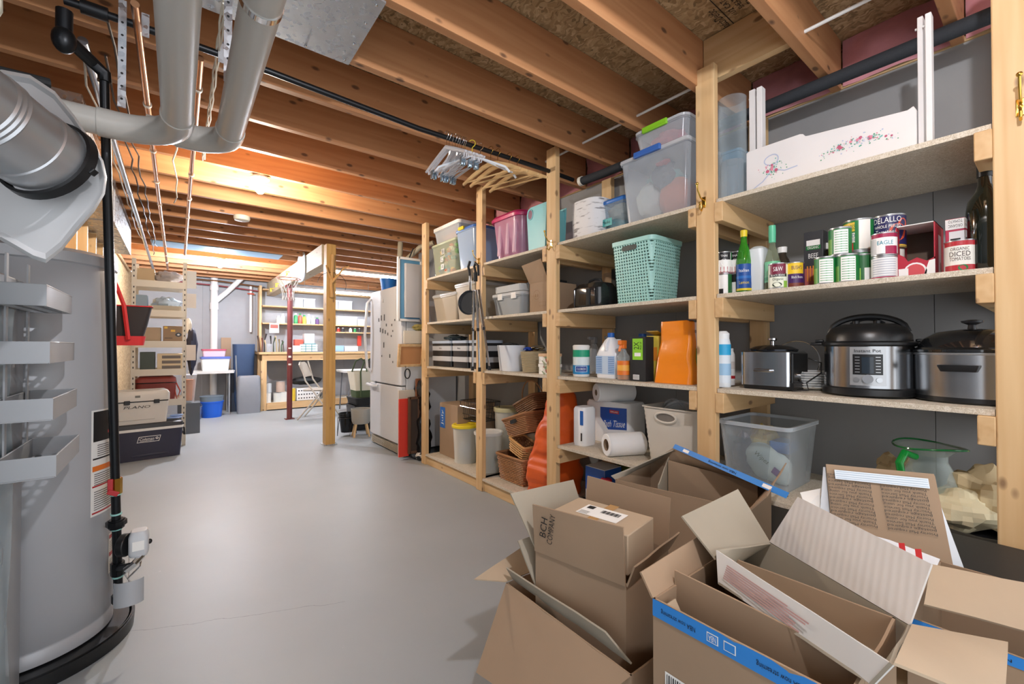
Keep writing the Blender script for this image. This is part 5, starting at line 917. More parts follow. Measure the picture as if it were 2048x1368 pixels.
# third shelf
y = (at(978, 700, X=1.99).y+at(1033, 700, X=1.99).y)/2; h = .20; t = thing('white_tub', 'plain white oval plastic tub', 'tub', (2.08, y, Z3+.001)); obj('body', M().loft([rrect(.15, .20, .07, 0, 8), rrect(.18, .245, .085, h, 8), rrect(.172, .237, .08, h, 8), rrect(.14, .19, .065, .01, 8)]), flat('DDE4EE', .35, name='tub_white'), t)
stuff_in('tool_bundle', 'dark tools sticking out of the white oval tub', (2.10, y+.04, Z3+h-.0), (.05, .08, .022), BLKM, 3, .5, 'tools')
def coil(r0, r1, h, n=14, seg=30, w=.007, sx=1, sy=1, bulge=0):
    m = M()
    for k in range(n):
        f = k/(n-1); r_ = r0+(r1-r0)*f+bulge*sin(pi*f); m.tube([(sx*r_*cos(2*pi*j/seg), sy*r_*sin(2*pi*j/seg), w+(h-2*w)*f) for j in range(seg)], h/n*.56, 6, closed=True)
    return m
JUTE = flat('A89A7C', .85, name='jute', bump=.8, bs=160)
y = at(1060, 700, X=2.05).y; t = thing('jute_basket', 'round coiled jute basket with bits and pieces on top', 'basket', (2.10, y, Z3+.001)); obj('coils', coil(.088, .105, .155), JUTE, t); obj('bottom', M().lathe([(.085, .002), (.085, .01)], 24), JUTE, t)
stuff_in('blue_wrap', 'blue foil item lying on the jute basket', (2.08, y+.05, Z3+.172), (.04, .035, .014), f_('2A4FB8', .2), 4, .4, 'wrap'); stuff_in('silver_tray', 'shiny silver dish leaning on the jute basket', (2.10, y-.03, Z3+.183), (.05, .06, .02), CHROME, 6, .2, 'dish')
FLW = chips('floral_print', ['F0EFEA', 'E6E4DC', 'F4F3EE', 'A34A42', 'F0EFEA', '6E8A5A', 'EDEBE4'], 34, (1, 1, 1), .6, .0)
yb_ = at(1086, 700, X=1.97).y
for k, (z, lb) in enumerate(((0, 'lower floral gift box at the post, smaller band'), (.072, 'upper floral gift box with a tan lid edge'))):
    t = thing('floral_gift_box', lb, 'gift box', (2.02, yb_-.0, Z3+.001+z)); obj('box', M().b2((-.05, -.075, 0), (.05, .042, .052)), FLW, t); obj('lid', M().b2((-.053, -.078, .05), (.053, .045, .07)), flat('D9B48E', .6, name='tan_lid') if k else FLW, t)
# bottom shelf: baskets and pails
WK = flat('A87850', .6, name='wicker', bump=.7, bs=120); WK2 = flat('B98A5E', .6, name='wicker_light', bump=.7, bs=120)
def wicker(name, label, loc, w, d, h, tp=.86, mat=WK, rz=0, rx=0, ry=0, rows=13, hole=True):
    t = thing(name, label, 'basket', loc, rz, None, rx, ry); m = M(); nst = 12
    for k in range(rows):
        f = k/(rows-1); s_ = tp+(1-tp)*f; P = rrect(d*s_, w*s_, .02, h*(f*.94+.03), 2); pts = []
        for i in range(len(P)):
            a = Vector(P[i]); b_ = Vector(P[(i+1) % len(P)]); n_ = max(1, int((b_-a).length/.016))
            for j in range(n_): pts.append(a+(b_-a)*j/n_)
        cx = [p+Vector((p.x, p.y, 0)).normalized()*(.0028 if (i+k) % 2 else -.0028) for i, p in enumerate(pts)]
        m.tube(cx, h/rows*.42, 5, closed=True)
    obj('weave', m, mat, t)
    m = M().loft([rrect(d*tp-.014, w*tp-.014, .02, .006), rrect(d-.014, w-.014, .02, h*.96)], True, False); obj('liner', m, flat('7A4E2C', .8, name='wicker_dark'), t)
    obj('rim', M().tube(rrect(d+.004, w+.004, .02, h*.985, 3), .010, 8, closed=True), mat, t)
    if hole: handle_slot(t, -d/2+.0-.006, 0, h*.74, .085, .03, BLKM)
    return t
yw = at(1018, 950, X=2.02).y
wicker('wicker_basket', 'deep rectangular brown wicker basket on the floor shelf', (2.15, yw-.0, Z5+.002), .34, .26, .20, rows=15, hole=False)
wicker('wicker_basket', 'rectangular wicker basket with a handle hole, tilted on top of the heap', (2.19, yw-.03, Z5+.36), .30, .24, .15, mat=WK, rx=-.32, rows=12)
t = wicker('chip_basket', 'pale woven splint basket lying on its side in the heap', (2.13, yw-.02, Z5+.215), .19, .15, .10, mat=flat('D0A066', .6, name='splint'), rx=.3, rows=6, hole=False)
t = wicker('striped_basket', 'dark striped basket with an arched handle at the top of the heap', (2.25, yw-.06, Z5+.53), .26, .22, .11, mat=flat('8A6444', .6, name='dark_splint'), rx=-.45, rows=8, hole=False)
obj('arched_handle', M().tube([(0, .13*cos(a), .10+.16*sin(a)) for a in [pi*k/14 for k in range(15)]], .006, 8), WK, t)
PAILC = clear((236, 236, 228), .6, .25, 'pail_plastic')
def pail(label, px, X_, z, r_, h, lid, mat=PAILC, inside=None, tpr=.86, labl=None, y=None):
    if y is None: y = at(px, 800, X=X_).y
    t = thing('plastic_pail', label, 'pail', (X_, y, z+.001)); obj('body', M().lathe([(r_*tpr, 0), (r_*(tpr+1)/2, h*.5), (r_, h*.94), (r_+.006, h*.94), (r_+.006, h*.97)]+([] if lid else [(r_-.003, h*.97), (r_*tpr-.003, .006)]), 40, c1=bool(lid)), mat, t)
    if lid: obj('lid', M().lathe([(r_+.010, h*.93), (r_+.012, h*.985), (r_+.006, h), (r_-.01, h), (r_-.02, h-.008)], 40), lid, t)
    if labl: m = M(); A = ang_to_cam(X_, y); cpatch(m, r_*(tpr+1)/2+.006, A-.5, A+.5, h*.3, h*.65, 0); obj('label', m, labl, t, smooth=False)
    if inside: stuff_in('pail_contents', 'blurred contents seen through the '+label, (X_, y, z+h*.32), (r_*.62, r_*.62, h*.24), inside, 3, .4, 'contents')
    return t
YL = f_('EED428', .45)
pail('tall pail with a bright yellow lid nearest the aisle', 893, 2.08, Z5, .112, .34, YL, inside=f_('8FA0B8'), y=3.36)
pail('open translucent pail with a white rim behind the hanging tongs', 957, 2.09, Z5, .115, .33, clear((240, 240, 238), .7, .3, 'white_lid'), inside=f_('5A7A70'), y=3.02-.05+.03)
pail('square-shouldered pail with yellow lid at the back of the floor shelf', 1000, 2.34, Z5, .12, .44, YL, y=2.76)
pail('yellow-lidded pail standing behind the wire basket', 975, 2.36, Z5, .11, .50, f_('C9C29A'), y=3.10)
# ================================================================== fourth bay
t, yc, w, h = sbin('toy_bin', 'clear round-cornered tub of colourful toys with an alphabet sticker', 'toy bin', 862, 911, 484, 1.99, Z1, .26, clear((225, 232, 215), .2, .15, 'toy_clear'), clear((215, 225, 195), .75, .25, 'toy_rim'), .86, .02)
rnd = random.Random(7); TC = [f_(c) for c in ('D8402C', 'E8A83A', '3A7FC8', '4FB0C8', 'E8E0D0', '6FB04A', 'E0602C')]
for k in range(34):
    a, b = rnd.uniform(-1, 1), rnd.uniform(-1, 1); s_ = rnd.uniform(.022, .036); o = obj('toy_block', M().box((0, 0, 0), (s_, s_*1.4, s_)), TC[k % 7], bev=.004)
    o.location = (1.99+.13-.07+a*.03, yc+b*w*.34, Z1+.03+(h-.07)*rnd.random()); o.rotation_euler = (rnd.random()*3, rnd.random()*3, 0); tag(o, 'colourful plastic toy inside the alphabet tub', 'toy', 'toys in the alphabet tub')
m = M()
for i, s_ in enumerate('BCA'): rect(m, (1.985, yc+(-.01, .01, .0)[i], Z1+h*(.72-.22*i)), NX, NY, .055, .05, 0); text(m, s_, (1.9845, yc+(-.01, .01, .0)[i], Z1+h*(.72-.22*i)), .034, .036, NX, NY, 1)
tag(obj('alphabet_sticker', m, [clear((240, 240, 240), .6, .3, 'sticker'), INK], smooth=False), 'alphabet block stickers on the toy tub front', 'sticker')
zb = Z1+h+.016; t = thing('clear_lidded_box', 'clear box with a white lid stacked on the toy tub', 'storage box', (2.16, yc-.02, zb)); obj('body', shell(M(), .30, w*1.0, .12, .92, .03, .003, lip=.005), BINC, t); obj('lid', M().loft([rrect(.32, w*1.06, .035, .118), rrect(.32, w*1.06, .035, .15), rrect(.28, w*.95, .03, .158)]), WHITE, t)
stuff_in('craft_supplies', 'orange and green craft supplies in the clear box under the joists', (2.12, yc-.02, zb+.05), (.08, w*.32, .035), f_('D88A4A'), 3, .5, 'craft supplies')
t, yc, w, h = sbin('blue_storage_tub', 'clear storage tub with a blue lid and yellow latch behind the hanging pan post', 'storage tub', 908, 950, 455, 1.985, Z1, .34, clear((190, 212, 238), .5, .15, 'blue_tub'), f_('3C6CB8', .35), .84, .025, r=.05)
obj('latch', M().box((-.176, .04, h-.0), (.02, .09, .03)), YEL, t, bev=.004)
for (L, C, yt, lb) in ((864, 912, 588, 'tan translucent tote with a clear lid at the far end'), (908, 950, 566, 'taller tan translucent tote beside the hanging pan')):
    t, yc, w, h = sbin('tan_tote', lb, 'tote', L, C, yt, 1.99, Z2, .36, GB, clear((205, 208, 212), .8, .25, 'tote_lid'), .86, .025)
    stuff_in('tote_contents', 'pinkish contents inside the '+lb, (2.12, yc, Z2+h*.3), (.09, w*.3, h*.2), f_('C08A80', .7), 5, .4, 'contents')
for k, (a, b) in enumerate(((862, 901), (902, 934), (935, 951))):
    y0, y1 = at(a, 700, X=1.99).y, at(b, 700, X=1.99).y; w = max(.165, y0-y1-.022); yc = (y0+y1)/2-(.03 if k == 2 else 0); h = .245
    t = thing('drawer_organizer', 'two-tier clear and black storage box, %s of the row of three' % ('leftmost', 'middle', 'rightmost')[k], 'storage box', (2.12, yc, Z3+.001), group='black tiered boxes')
    obj('body', M().loft([rrect(.24, w*.96, .02, 0), rrect(.25, w, .02, h*.9)]), flat('26282C', .3, name='smoky'), t); obj('lid', M().loft([rrect(.26, w+.006, .02, h*.9), rrect(.26, w+.006, .02, h)]), clear((200, 215, 235), .8, .2, 'lid_blue'), t)
    for z in (h*.22, h*.62): obj('clear_band', M().loft([rrect(.254, w+.003, .02, z), rrect(.254, w+.003, .02, z+.045)], False, False), flat('BFC2C6', .3, name='band'), t)
    if k < 2: obj('handwriting', text(M(), 'Baby', (-.129, 0, h*.62+.022), .05, .018, (0, -1, 0), NY, 0), INK, t)
stuff_in('knit_bundle', 'dark and teal bundle lying on the leftmost tiered box', (2.16, 3.68, Z3+.275), (.07, .16, .028), f_('39454A', .8), 4, .5, 'bundle')
# bottom shelf, fourth bay: cardboard, black bag, wire basket
t = thing('appliance_carton', 'tall brown carton with a blue printed side on the floor shelf', 'carton', (2.25, 3.60, Z5+.001)); carton(t, .42, .34, .50, CARD); m = M(); rect(m, (-.211, .11, .36), NX, NY, .10, .20, 0); text(m, 'July', (-.2118, .11, .36), .15, .05, (0, 0, 1), (0, 1, 0), 1); obj('print', m, [f_('2F6FC4'), WHT], t, smooth=False)
t = thing('garbage_bag', 'crumpled black plastic garbage bag hanging over boards at the end of the shelving', 'plastic bag', (2.0, 4.085, .001)); obj('bag', baggy(.14, .20, .80, 12, .05, .95), flat('0E0F11', .25, name='black_film', bump=.6, bs=16), t, ang=60)
t = thing('wire_basket', 'black wire basket stacked on the yellow pail lid', 'wire basket', (2.20, 3.30, Z5+.38)); m = M(); W_, D_, H_ = .26, .20, .17
for z in (0, .05, .11, H_): m.tube(rrect(D_+z*.3, W_+z*.3, .015, z, 2), .0022 if z not in (0, H_) else .0035, 5, closed=True)
for k in range(9): y = -W_/2+W_*k/8; m.tube([(-D_/2-.025, y*1.15, H_), (-D_/2, y, 0), (D_/2, y, 0), (D_/2+.025, y*1.15, H_)], .0018, 5)
for k in range(7): x = -D_/2+D_*k/6; m.tube([(x*1.15, -W_/2-.025, H_), (x, -W_/2, 0), (x, W_/2, 0), (x*1.15, W_/2+.025, H_)], .0018, 5)
obj('wires', m, BLK, t); obj('chrome_rail', M().tube([(-D_/2-.03, -W_/2, .12), (-D_/2-.03, W_/2, .12)], .003, 6), CHROME, t)
# ---------------------------------------------------------------- things hanging on the post
HP = PP[3]; px_ = XS-.05
p = at(945, 606, X=px_); t = thing('crepe_pan', 'round black non-stick pan hanging from the post hook', 'pan', (px_-.012, p.y, p.z)); r_ = .098
q = Matrix.Rotation(R(-90), 4, 'Y'); m = M(); m.mx = q; m.lathe([(r_*.84, 0), (r_*.9, .004), (r_, .018), (r_-.003, .019), (r_*.86, .006), (.02, .004)], 40); obj('bowl', m, flat('2B3036', .35, name='nonstick'), t)
t.rotation_euler = (0, 0, .55); t.location.x -= .012; obj('handle', M().box((0, -.004, r_+.085), (.010, .022, .17)), STEEL, t, bev=.004); obj('grip', M().tube([(0, 0, r_+.12), (-.006, .012, r_+.19), (0, .0, r_+.235)], .011, 8), BLKM, t)
xx = px_-.01
for k, (x0, y0, x1, y1, lb) in enumerate(((940, 640, 950, 741, 'silver camera tripod leg bundle, left leg'), (958, 640, 958, 742, 'middle'), (962, 630, 978, 738, 'right'))): pass
t = thing('tripod', 'folded silver tripod hanging upside down from the post hook', 'tripod', tuple(at(952, 560, X=xx))); o3 = t.location.copy()
for (x0, y0, x1, y1) in ((948, 560, 945, 738), (953, 560, 959, 740), (957, 560, 979, 737)):
    a = at(x0, y0+20, X=xx)-o3; b = at(x1, y1, X=xx-.01)-o3; mid = a+(b-a)*.5
    lg = obj('leg', M().cyl(a, mid, .0115, 10).cyl(mid, b, .0085, 10), STEEL, t); obj('rubber_foot', M().cyl(b-Vector((0, 0, -.02)), b-Vector((0, 0, .012)), .0125, 10), BLKM, lg); obj('leg_lock', M().cyl(mid-Vector((0, 0, .012)), mid+Vector((0, 0, .012)), .0115, 10), BLK, lg)
a = at(951, 545, X=xx)-o3; obj('head', M().cyl(a, a+Vector((0, 0, -.07)), .017, 10).tube([a, a+Vector((0, .02, .05)), a+Vector((0, 0, .075)), a+Vector((0, -.035, .05)), a+Vector((0, -.04, -.03))], .010, 8), BLKM, t)
# ================================================================== hangers on the rod
def hk(m, z0, r_=.019, wire=.0016):  # hook whose inside sits on the rod at the origin
    m.tube([(0, 0, -z0)]+[(0, r_*sin(a), r_*-cos(a)+.0) if False else (0, -r_*cos(a), r_*sin(a)) for a in [pi*1.35-(pi*1.3)*k/10 for k in range(11)]][::-1] if False else [(0, 0, -z0), (0, -.002, -r_*1.3)]+[(0, -r_*cos(a), r_*sin(a)) for a in [-.9+.42*k for k in range(9)]], wire, 6)
    return m
CLH = clear((235, 235, 240), .55, .08, 'clear_hanger')
def hang_at(px, py=None): return at(px, 300+(px-900)*.3, Y=2.06).x
def clear_hanger(x, lb, tilt, grp='clear skirt hangers', rz=0):
    t = thing('clip_hanger', lb, 'hanger', (x, 2.06, 2.312), rz, grp, 0, 0)
    obj('hook', hk(M(), .075), CHROME, t)
    P = [(0, .19, -.155), (0, .13, -.128), (0, .06, -.095), (0, 0, -.07), (0, -.06, -.095), (0, -.13, -.128), (0, -.19, -.155)]
    obj('arms', M().tube(P, [.006, .009, .010, .012, .010, .009, .006], 8), CLH, t)
    obj('bar', M().tube([(0, .17, -.15), (0, .165, -.175), (0, -.165, -.175), (0, -.17, -.15)], .0035, 6), CLH, t)
    for s_ in (-1, 1): obj('clip', M().box((0, s_*.13, -.185), (.010, .022, .045)).box((.006, s_*.13, -.17), (.004, .02, .03)), flat('9DB6C8', .15, .8, name='clip_metal'), t, bev=.002)
    return t
xs = [hang_at(v) for v in (893, 898, 905, 910, 915, 919, 923, 927, 930)]
h0 = None
for k, x in enumerate(xs):
    lb = 'clear plastic clip hanger with a wire hook in the tight bunch on the rod'
    h0 = h0 or clear_hanger(xs[0], lb, 0)
    if k: dup(h0, (x, 2.06, 2.312), rz=.16*sin(k*2.3))
h0.rotation_euler = (0, 0, .15)
WHG = flat('D8B27C', .5, name='hanger_wood')
def wood_hanger(x, lb, rz, mat=WHG, bar=True, grp='wooden hangers'):
    t = thing('wooden_hanger', lb, 'hanger', (x, 2.06, 2.312), rz, grp); obj('hook', hk(M(), .075), BRASS if mat is WHG else YEL, t)
    pr = [(0, -.07), (.06, -.082), (.14, -.115), (.215, -.155), (.21, -.17), (.13, -.137), (.05, -.107), (0, -.098)]; pr = pr+[(-y, z) for y, z in pr[-2:0:-1]]
    obj('arms', M().loft([[(-.006, y, z) for y, z in pr], [(.006, y, z) for y, z in pr]]), mat, t, bev=.003)
    if bar: obj('bar', M().tube([(0, .19, -.155), (0, -.19, -.155)], .005, 8), mat, t)
    return t
xw = [hang_at(v) for v in (981, 995, 1018, 1034)]; w0 = None
for k, x in enumerate(xw):
    if w0 is None: w0 = wood_hanger(x, 'wooden suit hanger with trouser bar towards the post end of the rod', .3)
    else: dup(w0, (x, 2.06, 2.312), rz=.3+.10*sin(k*3.1))
t = thing('white_hanger', 'white plastic tubular hanger between the clear and the wooden ones', 'hanger', (hang_at(944), 2.06, 2.312), .9); obj('hook', hk(M(), .07, .019, .0025), f_('D8C23A'), t); obj('arms', M().tube([(0, .21, -.16), (0, .19, -.135), (0, .09, -.10), (0, 0, -.07), (0, -.09, -.10), (0, -.19, -.135), (0, -.215, -.165)], .007, 8), flat('E8EEF4', .3, name='hanger_white'), t)
t = thing('white_hanger', 'white plastic hanger angled towards the shelving post', 'hanger', (hang_at(960), 2.06, 2.312), 1.15); obj('hook', hk(M(), .07, .019, .002), CHROME, t); obj('arms', M().tube([(0, .21, -.16), (0, .19, -.135), (0, .09, -.10), (0, 0, -.07), (0, -.09, -.10), (0, -.19, -.135), (0, -.215, -.165)], .007, 8), flat('E8EEF4', .3, name='hanger_white'), t)
# ================================================================== fridge and what leans on it
FW = flat('D3D6DA', .3, name='fridge_white', var=.02); FX, FY0, FY1 = 1.83, 4.235, 5.15; FZ = 1.80
t = thing('refrigerator', 'white bottom-freezer refrigerator dotted with small magnets', 'refrigerator', (FX+.36, (FY0+FY1)/2, 0)); hw = (FY1-FY0)/2
obj('cabinet', M().b2((-.29, -hw, .06), (.31, hw, FZ-.02)), flat('CDD0D4', .4, name='fridge_side'), t, bev=.006)
obj('upper_door', M().loft([[(-.36+(.012 if y in (-1, 1) else 0), y*hw, z) for y in (-1, -.8, .8, 1)]+[(-.295, hw, z), (-.295, -hw, z)] for z in (.745, FZ)]), FW, t, bev=.008)
obj('freezer_drawer', M().loft([[(-.36+(.012 if y in (-1, 1) else 0), y*hw, z) for y in (-1, -.8, .8, 1)]+[(-.295, hw, z), (-.295, -hw, z)] for z in (.13, .73)]), FW, t, bev=.008)
z1, z0 = at(735, 600, X=FX).z, at(735, 742, X=FX).z
obj('door_handle', M().tube([(-.36, hw-.05, z0), (-.40, hw-.04, z0+.05), (-.425, hw-.03, (z0+z1)/2), (-.40, hw-.04, z1-.05), (-.36, hw-.05, z1)], .016, 10), FW, t)
obj('drawer_handle', M().tube([(-.36, hw-.02, .715), (-.40, hw-.04, .71), (-.40, -.15+hw-.1, .70), (-.36, hw-.28, .70)], .015, 10), FW, t)
m = M(); m.b2((-.33, -hw, .015), (-.30, hw, .10))
for k in range(6): m.b2((-.338, -hw+.04, .025+.012*k), (-.328, hw-.04, .030+.012*k))
obj('toe_grille', m, f_('B5AE9E', .5), t)
rnd = random.Random(12); 
mk = [(758, 640, 8), (763, 636, 12), (769, 635, 14), (773, 650, 6), (761, 660, 10), (766, 662, 10), (771, 664, 8), (776, 668, 6), (768, 690, 12), (784, 650, 5), (786, 662, 4), (783, 672, 4), (764, 712, 4), (780, 712, 8), (786, 724, 4), (752, 764, 5), (790, 640, 4)]
mg0 = None
for px, py, hgt in mk:
    p = at(px, py, X=FX); o = mg0.copy() if mg0 else obj('fridge_magnet', M().box((0, 0, 0), (.005, .018, .05)), f_('3A3C40'), bev=.001)
    if mg0: COL.objects.link(o)
    mg0 = mg0 or o; o.location = (FX-.003, p.y, p.z); o.scale = (1, .6+.03*hgt, hgt/10); tag(o, 'small dark magnet on the white refrigerator door', 'magnet', 'fridge magnets')
obj('badge', M().cyl((-.362, .02, FZ-.13), (-.366, .02, FZ-.13), .02, 16), f_('C9C9C9'), t)
p = at(777, 580, Z=FZ); t = thing('bucket', 'bright blue plastic bucket standing on the refrigerator', 'bucket', (2.02, at(777, 570, X=2.02).y, FZ+.001)); obj('body', M().lathe([(.075, 0), (.098, .16), (.104, .16), (.104, .17), (.096, .17), (.073, .005)], 32), f_('1E6FC4', .35), t)
m = M().tube([(2.05, 4.75, 2.37), (2.03, 4.72, 2.2), (2.02, 4.70, 1.86)], .03, 12); tag(obj('tan_pipe', m, f_('B7AC94', .5)), 'tan pipe dropping from the joists into the blue bucket', 'pipe')
m = M().tube([(2.3, 4.4, 2.34), (2.2, 4.55, 2.3), (2.09, 4.72, 2.15)], .028, 12); tag(obj('tan_pipe', m, f_('B7AC94', .5)), 'tan branch pipe running right over the refrigerator', 'pipe')
m = M().tube([(2.12, 4.55, 2.28), (2.07, 4.62, 2.1), (2.06, 4.65, 1.9)], .008, 8); tag(obj('black_hose', m, BLK), 'thin black hose curving into the blue bucket', 'hose')
def board(name, label, cat, px0, px1, py0, py1, Y, mat, th=.02, lean=0, frame=None, inner=None, col2=None):
    a = at(px0, py1, Y=Y); b = at(px1, py0, Y=Y); x0, x1, z0, z1 = a.x, b.x, max(a.z, .002), b.z
    t = thing(name, label, cat, ((x0+x1)/2, Y, z0), 0, None, lean); w = x1-x0; h = z1-z0
    obj('panel', M().b2((-w/2, 0, 0), (w/2, th, h)), mat, t, bev=.002)
    if frame:
        m = M(); e = .025
        for s_ in (-1, 1): m.b2((s_*w/2-e/2, -.008, 0), (s_*w/2+e/2, th, h))
        m.b2((-w/2, -.008, 0), (w/2, th, e)).b2((-w/2, -.008, h-e), (w/2, th, h)); obj('frame', m, frame, t, bev=.002)
    return t, w, h
t, w, h = board('framed_picture', 'white framed board hung on the refrigerator side near its top', 'picture frame', 797, 842, 519, 642, 4.19, f_('5D93B8'), frame=WHITE)
obj('padded_panel', M().loft([rrect(w*.78, .03, .01, .04), rrect(w*.8, .04, .015, h*.4), rrect(w*.78, .03, .01, h*.5), rrect(w*.8, .04, .015, h*.9)]), flat('B9B9BC', .6, name='padded_grey'), t); LAST[0].location = (.03, -.02, 0)
t, w, h = board('cork_tray', 'wood-edged tray with a cork face tilted out beside the refrigerator', 'tray', 797, 843, 688, 734, 4.08, f_('C08A5A', .8), frame=PY, lean=.15)
t, w, h = board('small_box', 'open pale box of odds and ends above the cork tray', 'box', 808, 843, 662, 687, 4.15, f_('DDD6C6', .7))
stuff_in('odds_and_ends', 'yellowish odds and ends in the pale box above the cork tray', (2.02, 4.20, at(825, 655, Y=4.2).z), (.07, .03, .03), f_('A89A5A', .7), 4, .5, 'clutter')
t, w, h = board('beige_board', 'wide beige board standing behind the red one against the refrigerator', 'board', 797, 832, 779, 912, 4.18, f_('C9C1B2', .7))
t, w, h = board('red_board', 'flat red board leaning at the foot of the refrigerator', 'board', 798, 818, 797, 915, 4.10, f_('D2382A', .5))
t, w, h = board('picture_frame', 'dark wooden picture frame leaning beside the red board', 'picture frame', 819, 838, 793, 908, 4.06, f_('3F332C', .5), frame=f_('5A3E2C', .5))
t, w, h = board('picture_frame', 'narrow brown frame edge standing behind the dark frame', 'picture frame', 832, 842, 757, 858, 4.12, f_('8A5536', .5))
stuff_in('crumpled_paper', 'crumpled printed paper on the floor beside the red board', (1.96, 4.02, .045), (.05, .05, .04), f_('D9CFC4', .8), 6, .5, 'paper')
obj('strap_loop', M().tube([(2.0-.12+.03*cos(a), 4.17, at(800, 748, Y=4.17).z+.05*sin(a)) for a in [2*pi*k/16 for k in range(16)]], .006, 6, closed=True), BLKM); tag(bpy.data.objects['strap_loop'], 'black strap loop hanging on the refrigerator side', 'strap')
# ================================================================== wider far end
struct('wall_far_right', M().b2((3.7, 5.2, 0), (3.75, 9.42, 2.61)), WALLG); struct('wall_unseen_return', M().b2((2.57, 5.2, 0), (3.7, 5.25, 2.61)), WALLG)  # return wall is out of view, added to stop world light leaking in
# workbench
BN = thing('workbench', 'long tall pine workbench against the back wall under bright shop lights', 'workbench', (2.2, 9.1, 0))
obj('bench_top', M().b2((-1.05, -.31, 1.015), (1.3, .31, 1.055)), PX, BN, bev=.004); obj('apron', M().b2((-1.0, -.275, .90), (1.28, -.237, 1.015)), PX, BN)
for x in (-.97, .15, 1.2): obj('leg', M().b2((x-.045, -.275, 0), (x+.045, -.19, .90)), PZ, BN, bev=.003)
for x in (-.97, 1.2): obj('leg', M().b2((x-.045, .19, 0), (x+.045, .275, 1.015)), PZ, BN, bev=.003)
obj('bottom_shelf', M().b2((-.925, -.27, .10), (1.155, .27, .13)), PARTB, BN); obj('bottom_rail', M().b2((-.925, -.31, .02), (1.155, -.276, .14)), PX, BN)
WS = thing('wall_shelves', 'pine shelves stacked on the wall above the workbench', 'shelving', (2.2, 9.28, 0))
for z in (2.24, 1.93, 1.605): obj('shelf_board', M().b2((-.95, -.13, z-.022), (1.35, .13, z)), PX, WS)
obj('shelf_board', M().b2((.25, -.13, 1.44), (1.35, .13, 1.46)), PX, WS)
for x in (-.98, .2, 1.37): obj('upright', M().b2((x-.02, -.09, 1.056), (x+.02, .13, 2.30)), PZ, WS)
rnd = random.Random(21); cols = ['F2F2F0', 'F4F4F4', 'E6E6EA', 'D9E4DA', '2F8A4E', 'C9503A', 'E8C84A', 'DDE6F2', 'F2F2F2', '5A3C6C', 'EFEFEF', 'B8C8DC']
def far_bottle(px, X0, z, r_, h, c, cap, label, grp, Y=9.22):
    x = at(px, 640, Y=Y).x
    t = thing('supply_bottle', label, 'bottle', (x, Y, z+.0005), group=grp); obj('body', M().lathe([(r_, 0), (r_, h*.7), (r_*.5, h*.82), (r_*.5, h*.84)], 14), c, t); obj('cap', M().lathe([(r_*.6, h*.83), (r_*.6, h)], 12), cap, t)
for k in range(10):
    px = 557+k*8.6
    if 574 < px < 584: continue
    far_bottle(px, 0, 1.605, .034, rnd.uniform(.13, .22), f_(cols[k]), f_(rnd.choice(['F2F2F2', '2F8A4E', '3C3C44', 'E8E8E8'])), 'small shop bottle on the lowest long shelf left of the beam post', 'shop bottles left of the post')
for k in range(6):
    far_bottle(668+k*9+(6 if k > 2 else 0), 0, 1.461, .03, .09, f_(['1E7A4A', 'B8332A', '2E2E32', 'F2F2F2', '2F8A4E', '2E2E32'][k]), f_('F2F2F2'), 'short jar on the little shelf right of the beam post', 'jars right of the post')
def far_box(name, label, cat, px0, px1, z, h, mat, Y=9.24, d=.16, lid=None, grp=None):
    a, b = at(px0, 640, Y=Y-d/2).x, at(px1, 640, Y=Y-d/2).x; t = thing(name, label, cat, ((a+b)/2, Y, z+.0005), group=grp); w = b-a
    obj('body', M().b2((-w/2, -d/2, 0), (w/2, d/2, h)), mat, t, bev=.004)
    if lid: obj('lid', M().b2((-w/2-.006, -d/2-.006, h), (w/2+.006, d/2+.006, h+.018)), lid, t)
    return t
FB = clear((235, 240, 245), .6, .3, 'far_bin')
for (a, b, lb) in ((590, 606, 'small clear bin on the middle wall shelf beside the net'), (607, 630, 'wide white clear bin on the middle wall shelf left of the post'), (667, 676, 'narrow clear bin just right of the beam post'), (677, 704, 'wide clear bin on the middle wall shelf right of the post')): far_box('parts_bin', lb, 'bin', a, b, 1.93, .16, FB, lid=WHITE)
far_box('parts_bin', 'clear bin with green leaf picture right of the beam post', 'bin', 676, 714, 1.605, .16, flat('E9EFE6', .4, name='bin_leaf'), lid=WHITE)
far_box('white_box', 'white carton at the right end of the lower wall shelf', 'box', 716, 730, 1.605, .13, WHITE)
far_box('white_box', 'bright flat white box on the top wall shelf left of the post', 'box', 610, 636, 2.24, .05, WHITE); far_box('white_box', 'bright flat white box on the top wall shelf right of the post', 'box', 668, 716, 2.24, .05, WHITE)
ZB = 1.056
t = far_box('drawer_cabinet', 'teal small-parts drawer cabinet on the workbench', 'cabinet', 603, 632, ZB, .16, f_('3E7F86'), Y=9.12)
for i in range(3):
    for j in range(3): obj('drawer', M().box((-.11+.11*i, -.084, .03+.048*j), (.095, .01, .036)), f_('CFE4E2'), t)
far_box('white_organizer', 'white boxy organizer standing on the teal drawer cabinet', 'organizer', 609, 629, ZB+.162, .19, f_('E9ECEA'), Y=9.14)
far_box('red_kit_box', 'red and white kit box left of the white organizer', 'box', 590, 607, ZB+.12, .12, f_('D85040'), Y=9.12); far_box('tray', 'pale tray under the red kit box', 'tray', 584, 602, ZB, .119, f_('BCD0DA'), Y=9.12)
far_box('blue_case', 'light blue case on the workbench right of the post', 'case', 668, 688, ZB, .12, f_('8FB4DC'), Y=9.1); far_box('white_case', 'white case with a red lidded jar on the workbench', 'case', 690, 716, ZB, .11, WHITE, Y=9.1, lid=None)
far_box('red_tin', 'small red tin at the right end of the bench wall', 'tin', 716, 723, 1.17, .22, f_('C03A2A'), Y=9.3, d=.06)
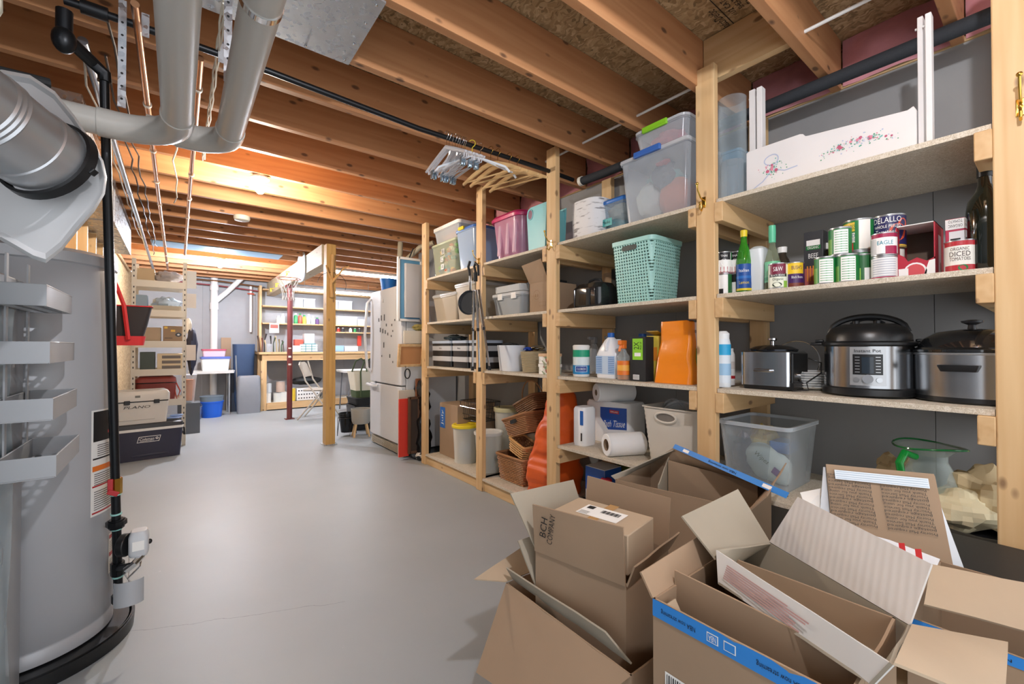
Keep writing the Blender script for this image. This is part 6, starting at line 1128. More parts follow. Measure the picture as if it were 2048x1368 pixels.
o = obj('saw', M().tube([(1.9, 8.86, ZB+.006), (2.9, 8.84, ZB+.006)], .006, 6), f_('2A5C8A')); tag(o, 'long thin blue-handled tool lying along the bench edge', 'tool')
for k, (px, h, c) in enumerate(((519, .30, '4A3A34'), (524, .26, '6A3A30'), (529, .34, '2E2E30'), (533, .22, 'C8B48A'), (541, .30, '2A2A2C'), (547, .27, '3A4A3A'), (554, .30, 'B8A880'), (558, .24, '7A6A4A'), (563, .2, '3C5A3C'), (568, .22, '55504A'))):
    x = at(px, 690, Y=9.1).x; o = obj('hand_tool', M().tube([(0, 0, 0), (.01*((k*5) % 3-1), .01, h*.6), (.03*((k*7) % 3-1), 0, h)], [.012, .008, .016], 8), f_(c)); o.location = (x, 9.1, ZB+.001); tag(o, 'hand tool standing upright at the left end of the workbench', 'tool', 'upright tools on the bench')
o = obj('tool_jar', M().lathe([(.045, 0), (.05, .15), (.047, .15), (.04, .005)], 20), FROST); o.location = (at(538, 690, Y=8.98).x, 8.98, ZB+.001); tag(o, 'frosted jar of tools on the bench end', 'jar')
o = obj('wall_calendar', rect(M().b2((-.08, -.003, -.09), (.08, .003, .09)), (0, -.0035, .03), (1, 0, 0), NY, .13, .07, 1), [WHITE, f_('A05A50')]); o.location = (at(549, 656, Y=9.1).x, 9.13, at(549, 656, Y=9.1).z); tag(o, 'small white printed card hanging on the shelf upright', 'card')
pc0 = None
for (px, z, h, c, lb) in ((533, .131, .18, 'E8E8E4', 'lower paint can with a green side at the left under the bench'), (534, .315, .17, 'C9D0D4', 'dented pale paint can stacked at the left under the bench'), (556, .131, .17, 'D8DCD8', 'short paint can beside the left stack'), (566, .131, .18, 'E2E4E0', 'pale paint can just left of the red column'), (561, .315, .19, 'C8B0A0', 'beige paint can on top near the red column'), (586, .131, .24, 'E0C23A', 'yellow tin right of the red column')):
    Y = 8.98 if z < .2 else 8.985; x = at(px, 790, Y=Y).x; t = thing('paint_can', lb, 'paint can', (x, Y, z)); r_ = .075 if h < .2 else .05
    obj('body', M().lathe([(r_, 0), (r_, h), (r_-.01, h-.004)], 24), f_(c), t); obj('rim', M().tube([(r_*cos(a), r_*sin(a), h) for a in [2*pi*k/24 for k in range(24)]], .004, 6, closed=True), SILV, t)
x0, x1 = at(592, 790, Y=8.88).x, at(640, 790, Y=8.88).x; t = thing('milk_crate', 'white perforated crate under the workbench behind the folding chair', 'crate', ((x0+x1)/2, 9.0, .131)); w = x1-x0
m = M(); m.b2((-w/2, -.12, 0), (w/2, -.11, .24)).b2((-w/2, .11, 0), (w/2, .12, .24)).b2((-w/2, -.12, 0), (-w/2+.01, .12, .24)).b2((w/2-.01, -.12, 0), (w/2, .12, .24)).b2((-w/2, -.12, 0), (w/2, .12, .01)); obj('body', m, WHITE, t)
m = M()
for i in range(8):
    for j in range(3): m.box((-w/2+.05+i*(w-.1)/7, -.1215, .05+.07*j), (.022, .002, .022))
obj('hole', m, BLKM, t)['kind'] = 'stuff'
o = obj('duffel_bag', M().blob((0, 0, 0), (.27, .12, .08), 3, .25, 20, 12), BLKM); o.location = ((x0+x1)/2, 9.05, .50); tag(o, 'black soft bag lying over the white crate', 'bag')
# folding chair
t = thing('folding_chair', 'beige metal folding chair in front of the workbench', 'folding chair', (1.80, 7.38, 0), pi-.5); CHM = f_('B9B0A4', .35)
for y in (-.2, .2):
    obj('leg', M().tube([(-.28, y, .012), (.02, y, .45), (.14, y, .62), (.22, y, .92)], .012, 8), CHM, t); obj('leg', M().tube([(.26, y*.9, .012), (-.12, y*.9, .48)], .012, 8), CHM, t)
obj('backrest', M().loft([[(.15+.05*k, y, .68+.12*k) for y, k in ((-.19, 0), (.19, 0), (.19, 1.6), (.12, 1.9), (-.12, 1.9), (-.19, 1.6))], [(.165+.05*k, y, .68+.12*k) for y, k in ((-.19, 0), (.19, 0), (.19, 1.6), (.12, 1.9), (-.12, 1.9), (-.19, 1.6))]]), CHM, t); obj('seat', M().loft([rrect(.38, .36, .05, .455), rrect(.40, .38, .06, .475)]), CHM, t); obj('crossbar', M().tube([(-.2, -.2, .12), (-.2, .2, .12)], .008, 6), CHM, t)
t = thing('folding_table', 'white round-cornered table behind the post and folding chair', 'table', (2.75, 7.95, 0)); obj('tabletop', M().loft([rrect(.9, .6, .1, .70), rrect(.92, .62, .1, .735)]), WHITE, t)
for x in (-.35, .35):
    for y in (-.22, .22): obj('leg', M().tube([(x, y, .70), (x*1.1, y*1.1, .01)], .011, 8), f_('5A5E64', .4), t)
# stack between the post and the refrigerator
t = thing('storage_crate', 'black slatted crate on the floor beside the refrigerator, bottom of the stack', 'crate', (2.15, 6.15, .001)); obj('body', shell(M(), .46, .40, .34, .93, .02, .01), BLK, t); 
m = M()
for k in range(5): m.box((-.02, -.203, .05+.06*k), (.4, .008, .03))
obj('slats', m, BLKM, t)
t = thing('black_tote', 'black tote resting on the slatted crate', 'tote', (2.15, 6.15, .343)); obj('body', M().loft([rrect(.40, .40, .04, 0), rrect(.46, .46, .05, .10)]), BLKM, t)
t = thing('canvas_tote', 'tall cream canvas tote bag with green base and long straps', 'tote bag', (2.14, 6.13, .445)); CV = flat('D8D4C2', .8, name='canvas'); OG = flat('47583A', .8, name='olive_canvas')
obj('body', M().loft([rrect(.38, .30, .05, .09, 5), rrect(.46, .36, .06, .36, 5), rrect(.455, .355, .06, .36, 5), rrect(.37, .29, .05, .10, 5)]), CV, t); obj('base', M().loft([rrect(.36, .28, .05, 0, 5), rrect(.385, .305, .05, .10, 5)]), OG, t)
for s_, y in ((0, -.19), (0, .17)): obj('strap', M().tube([(-.14, y, .02), (-.15, y-.006, .36), (-.10, y, .50), (-.02, y, .54), (.04, y, .48), (.06, y-.006, .36), (.06, y, .02)], .010, 6), OG, t)
t = thing('metal_planter', 'dark glossy bucket on a black wire stand in front of the crate', 'planter', (at(694, 860, Y=5.72).x, 5.72, .001)); obj('pot', M().lathe([(.075, .05), (.10, .27), (.105, .27), (.105, .295), (.095, .295), (.09, .26)], 28), flat('202225', .2, .5, name='gunmetal'), t)
m = M()
for a in (0, 1.57, 3.14, 4.71): m.tube([(.11*cos(a-.3), .11*sin(a-.3), .24), (.12*cos(a), .12*sin(a), .012), (.11*cos(a+.3), .11*sin(a+.3), .24)], .004, 6)
obj('wire_stand', m.tube([(.112*cos(a), .112*sin(a), .24) for a in [2*pi*k/24 for k in range(24)]], .004, 6, closed=True), BLK, t)
t = thing('legged_planter', 'grey round planter on splayed wooden legs touching the refrigerator', 'planter', (at(722, 860, Y=5.55).x, 5.55, .001)); obj('pot', M().lathe([(.10, .17), (.115, .21), (.125, .36), (.118, .36), (.10, .2)], 28), flat('9A968C', .6, name='planter_grey'), t)
for a in (.6, 2.2, 3.7, 5.3): obj('leg', M().tube([(.085*cos(a), .085*sin(a), .18), (.13*cos(a), .13*sin(a), .005)], .012, 8), PZ, t)
# shop lights
for (Y, z, x0, x1, lb) in ((8.369, 2.19, 1.55, 3.2, 'long bright fluorescent shop light over the workbench'), (6.745, 2.30, 1.75, 3.2, 'second fluorescent shop light nearer, right of the beam post')):
    t = thing('shop_light', lb, 'fluorescent light', ((x0+x1)/2, Y, z)); L = (x1-x0); obj('housing', M().loft([[(-L/2, y, zz) for y, zz in ((-.07, .0), (-.04, .045), (.04, .045), (.07, 0))], [(L/2, y, zz) for y, zz in ((-.07, 0), (-.04, .045), (.04, .045), (.07, 0))]]), WHITE, t)
    for x in (-L*.35, L*.35): obj('hanging_chain', M().cyl((x, 0, .045), (x, 0, max(.06, 2.377-z)), .004, 6), SILV, t)
    for y in (-.035, .035): obj('tube', M().cyl((-L/2+.02, y, -.016), (L/2-.02, y, -.016), .013, 12), emis('F2F6FF', TUBE_K, 'fluorescent_%g_%g' % (Y, y)), t)
# beam ornaments -----------------------------------------------------
p = at(604, 535, X=1.345); t = thing('toy_basketball_hoop', 'toy basketball hoop with white backboard, red rim and string net on the beam', 'basketball hoop', (1.345, p.y, p.z))
n = 22; bp_ = [(.17*math.copysign(abs(cos(a))**.6, cos(a)), .20*math.copysign(abs(sin(a))**.6, sin(a))) for a in [2*pi*k/n for k in range(n)]]; obj('backboard', M().loft([[(-.002, y*1.3, z) for y, z in bp_], [(-.014, y*1.3, z) for y, z in bp_]]), flat('D5E2EE', .3, name='backboard'), t)
rc_ = (-.17, .0, -.17); rr_ = .14; obj('rim', M().tube([(rc_[0]+rr_*cos(a), rr_*sin(a), rc_[2]) for a in [2*pi*k/28 for k in range(28)]], .005, 8, closed=True).tube([(-.03, 0, rc_[2]), (0, 0, rc_[2])], .006, 6), f_('C0553A', .4), t)
m = M()
for k in range(12): a = 2*pi*k/12; m.tube([(rc_[0]+rr_*cos(a), rr_*sin(a), rc_[2]), (rc_[0]+rr_*.7*cos(a+.3), rr_*.7*sin(a+.3), rc_[2]-.10), (rc_[0]+rr_*.5*cos(a), rr_*.5*sin(a), rc_[2]-.2), (rc_[0]+rr_*.5*cos(a+.35), rr_*.5*sin(a+.35), rc_[2]-.29)], .004, 5)
obj('net', m, flat('E8E6E2', .8, name='string'), t)
for k, (px, py) in enumerate(((552, 574), (572, 551), (541, 600))):
    p = at(px, py, X=1.30); o = obj('utility_hook', M().tube([(.05, 0, .06), (0, 0, .06), (0, 0, 0), (.0, -.10, 0), (0, -.10, .03)], .008, 8), YEL); o.location = (1.298, min(p.y, 9.2), max(2.13, min(p.z, 2.29))); tag(o, 'yellow coated utility hook on the beam, %s from the hoop' % ('nearest', 'above', 'farthest')[k], 'hook')
p = at(653, 560, Y=5.26); t = thing('driftwood_branch', 'forked bark-stripped branch nailed high on the beam post', 'branch', (1.42, 5.262, p.z)); BR_ = flat('C79A5E', .6, name='branch', var=.2)
obj('trunk', M().tube([(.01, -.012, .30), (0, -.016, .1), (-.01, -.018, -.05), (0, -.016, -.2)], [.026, .022, .02, .026], 10), BR_, t); obj('twig', M().tube([(0, -.02, -.02), (.06, -.05, .06), (.12, -.08, .15), (.17, -.11, .17)], [.018, .014, .010, .008], 8), BR_, t); obj('twig', M().tube([(0, -.02, 0), (-.05, -.05, .08), (-.08, -.07, .16)], [.014, .010, .007], 8), BR_, t); obj('bent_wire', M().tube([(.16*cos(a), -.03, -.05+.14*sin(a)) for a in [-.4+pi*1.1*k/20 for k in range(21)]], .003, 5), BLK, t)
# ================================================================== back left: drain pipes, table, bags
X9 = lambda px, Y=9.3: at(px, 650, Y=Y).x
PW = flat('E9EAEC', .35, name='pvc_white'); xz = lambda px, py, Y=9.33: tuple(at(px, py, Y=Y))
t = thing('white_drain_pipe', 'white plastic drain stack on the back wall with a slanting branch', 'pipe', (X9(428, 9.33), 9.33, 0)); o3 = t.location.copy(); rl = lambda p: tuple(Vector(p)-o3)
obj('stack', M().cyl((0, 0, .3), (0, 0, at(428, 556, Y=9.33).z), .055, 16), PW, t); obj('branch', M().tube([rl(xz(428, 605)), rl(xz(455, 583)), rl(at(490, 550, Y=9.2)), rl(at(517, 515, Y=8.8))], .045, 14), PW, t); obj('collar', M().cyl((0, 0, at(428, 612, Y=9.33).z-.06), (0, 0, at(428, 612, Y=9.33).z+.06), .066, 16), PW, t); obj('collar', M().cyl((0, 0, at(428, 575, Y=9.33).z-.05), (0, 0, at(428, 575, Y=9.33).z+.05), .066, 16), PW, t)
t = thing('thin_drain_pipe', 'thin white pipe on the back wall with a red valve handle', 'pipe', (X9(502), 9.35, 0)); obj('pipe', M().cyl((0, 0, at(500, 664, Y=9.35).z), (0, 0, 2.3), .022, 12), PW, t); obj('valve', M().tube([(-.06, -.04, at(500, 588, Y=9.35).z), (.05, -.04, at(500, 588, Y=9.35).z)], .012, 8), f_('C4553C'), t)
tag(obj('pex_pipe', M().tube([(-.3, 9.3, 2.28), (.6, 9.31, 2.25), (1.2, 9.3, 2.2)], .011, 8), f_('8A3A44')), 'dark red water line across the top of the back wall', 'pipe')
tag(obj('pex_pipe', M().tube([(-.3, 9.27, 2.34), (.6, 9.27, 2.33), (1.25, 9.27, 2.28)], .012, 8), COPPER), 'copper water line just above the dark red one', 'pipe')
t = thing('folding_card_table', 'white plastic folding table by the back wall carrying lidded boxes', 'table', (X9(424, 8.9), 8.92, 0)); zt_ = at(424, 742, Y=8.7).z; obj('tabletop', M().loft([rrect(.62, .46, .05, zt_-.045), rrect(.64, .48, .06, zt_)]), WHITE, t)
for x in (-.26, .24):
    for y in (-.18, .18): obj('leg', M().cyl((x, y, zt_-.045), (x, y, .002), .013, 8), f_('9EA2A6', .3), t)
t = thing('lidded_box', 'white box with a blue lid on the folding table', 'storage box', (X9(431, 8.86), 8.88, zt_+.001)); obj('body', M().loft([rrect(.36, .28, .03, 0), rrect(.40, .31, .035, .20)]), f_('E6EEF2', .3), t); obj('lid', M().loft([rrect(.42, .33, .035, .20), rrect(.42, .33, .035, .235)]), f_('5A6FC0', .35), t)
t = thing('lidded_box', 'pink-lidded clear box on top of the blue-lidded one', 'storage box', (X9(428, 8.9), 8.90, zt_+.238)); obj('body', M().loft([rrect(.30, .24, .03, 0), rrect(.33, .26, .03, .10)]), f_('E8C8D4', .3), t); obj('lid', M().loft([rrect(.35, .28, .03, .10), rrect(.35, .28, .03, .125)]), f_('B8506A', .35), t)
t = thing('bucket', 'bright blue bucket with a grey pail inside under the folding table', 'bucket', (X9(424, 8.72), 8.62, .001)); obj('body', M().lathe([(.135, 0), (.16, .24), (.168, .24), (.168, .26)], 28), f_('1C5FD0', .35), t); obj('inner_pail', M().lathe([(.150, .24), (.165, .34), (.17, .34), (.16, .345), (.02, .33)], 28), f_('6E7E8C', .4), t)
t = thing('metal_bucket', 'small galvanised bucket beside the blue one', 'bucket', (X9(386, 8.4), 8.45, .001)); obj('body', M().lathe([(.11, 0), (.125, .20), (.13, .20), (.12, .205), (.10, .01)], 28), GALV, t); obj('bail', M().tube([(.125*cos(a), 0, .2+.09*sin(a)) for a in [pi*k/12 for k in range(13)]], .004, 6), CHROME, t)
t = thing('camp_chair_bag', 'tall navy folded camp chairs standing against the back wall', 'camp chair', (X9(488, 9.1), 9.10, .001)); NV = flat('2E4668', .5, name='navy_nylon', bump=.5, bs=14)
obj('chair_fabric', M().loft([rrect(.30*k, .20, .07, z, 5) for k, z in ((.8, 0), (1, .2), (1.05, .6), (1.1, 1.0), (1.15, 1.2))]), NV, t); obj('frame_pole', M().cyl((-.1, -.12, .1), (-.13, -.1, 1.0), .012, 8), SILV, t)
t = thing('camp_chair_bag', 'dark navy chair bag leaning left of the grey one', 'chair bag', (X9(470, 9.2), 9.15, .001)); obj('bag', M().loft([rrect(.26*k, .2, .08, z, 5) for k, z in ((.9, 0), (1, .15), (.9, .5), (.7, .75))]), flat('2A3342', .6, name='dark_nylon', bump=.5, bs=14), t)
t = thing('grey_tote_bag', 'grey rectangular nylon case standing before the camp chairs', 'case', (X9(499, 8.7), 8.74, .001)); obj('case', M().loft([rrect(.34, .16, .03, 0), rrect(.36, .18, .04, .3), rrect(.34, .16, .04, .62), rrect(.30, .12, .04, .65)]), flat('83878E', .5, name='grey_nylon', bump=.5, bs=14), t)
tag(obj('leaning_cardboard', M().b2((X9(443), 9.36, .75), (X9(463), 9.40, 1.32)), CARD), 'sheet of cardboard against the back wall behind the lidded boxes', 'cardboard')
# ================================================================== metal rack on the left
RK = flat('D2CABB', .45, .2, name='rack_beige'); t = thing('metal_rack', 'beige slotted metal shelving rack against the left wall', 'shelving rack', (-.16, 6.55, 0)); xr = .245
levels = [at(320, y, Y=6.33).z for y in (562, 620, 682, 738)]+[.55, .12]
for x in (-xr+.02, xr-.02):
    for y in (-.22, .22):
        m = M().b2((x-.018, y-.002, 0), (x+.018, y+.002, 2.14)).b2((x-(.018 if x < 0 else -.014), y-.018, 0), (x-(.014 if x < 0 else -.018), y+.018, 2.14))
        for k in range(34): m.box((x, y-.0032*(1 if y < 0 else -1), .08+.06*k), (.009, .001, .022), 1)
        obj('upright', m, [RK, BLKM], t)
for z in levels:
    obj('shelf_board', M().b2((-xr+.03, -.2, z-.028), (xr-.03, .2, z-.016)), PARTB, t); obj('shelf_beam', M().b2((-xr, -.225, z-.075), (xr, -.219, z)).b2((-xr, .219, z-.075), (xr, .225, z)), RK, t)
def onrack(name, label, cat, x0, x1, k, h, mat, y=-.1, d=.2, bl=False, mats=None):
    z = levels[k]-.0155
    if bl: o = obj(name, M().blob((0, 0, 0), ((x1-x0)/2, d/2, h/2), 3, .4, 22, 12), mat); o.location = (-.16+(x0+x1)/2, 6.55+y, z+h/2+.02); return tag(o, label, cat)
    t = thing(name, label, cat, (-.16+(x0+x1)/2, 6.55+y, z)); obj('body', M().b2((-(x1-x0)/2, -d/2, 0), ((x1-x0)/2, d/2, h)), mat, t, bev=.003); return t
onrack('wooden_box', 'wooden box with blue bag on the top level of the metal rack', 'box', -.20, -.05, 0, .15, f_('C9B08A', .6)); onrack('plastic_wrap', 'crumpled clear plastic packages on the top level of the metal rack', 'plastic packages', -.06, .21, 0, .13, f_('B9B2B0', .3), bl=True)
onrack('paper_stack', 'stack of folders and sheets on the second level of the metal rack', 'papers', -.10, .2, 1, .07, f_('C2B8A4', .6)); onrack('plastic_sheets', 'clear plastic sleeves lying over the folders', 'plastic sheets', -.09, .19, 1, .17, f_('A9B8C6', .25), y=.05, bl=True); onrack('blue_box', 'blue-grey box at the left of the second rack level', 'box', -.21, -.11, 1, .18, f_('8FA6B8', .5))
t = onrack('cardboard_box', 'brown carton with a round black logo and yellow stickers', 'box', .03, .21, 2, .19, CARD, d=.22); m = M(); 
n = 20; m.add([(.05+.03*cos(2*pi*k/n), -.1112, .09+.024*sin(2*pi*k/n)) for k in range(n)], [tuple(range(n))], 0); m.add([(.05+.012*cos(2*pi*k/n), -.1118, .09+.010*sin(2*pi*k/n)) for k in range(n)], [tuple(range(n))], 1); rect(m, (-.0, -.1112, .135), (1, 0, 0), NY, .04, .024, 2); rect(m, (-.065, -.1112, .17), (1, 0, 0), NY, .03, .025, 2); rect(m, (-.04, -.1112, .05), (1, 0, 0), NY, .07, .006, 0); obj('print', m, [BLK, WHITE, f_('E8B83A')], t, smooth=False)
onrack('cardboard_box', 'plain pale carton with a white label, left on the third rack level', 'box', -.15, .01, 2, .17, CARDL)
t = onrack('wooden_organizer', 'light wood letter organizer with three slots on the fourth rack level', 'organizer', -.02, .215, 3, .19, f_('D9C6A4', .6), d=.22); m = M()
for k in range(3): m.box((.01, -.1115, .035+.058*k), (.17, .002, .034))
obj('slot', m, f_('6A5F55'), t)
onrack('landscape_picture', 'dark green picture propped at the left of the fourth rack level', 'picture', -.17, -.04, 3, .21, f_('39443A'))
for k, (py0, py1, c, lb) in enumerate(((546, 580, 'E6E6E2', 'white card with a dark clip hanging on the rack side, upper'), (590, 618, 'E9E2DA', 'white bow-shaped paper hanging on the rack side, lower'), (690, 720, 'E4D8CC', 'pale box edge sticking out of the rack side'))):
    z1, z0 = at(380, py0, Y=6.5).z, at(380, py1, Y=6.5).z; o = obj('hanging_card', M().b2((-.045, -.003, z0), (.045, .003, z1)), f_(c)); o.location = (.129, 6.335, 0); tag(o, lb, 'card')
o = obj('white_plate', M().lathe([(.02, 0), (.10, .006), (.098, .012)], 28), WHITE); o.location = (.10, 6.84, at(378, 652, Y=6.84).z); o.rotation_euler = (0, R(90), R(20)); tag(o, 'round white plate edge showing behind the rack', 'plate')
t = thing('orange_pitcher', 'frosted pitcher filled with orange beside the rack', 'pitcher', (X9(379, 7.2), 7.2, at(379, 805, Y=7.2).z)); obj('body', M().lathe([(.055, 0), (.085, .37), (.09, .37), (.08, .38)], 24), FROST, t); obj('contents', M().lathe([(.05, .03), (.07, .31)], 24), f_('D98A52'), t)
t = thing('step_box', 'dark box holding up the orange pitcher behind the rack', 'box', (X9(379, 7.2), 7.25, .001)); obj('body', M().b2((-.12, -.14, 0), (.12, .14, t.location.z*0+at(379, 805, Y=7.2).z-.003)), f_('5A5F66', .6), t)
o = obj('navy_coat', M().blob((0, 0, 0), (.06, .10, .28), 5, .3, 18, 14), NAVY); o.location = (.145, 6.80, at(380, 700, Y=6.98).z); tag(o, 'navy cloth hanging on the far side of the rack', 'cloth')
# coolers
CY = 5.70; rz = .14
t = thing('cooler', 'large navy chest cooler with a white band on the floor', 'cooler', (-.265, 5.92, 0), rz); NVC = flat('2C2C40', .45, name='cooler_navy'); w, d, h = .60, .36, .37
obj('body', M().loft([rrect(w*.93, d*.93, .03, .001), rrect(w, d, .03, h*.80)]), NVC, t); obj('white_band', M().loft([rrect(w+.008, d+.008, .03, h*.80), rrect(w+.010, d+.010, .03, h*.87)]), f_('E2E2E0', .4), t); obj('lid', M().loft([rrect(w+.006, d+.006, .03, h*.87), rrect(w, d, .03, h*.97), rrect(w-.03, d-.03, .03, h)]), flat('34363C', .45, name='cooler_lid'), t)
m = M(); pl = [(-.09, -.03), (.085, -.03), (.10, .03), (-.075, .03)]; yf = -d/2-.002; cx_ = .015; 
fy = lambda z: -(d*(.93+.07*z/(h*.8)))/2-.0015
m.add([(cx_+x, fy(.21)-.000, .21+z) for x, z in pl], [(0, 1, 2, 3)], 0); m.add([(cx_+x*.95, fy(.21)-.001, .21+z*.84) for x, z in pl], [(0, 1, 2, 3)], 1); text(m, 'Coleman', (cx_-.012, fy(.21)-.0018, .213), .115, .026, (1, 0, 0), NY, 0, slant=.2); rect(m, (cx_-.012, fy(.21)-.0018, .193), (1, 0, 0), NY, .11, .003, 0)
n = 16; m.add([(cx_+.068+.012*cos(2*pi*k/n), fy(.21)-.0018, .213+.012*sin(2*pi*k/n)) for k in range(n)], [tuple(range(n))], 0); m.add([(cx_+.068+.006*cos(2*pi*k/n), fy(.21)-.0024, .213+.006*sin(2*pi*k/n)) for k in range(n)], [tuple(range(n))], 1)
obj('badge', m, [WHITE, NVC], t, smooth=False); obj('side_handle', M().tube([(w/2+.0, -.06, .29), (w/2+.025, -.06, .27), (w/2+.03, -.05, .20), (w/2+.03, .05, .20), (w/2+.0, .06, .29)], .009, 8), BLK, t); obj('molded_panel', M().b2((-.12, fy(.04)-.001, .035), (.18, fy(.04)+.02, .06)), NVC, t, bev=.006)
t = thing('cooler', 'white hard cooler with black latches stacked on the navy cooler', 'cooler', (-.315, 5.90, h+.001), rz); w, d, h2 = .46, .32, .33; PLW = flat('C9C7C2', .4, name='cooler_white')
obj('body', M().loft([rrect(w*.93, d*.93, .02, 0), rrect(w, d, .02, h2*.66)]), PLW, t); obj('gasket', M().loft([rrect(w-.004, d-.004, .02, h2*.66), rrect(w-.004, d-.004, .02, h2*.70)]), BLK, t); obj('lid', M().loft([rrect(w+.02, d+.02, .03, h2*.70), rrect(w+.02, d+.02, .03, h2*.92), rrect(w-.01, d-.01, .03, h2)]), PLW, t)
for x in (-.10, .13): obj('latch', M().box((x, -d/2-.012, h2*.67), (.045, .014, .04)), BLK, t, bev=.003)
m = M(); fy2 = -(d*.985)/2-.002; text(m, 'PLANO', (-.02, fy2, h2*.52), .20, .026, (1, 0, 0), NY, 0, slant=.4); obj('lettering', m, INK, t, smooth=False); m = M(); 
for x, s_ in ((-.02, 1),): rect(m, (x, -d/2-.0105, h2*.84), (1, 0, 0), NY, .04, .022, 0)
obj('emblem', m, f_('6E6C66'), t, smooth=False); obj('molded_panel', M().b2((-.16, fy2+.003, .04), (.12, fy2+.02, h2*.40)), PLW, t, bev=.004)
o = obj('blue_sandals', M().blob((0, 0, 0), (.07, .05, .012), 3, .3, 18, 8).blob((.02, .02, .02), (.06, .04, .012), 5, .3, 18, 8), f_('8CA8D8', .4)); o.location = (-.02, 5.90, h+.020); tag(o, 'pair of light blue sandals lying on the navy cooler lid', 'sandals')
t = thing('red_cooler_bag', 'dark red soft cooler bag on the rack behind the white cooler', 'bag', (-.19, 6.48, levels[4]-.014)); obj('body', M().loft([rrect(.34, .26, .05, 0, 5), rrect(.36, .28, .06, .1, 5), rrect(.36, .28, .06, .20, 5)]), flat('7C332C', .6, name='maroon', bump=.3, bs=30), t); obj('lid', M().loft([rrect(.37, .29, .06, .21, 5), rrect(.36, .28, .06, .25, 5), rrect(.30, .22, .05, .275, 5)]), flat('8A3A32', .6, name='maroon_top', bump=.3, bs=30), t); obj('zip', M().tube(rrect(.365, .285, .06, .205, 5), .006, 6, closed=True), BLK, t); obj('strap', M().tube([(.18, -.08, .2), (.22, -.1, .1), (.19, -.12, .0), (.17, -.1, .12)], .008, 6), f_('A8402E'), t)
# red and black tote hanging by the left wall
p = at(262, 645, Y=5.0); t = thing('hanging_tote', 'black tote bag with red straps and base hanging on the left wall', 'tote bag', (p.x-.04, 5.0, p.z)); RT = flat('C0262E', .6, name='red_webbing')
obj('body', M().loft([rrect(.24, .12, .04, -.14, 5), rrect(.30, .14, .04, -.02, 5), rrect(.36, .15, .03, .14, 5)]), flat('242024', .7, name='black_canvas'), t); obj('base', M().loft([rrect(.25, .14, .04, -.20, 5), rrect(.28, .15, .05, -.12, 5)]), RT, t); obj('strap', M().tube([(.03, -.085, -.15), (.0, -.092, .14), (-.05, -.05, .30), (-.08, .0, .38)], .017, 6), RT, t); obj('trim', M().tube(rrect(.365, .155, .03, .14, 5), .006, 6, closed=True), RT, t)
# ================================================================== cartons in the foreground
CT = .0045
def wp(px, py, z): return at(px, py, Z=z)
def dn(p, z=0.0): return Vector((p[0], p[1], z))
class Box:
    """open shipping carton: four top corners, floor level, panels and flaps as parts"""
    def __init__(s, name, label, c, zb, mat=CARD, mats=None, cat='cardboard box', walls=(0, 1, 2, 3), bottom=True, drop=None):
        s.c = [Vector(p) for p in c]; s.o = sum(s.c, Vector())/4; s.o.z = zb; s.t = thing(name, label, cat, tuple(s.o)); s.mat = mat
        s.b = [Vector((p.x, p.y, zb)) for p in s.c] if drop is None else [Vector(p) for p in drop]
        for k in walls:
            a, b = s.c[k], s.c[(k+1) % 4]; a2, b2 = s.b[k], s.b[(k+1) % 4]
            s.panel('side_panel', [a, b, b2, a2], mats[k] if mats else mat, inward=s.o)
        if bottom: s.panel('bottom_panel', [p+Vector((0, 0, .004)) for p in s.b], mat)
    def panel(s, name, P, mat=None, inward=None, t=CT, label=None):
        P = [Vector(p)-s.o for p in P]; n = (P[1]-P[0]).cross(P[2]-P[0]).normalized()
        if inward is not None:
            c = sum(P, Vector())/len(P)
            if n.dot(-c) < 0: n = -n
        Q = [p+n*t for p in P]
        o = obj(name, grid_panel(P, t if n.dot((P[2]-P[0]).cross(P[3]-P[1])) > 0 else -t, seed=len(s.t.children)*3.3), mat or s.mat, s.t, ang=60)
        if label: o['label'] = label
        return o
    def flap(s, k, L, ang, inset=.0, skew=0, mat=None, label=None):
        """flap on top edge k, L long, ang degrees: 0 = straight up, 90 = flat outwards, -60 = folded in"""
        a, b = s.c[k], s.c[(k+1) % 4]; e = (b-a); ln = e.length; e.normalize(); mid = (a+b)/2; out = Vector((mid.x-s.o.x, mid.y-s.o.y, 0)); out -= e*out.dot(e); out.normalize()
        up = Vector((0, 0, 1)); up -= e*up.dot(e); up.normalize(); d = up*cos(R(ang))+out*sin(R(ang))
        return s.panel('flap', [a+e*.002, b-e*.002, b-e*(inset*ln)+d*L+e*skew, a+e*(inset*ln)+d*L+e*skew], mat, label=label)
# --- lower carton at the left front (A) with its flaps hanging out
A0, A1 = wp(1012, 1166, .42), wp(1262, 1352, .42)
dA = Vector((A1.x-A0.x, A1.y-A0.y, 0)).normalized(); nA = Vector((-dA.y, dA.x, 0)); nA = nA if nA.x > 0 else -nA
A2, A3 = A1+nA*.34, A0+nA*.34
A = Box('open_carton', 'large brown carton lowest left in the pile with flaps spread wide', [A0, A1, A2, A3], .003)
A.panel('flap', [A0, A1, wp(1120, 1460, .26), wp(952, 1345, .22)], CARD); A.panel('flap', [A0+Vector((0, 0, .002)), A3+Vector((0, 0, .002)), wp(1040, 1098, .46), wp(948, 1160, .44)], CARDL)
A.panel('flap', [A0+nA*.03+Vector((0, 0, .004)), A1+nA*.03+Vector((0, 0, .004))-dA*.02, wp(1212, 1262, .47), wp(1014, 1134, .47)], CARDG)
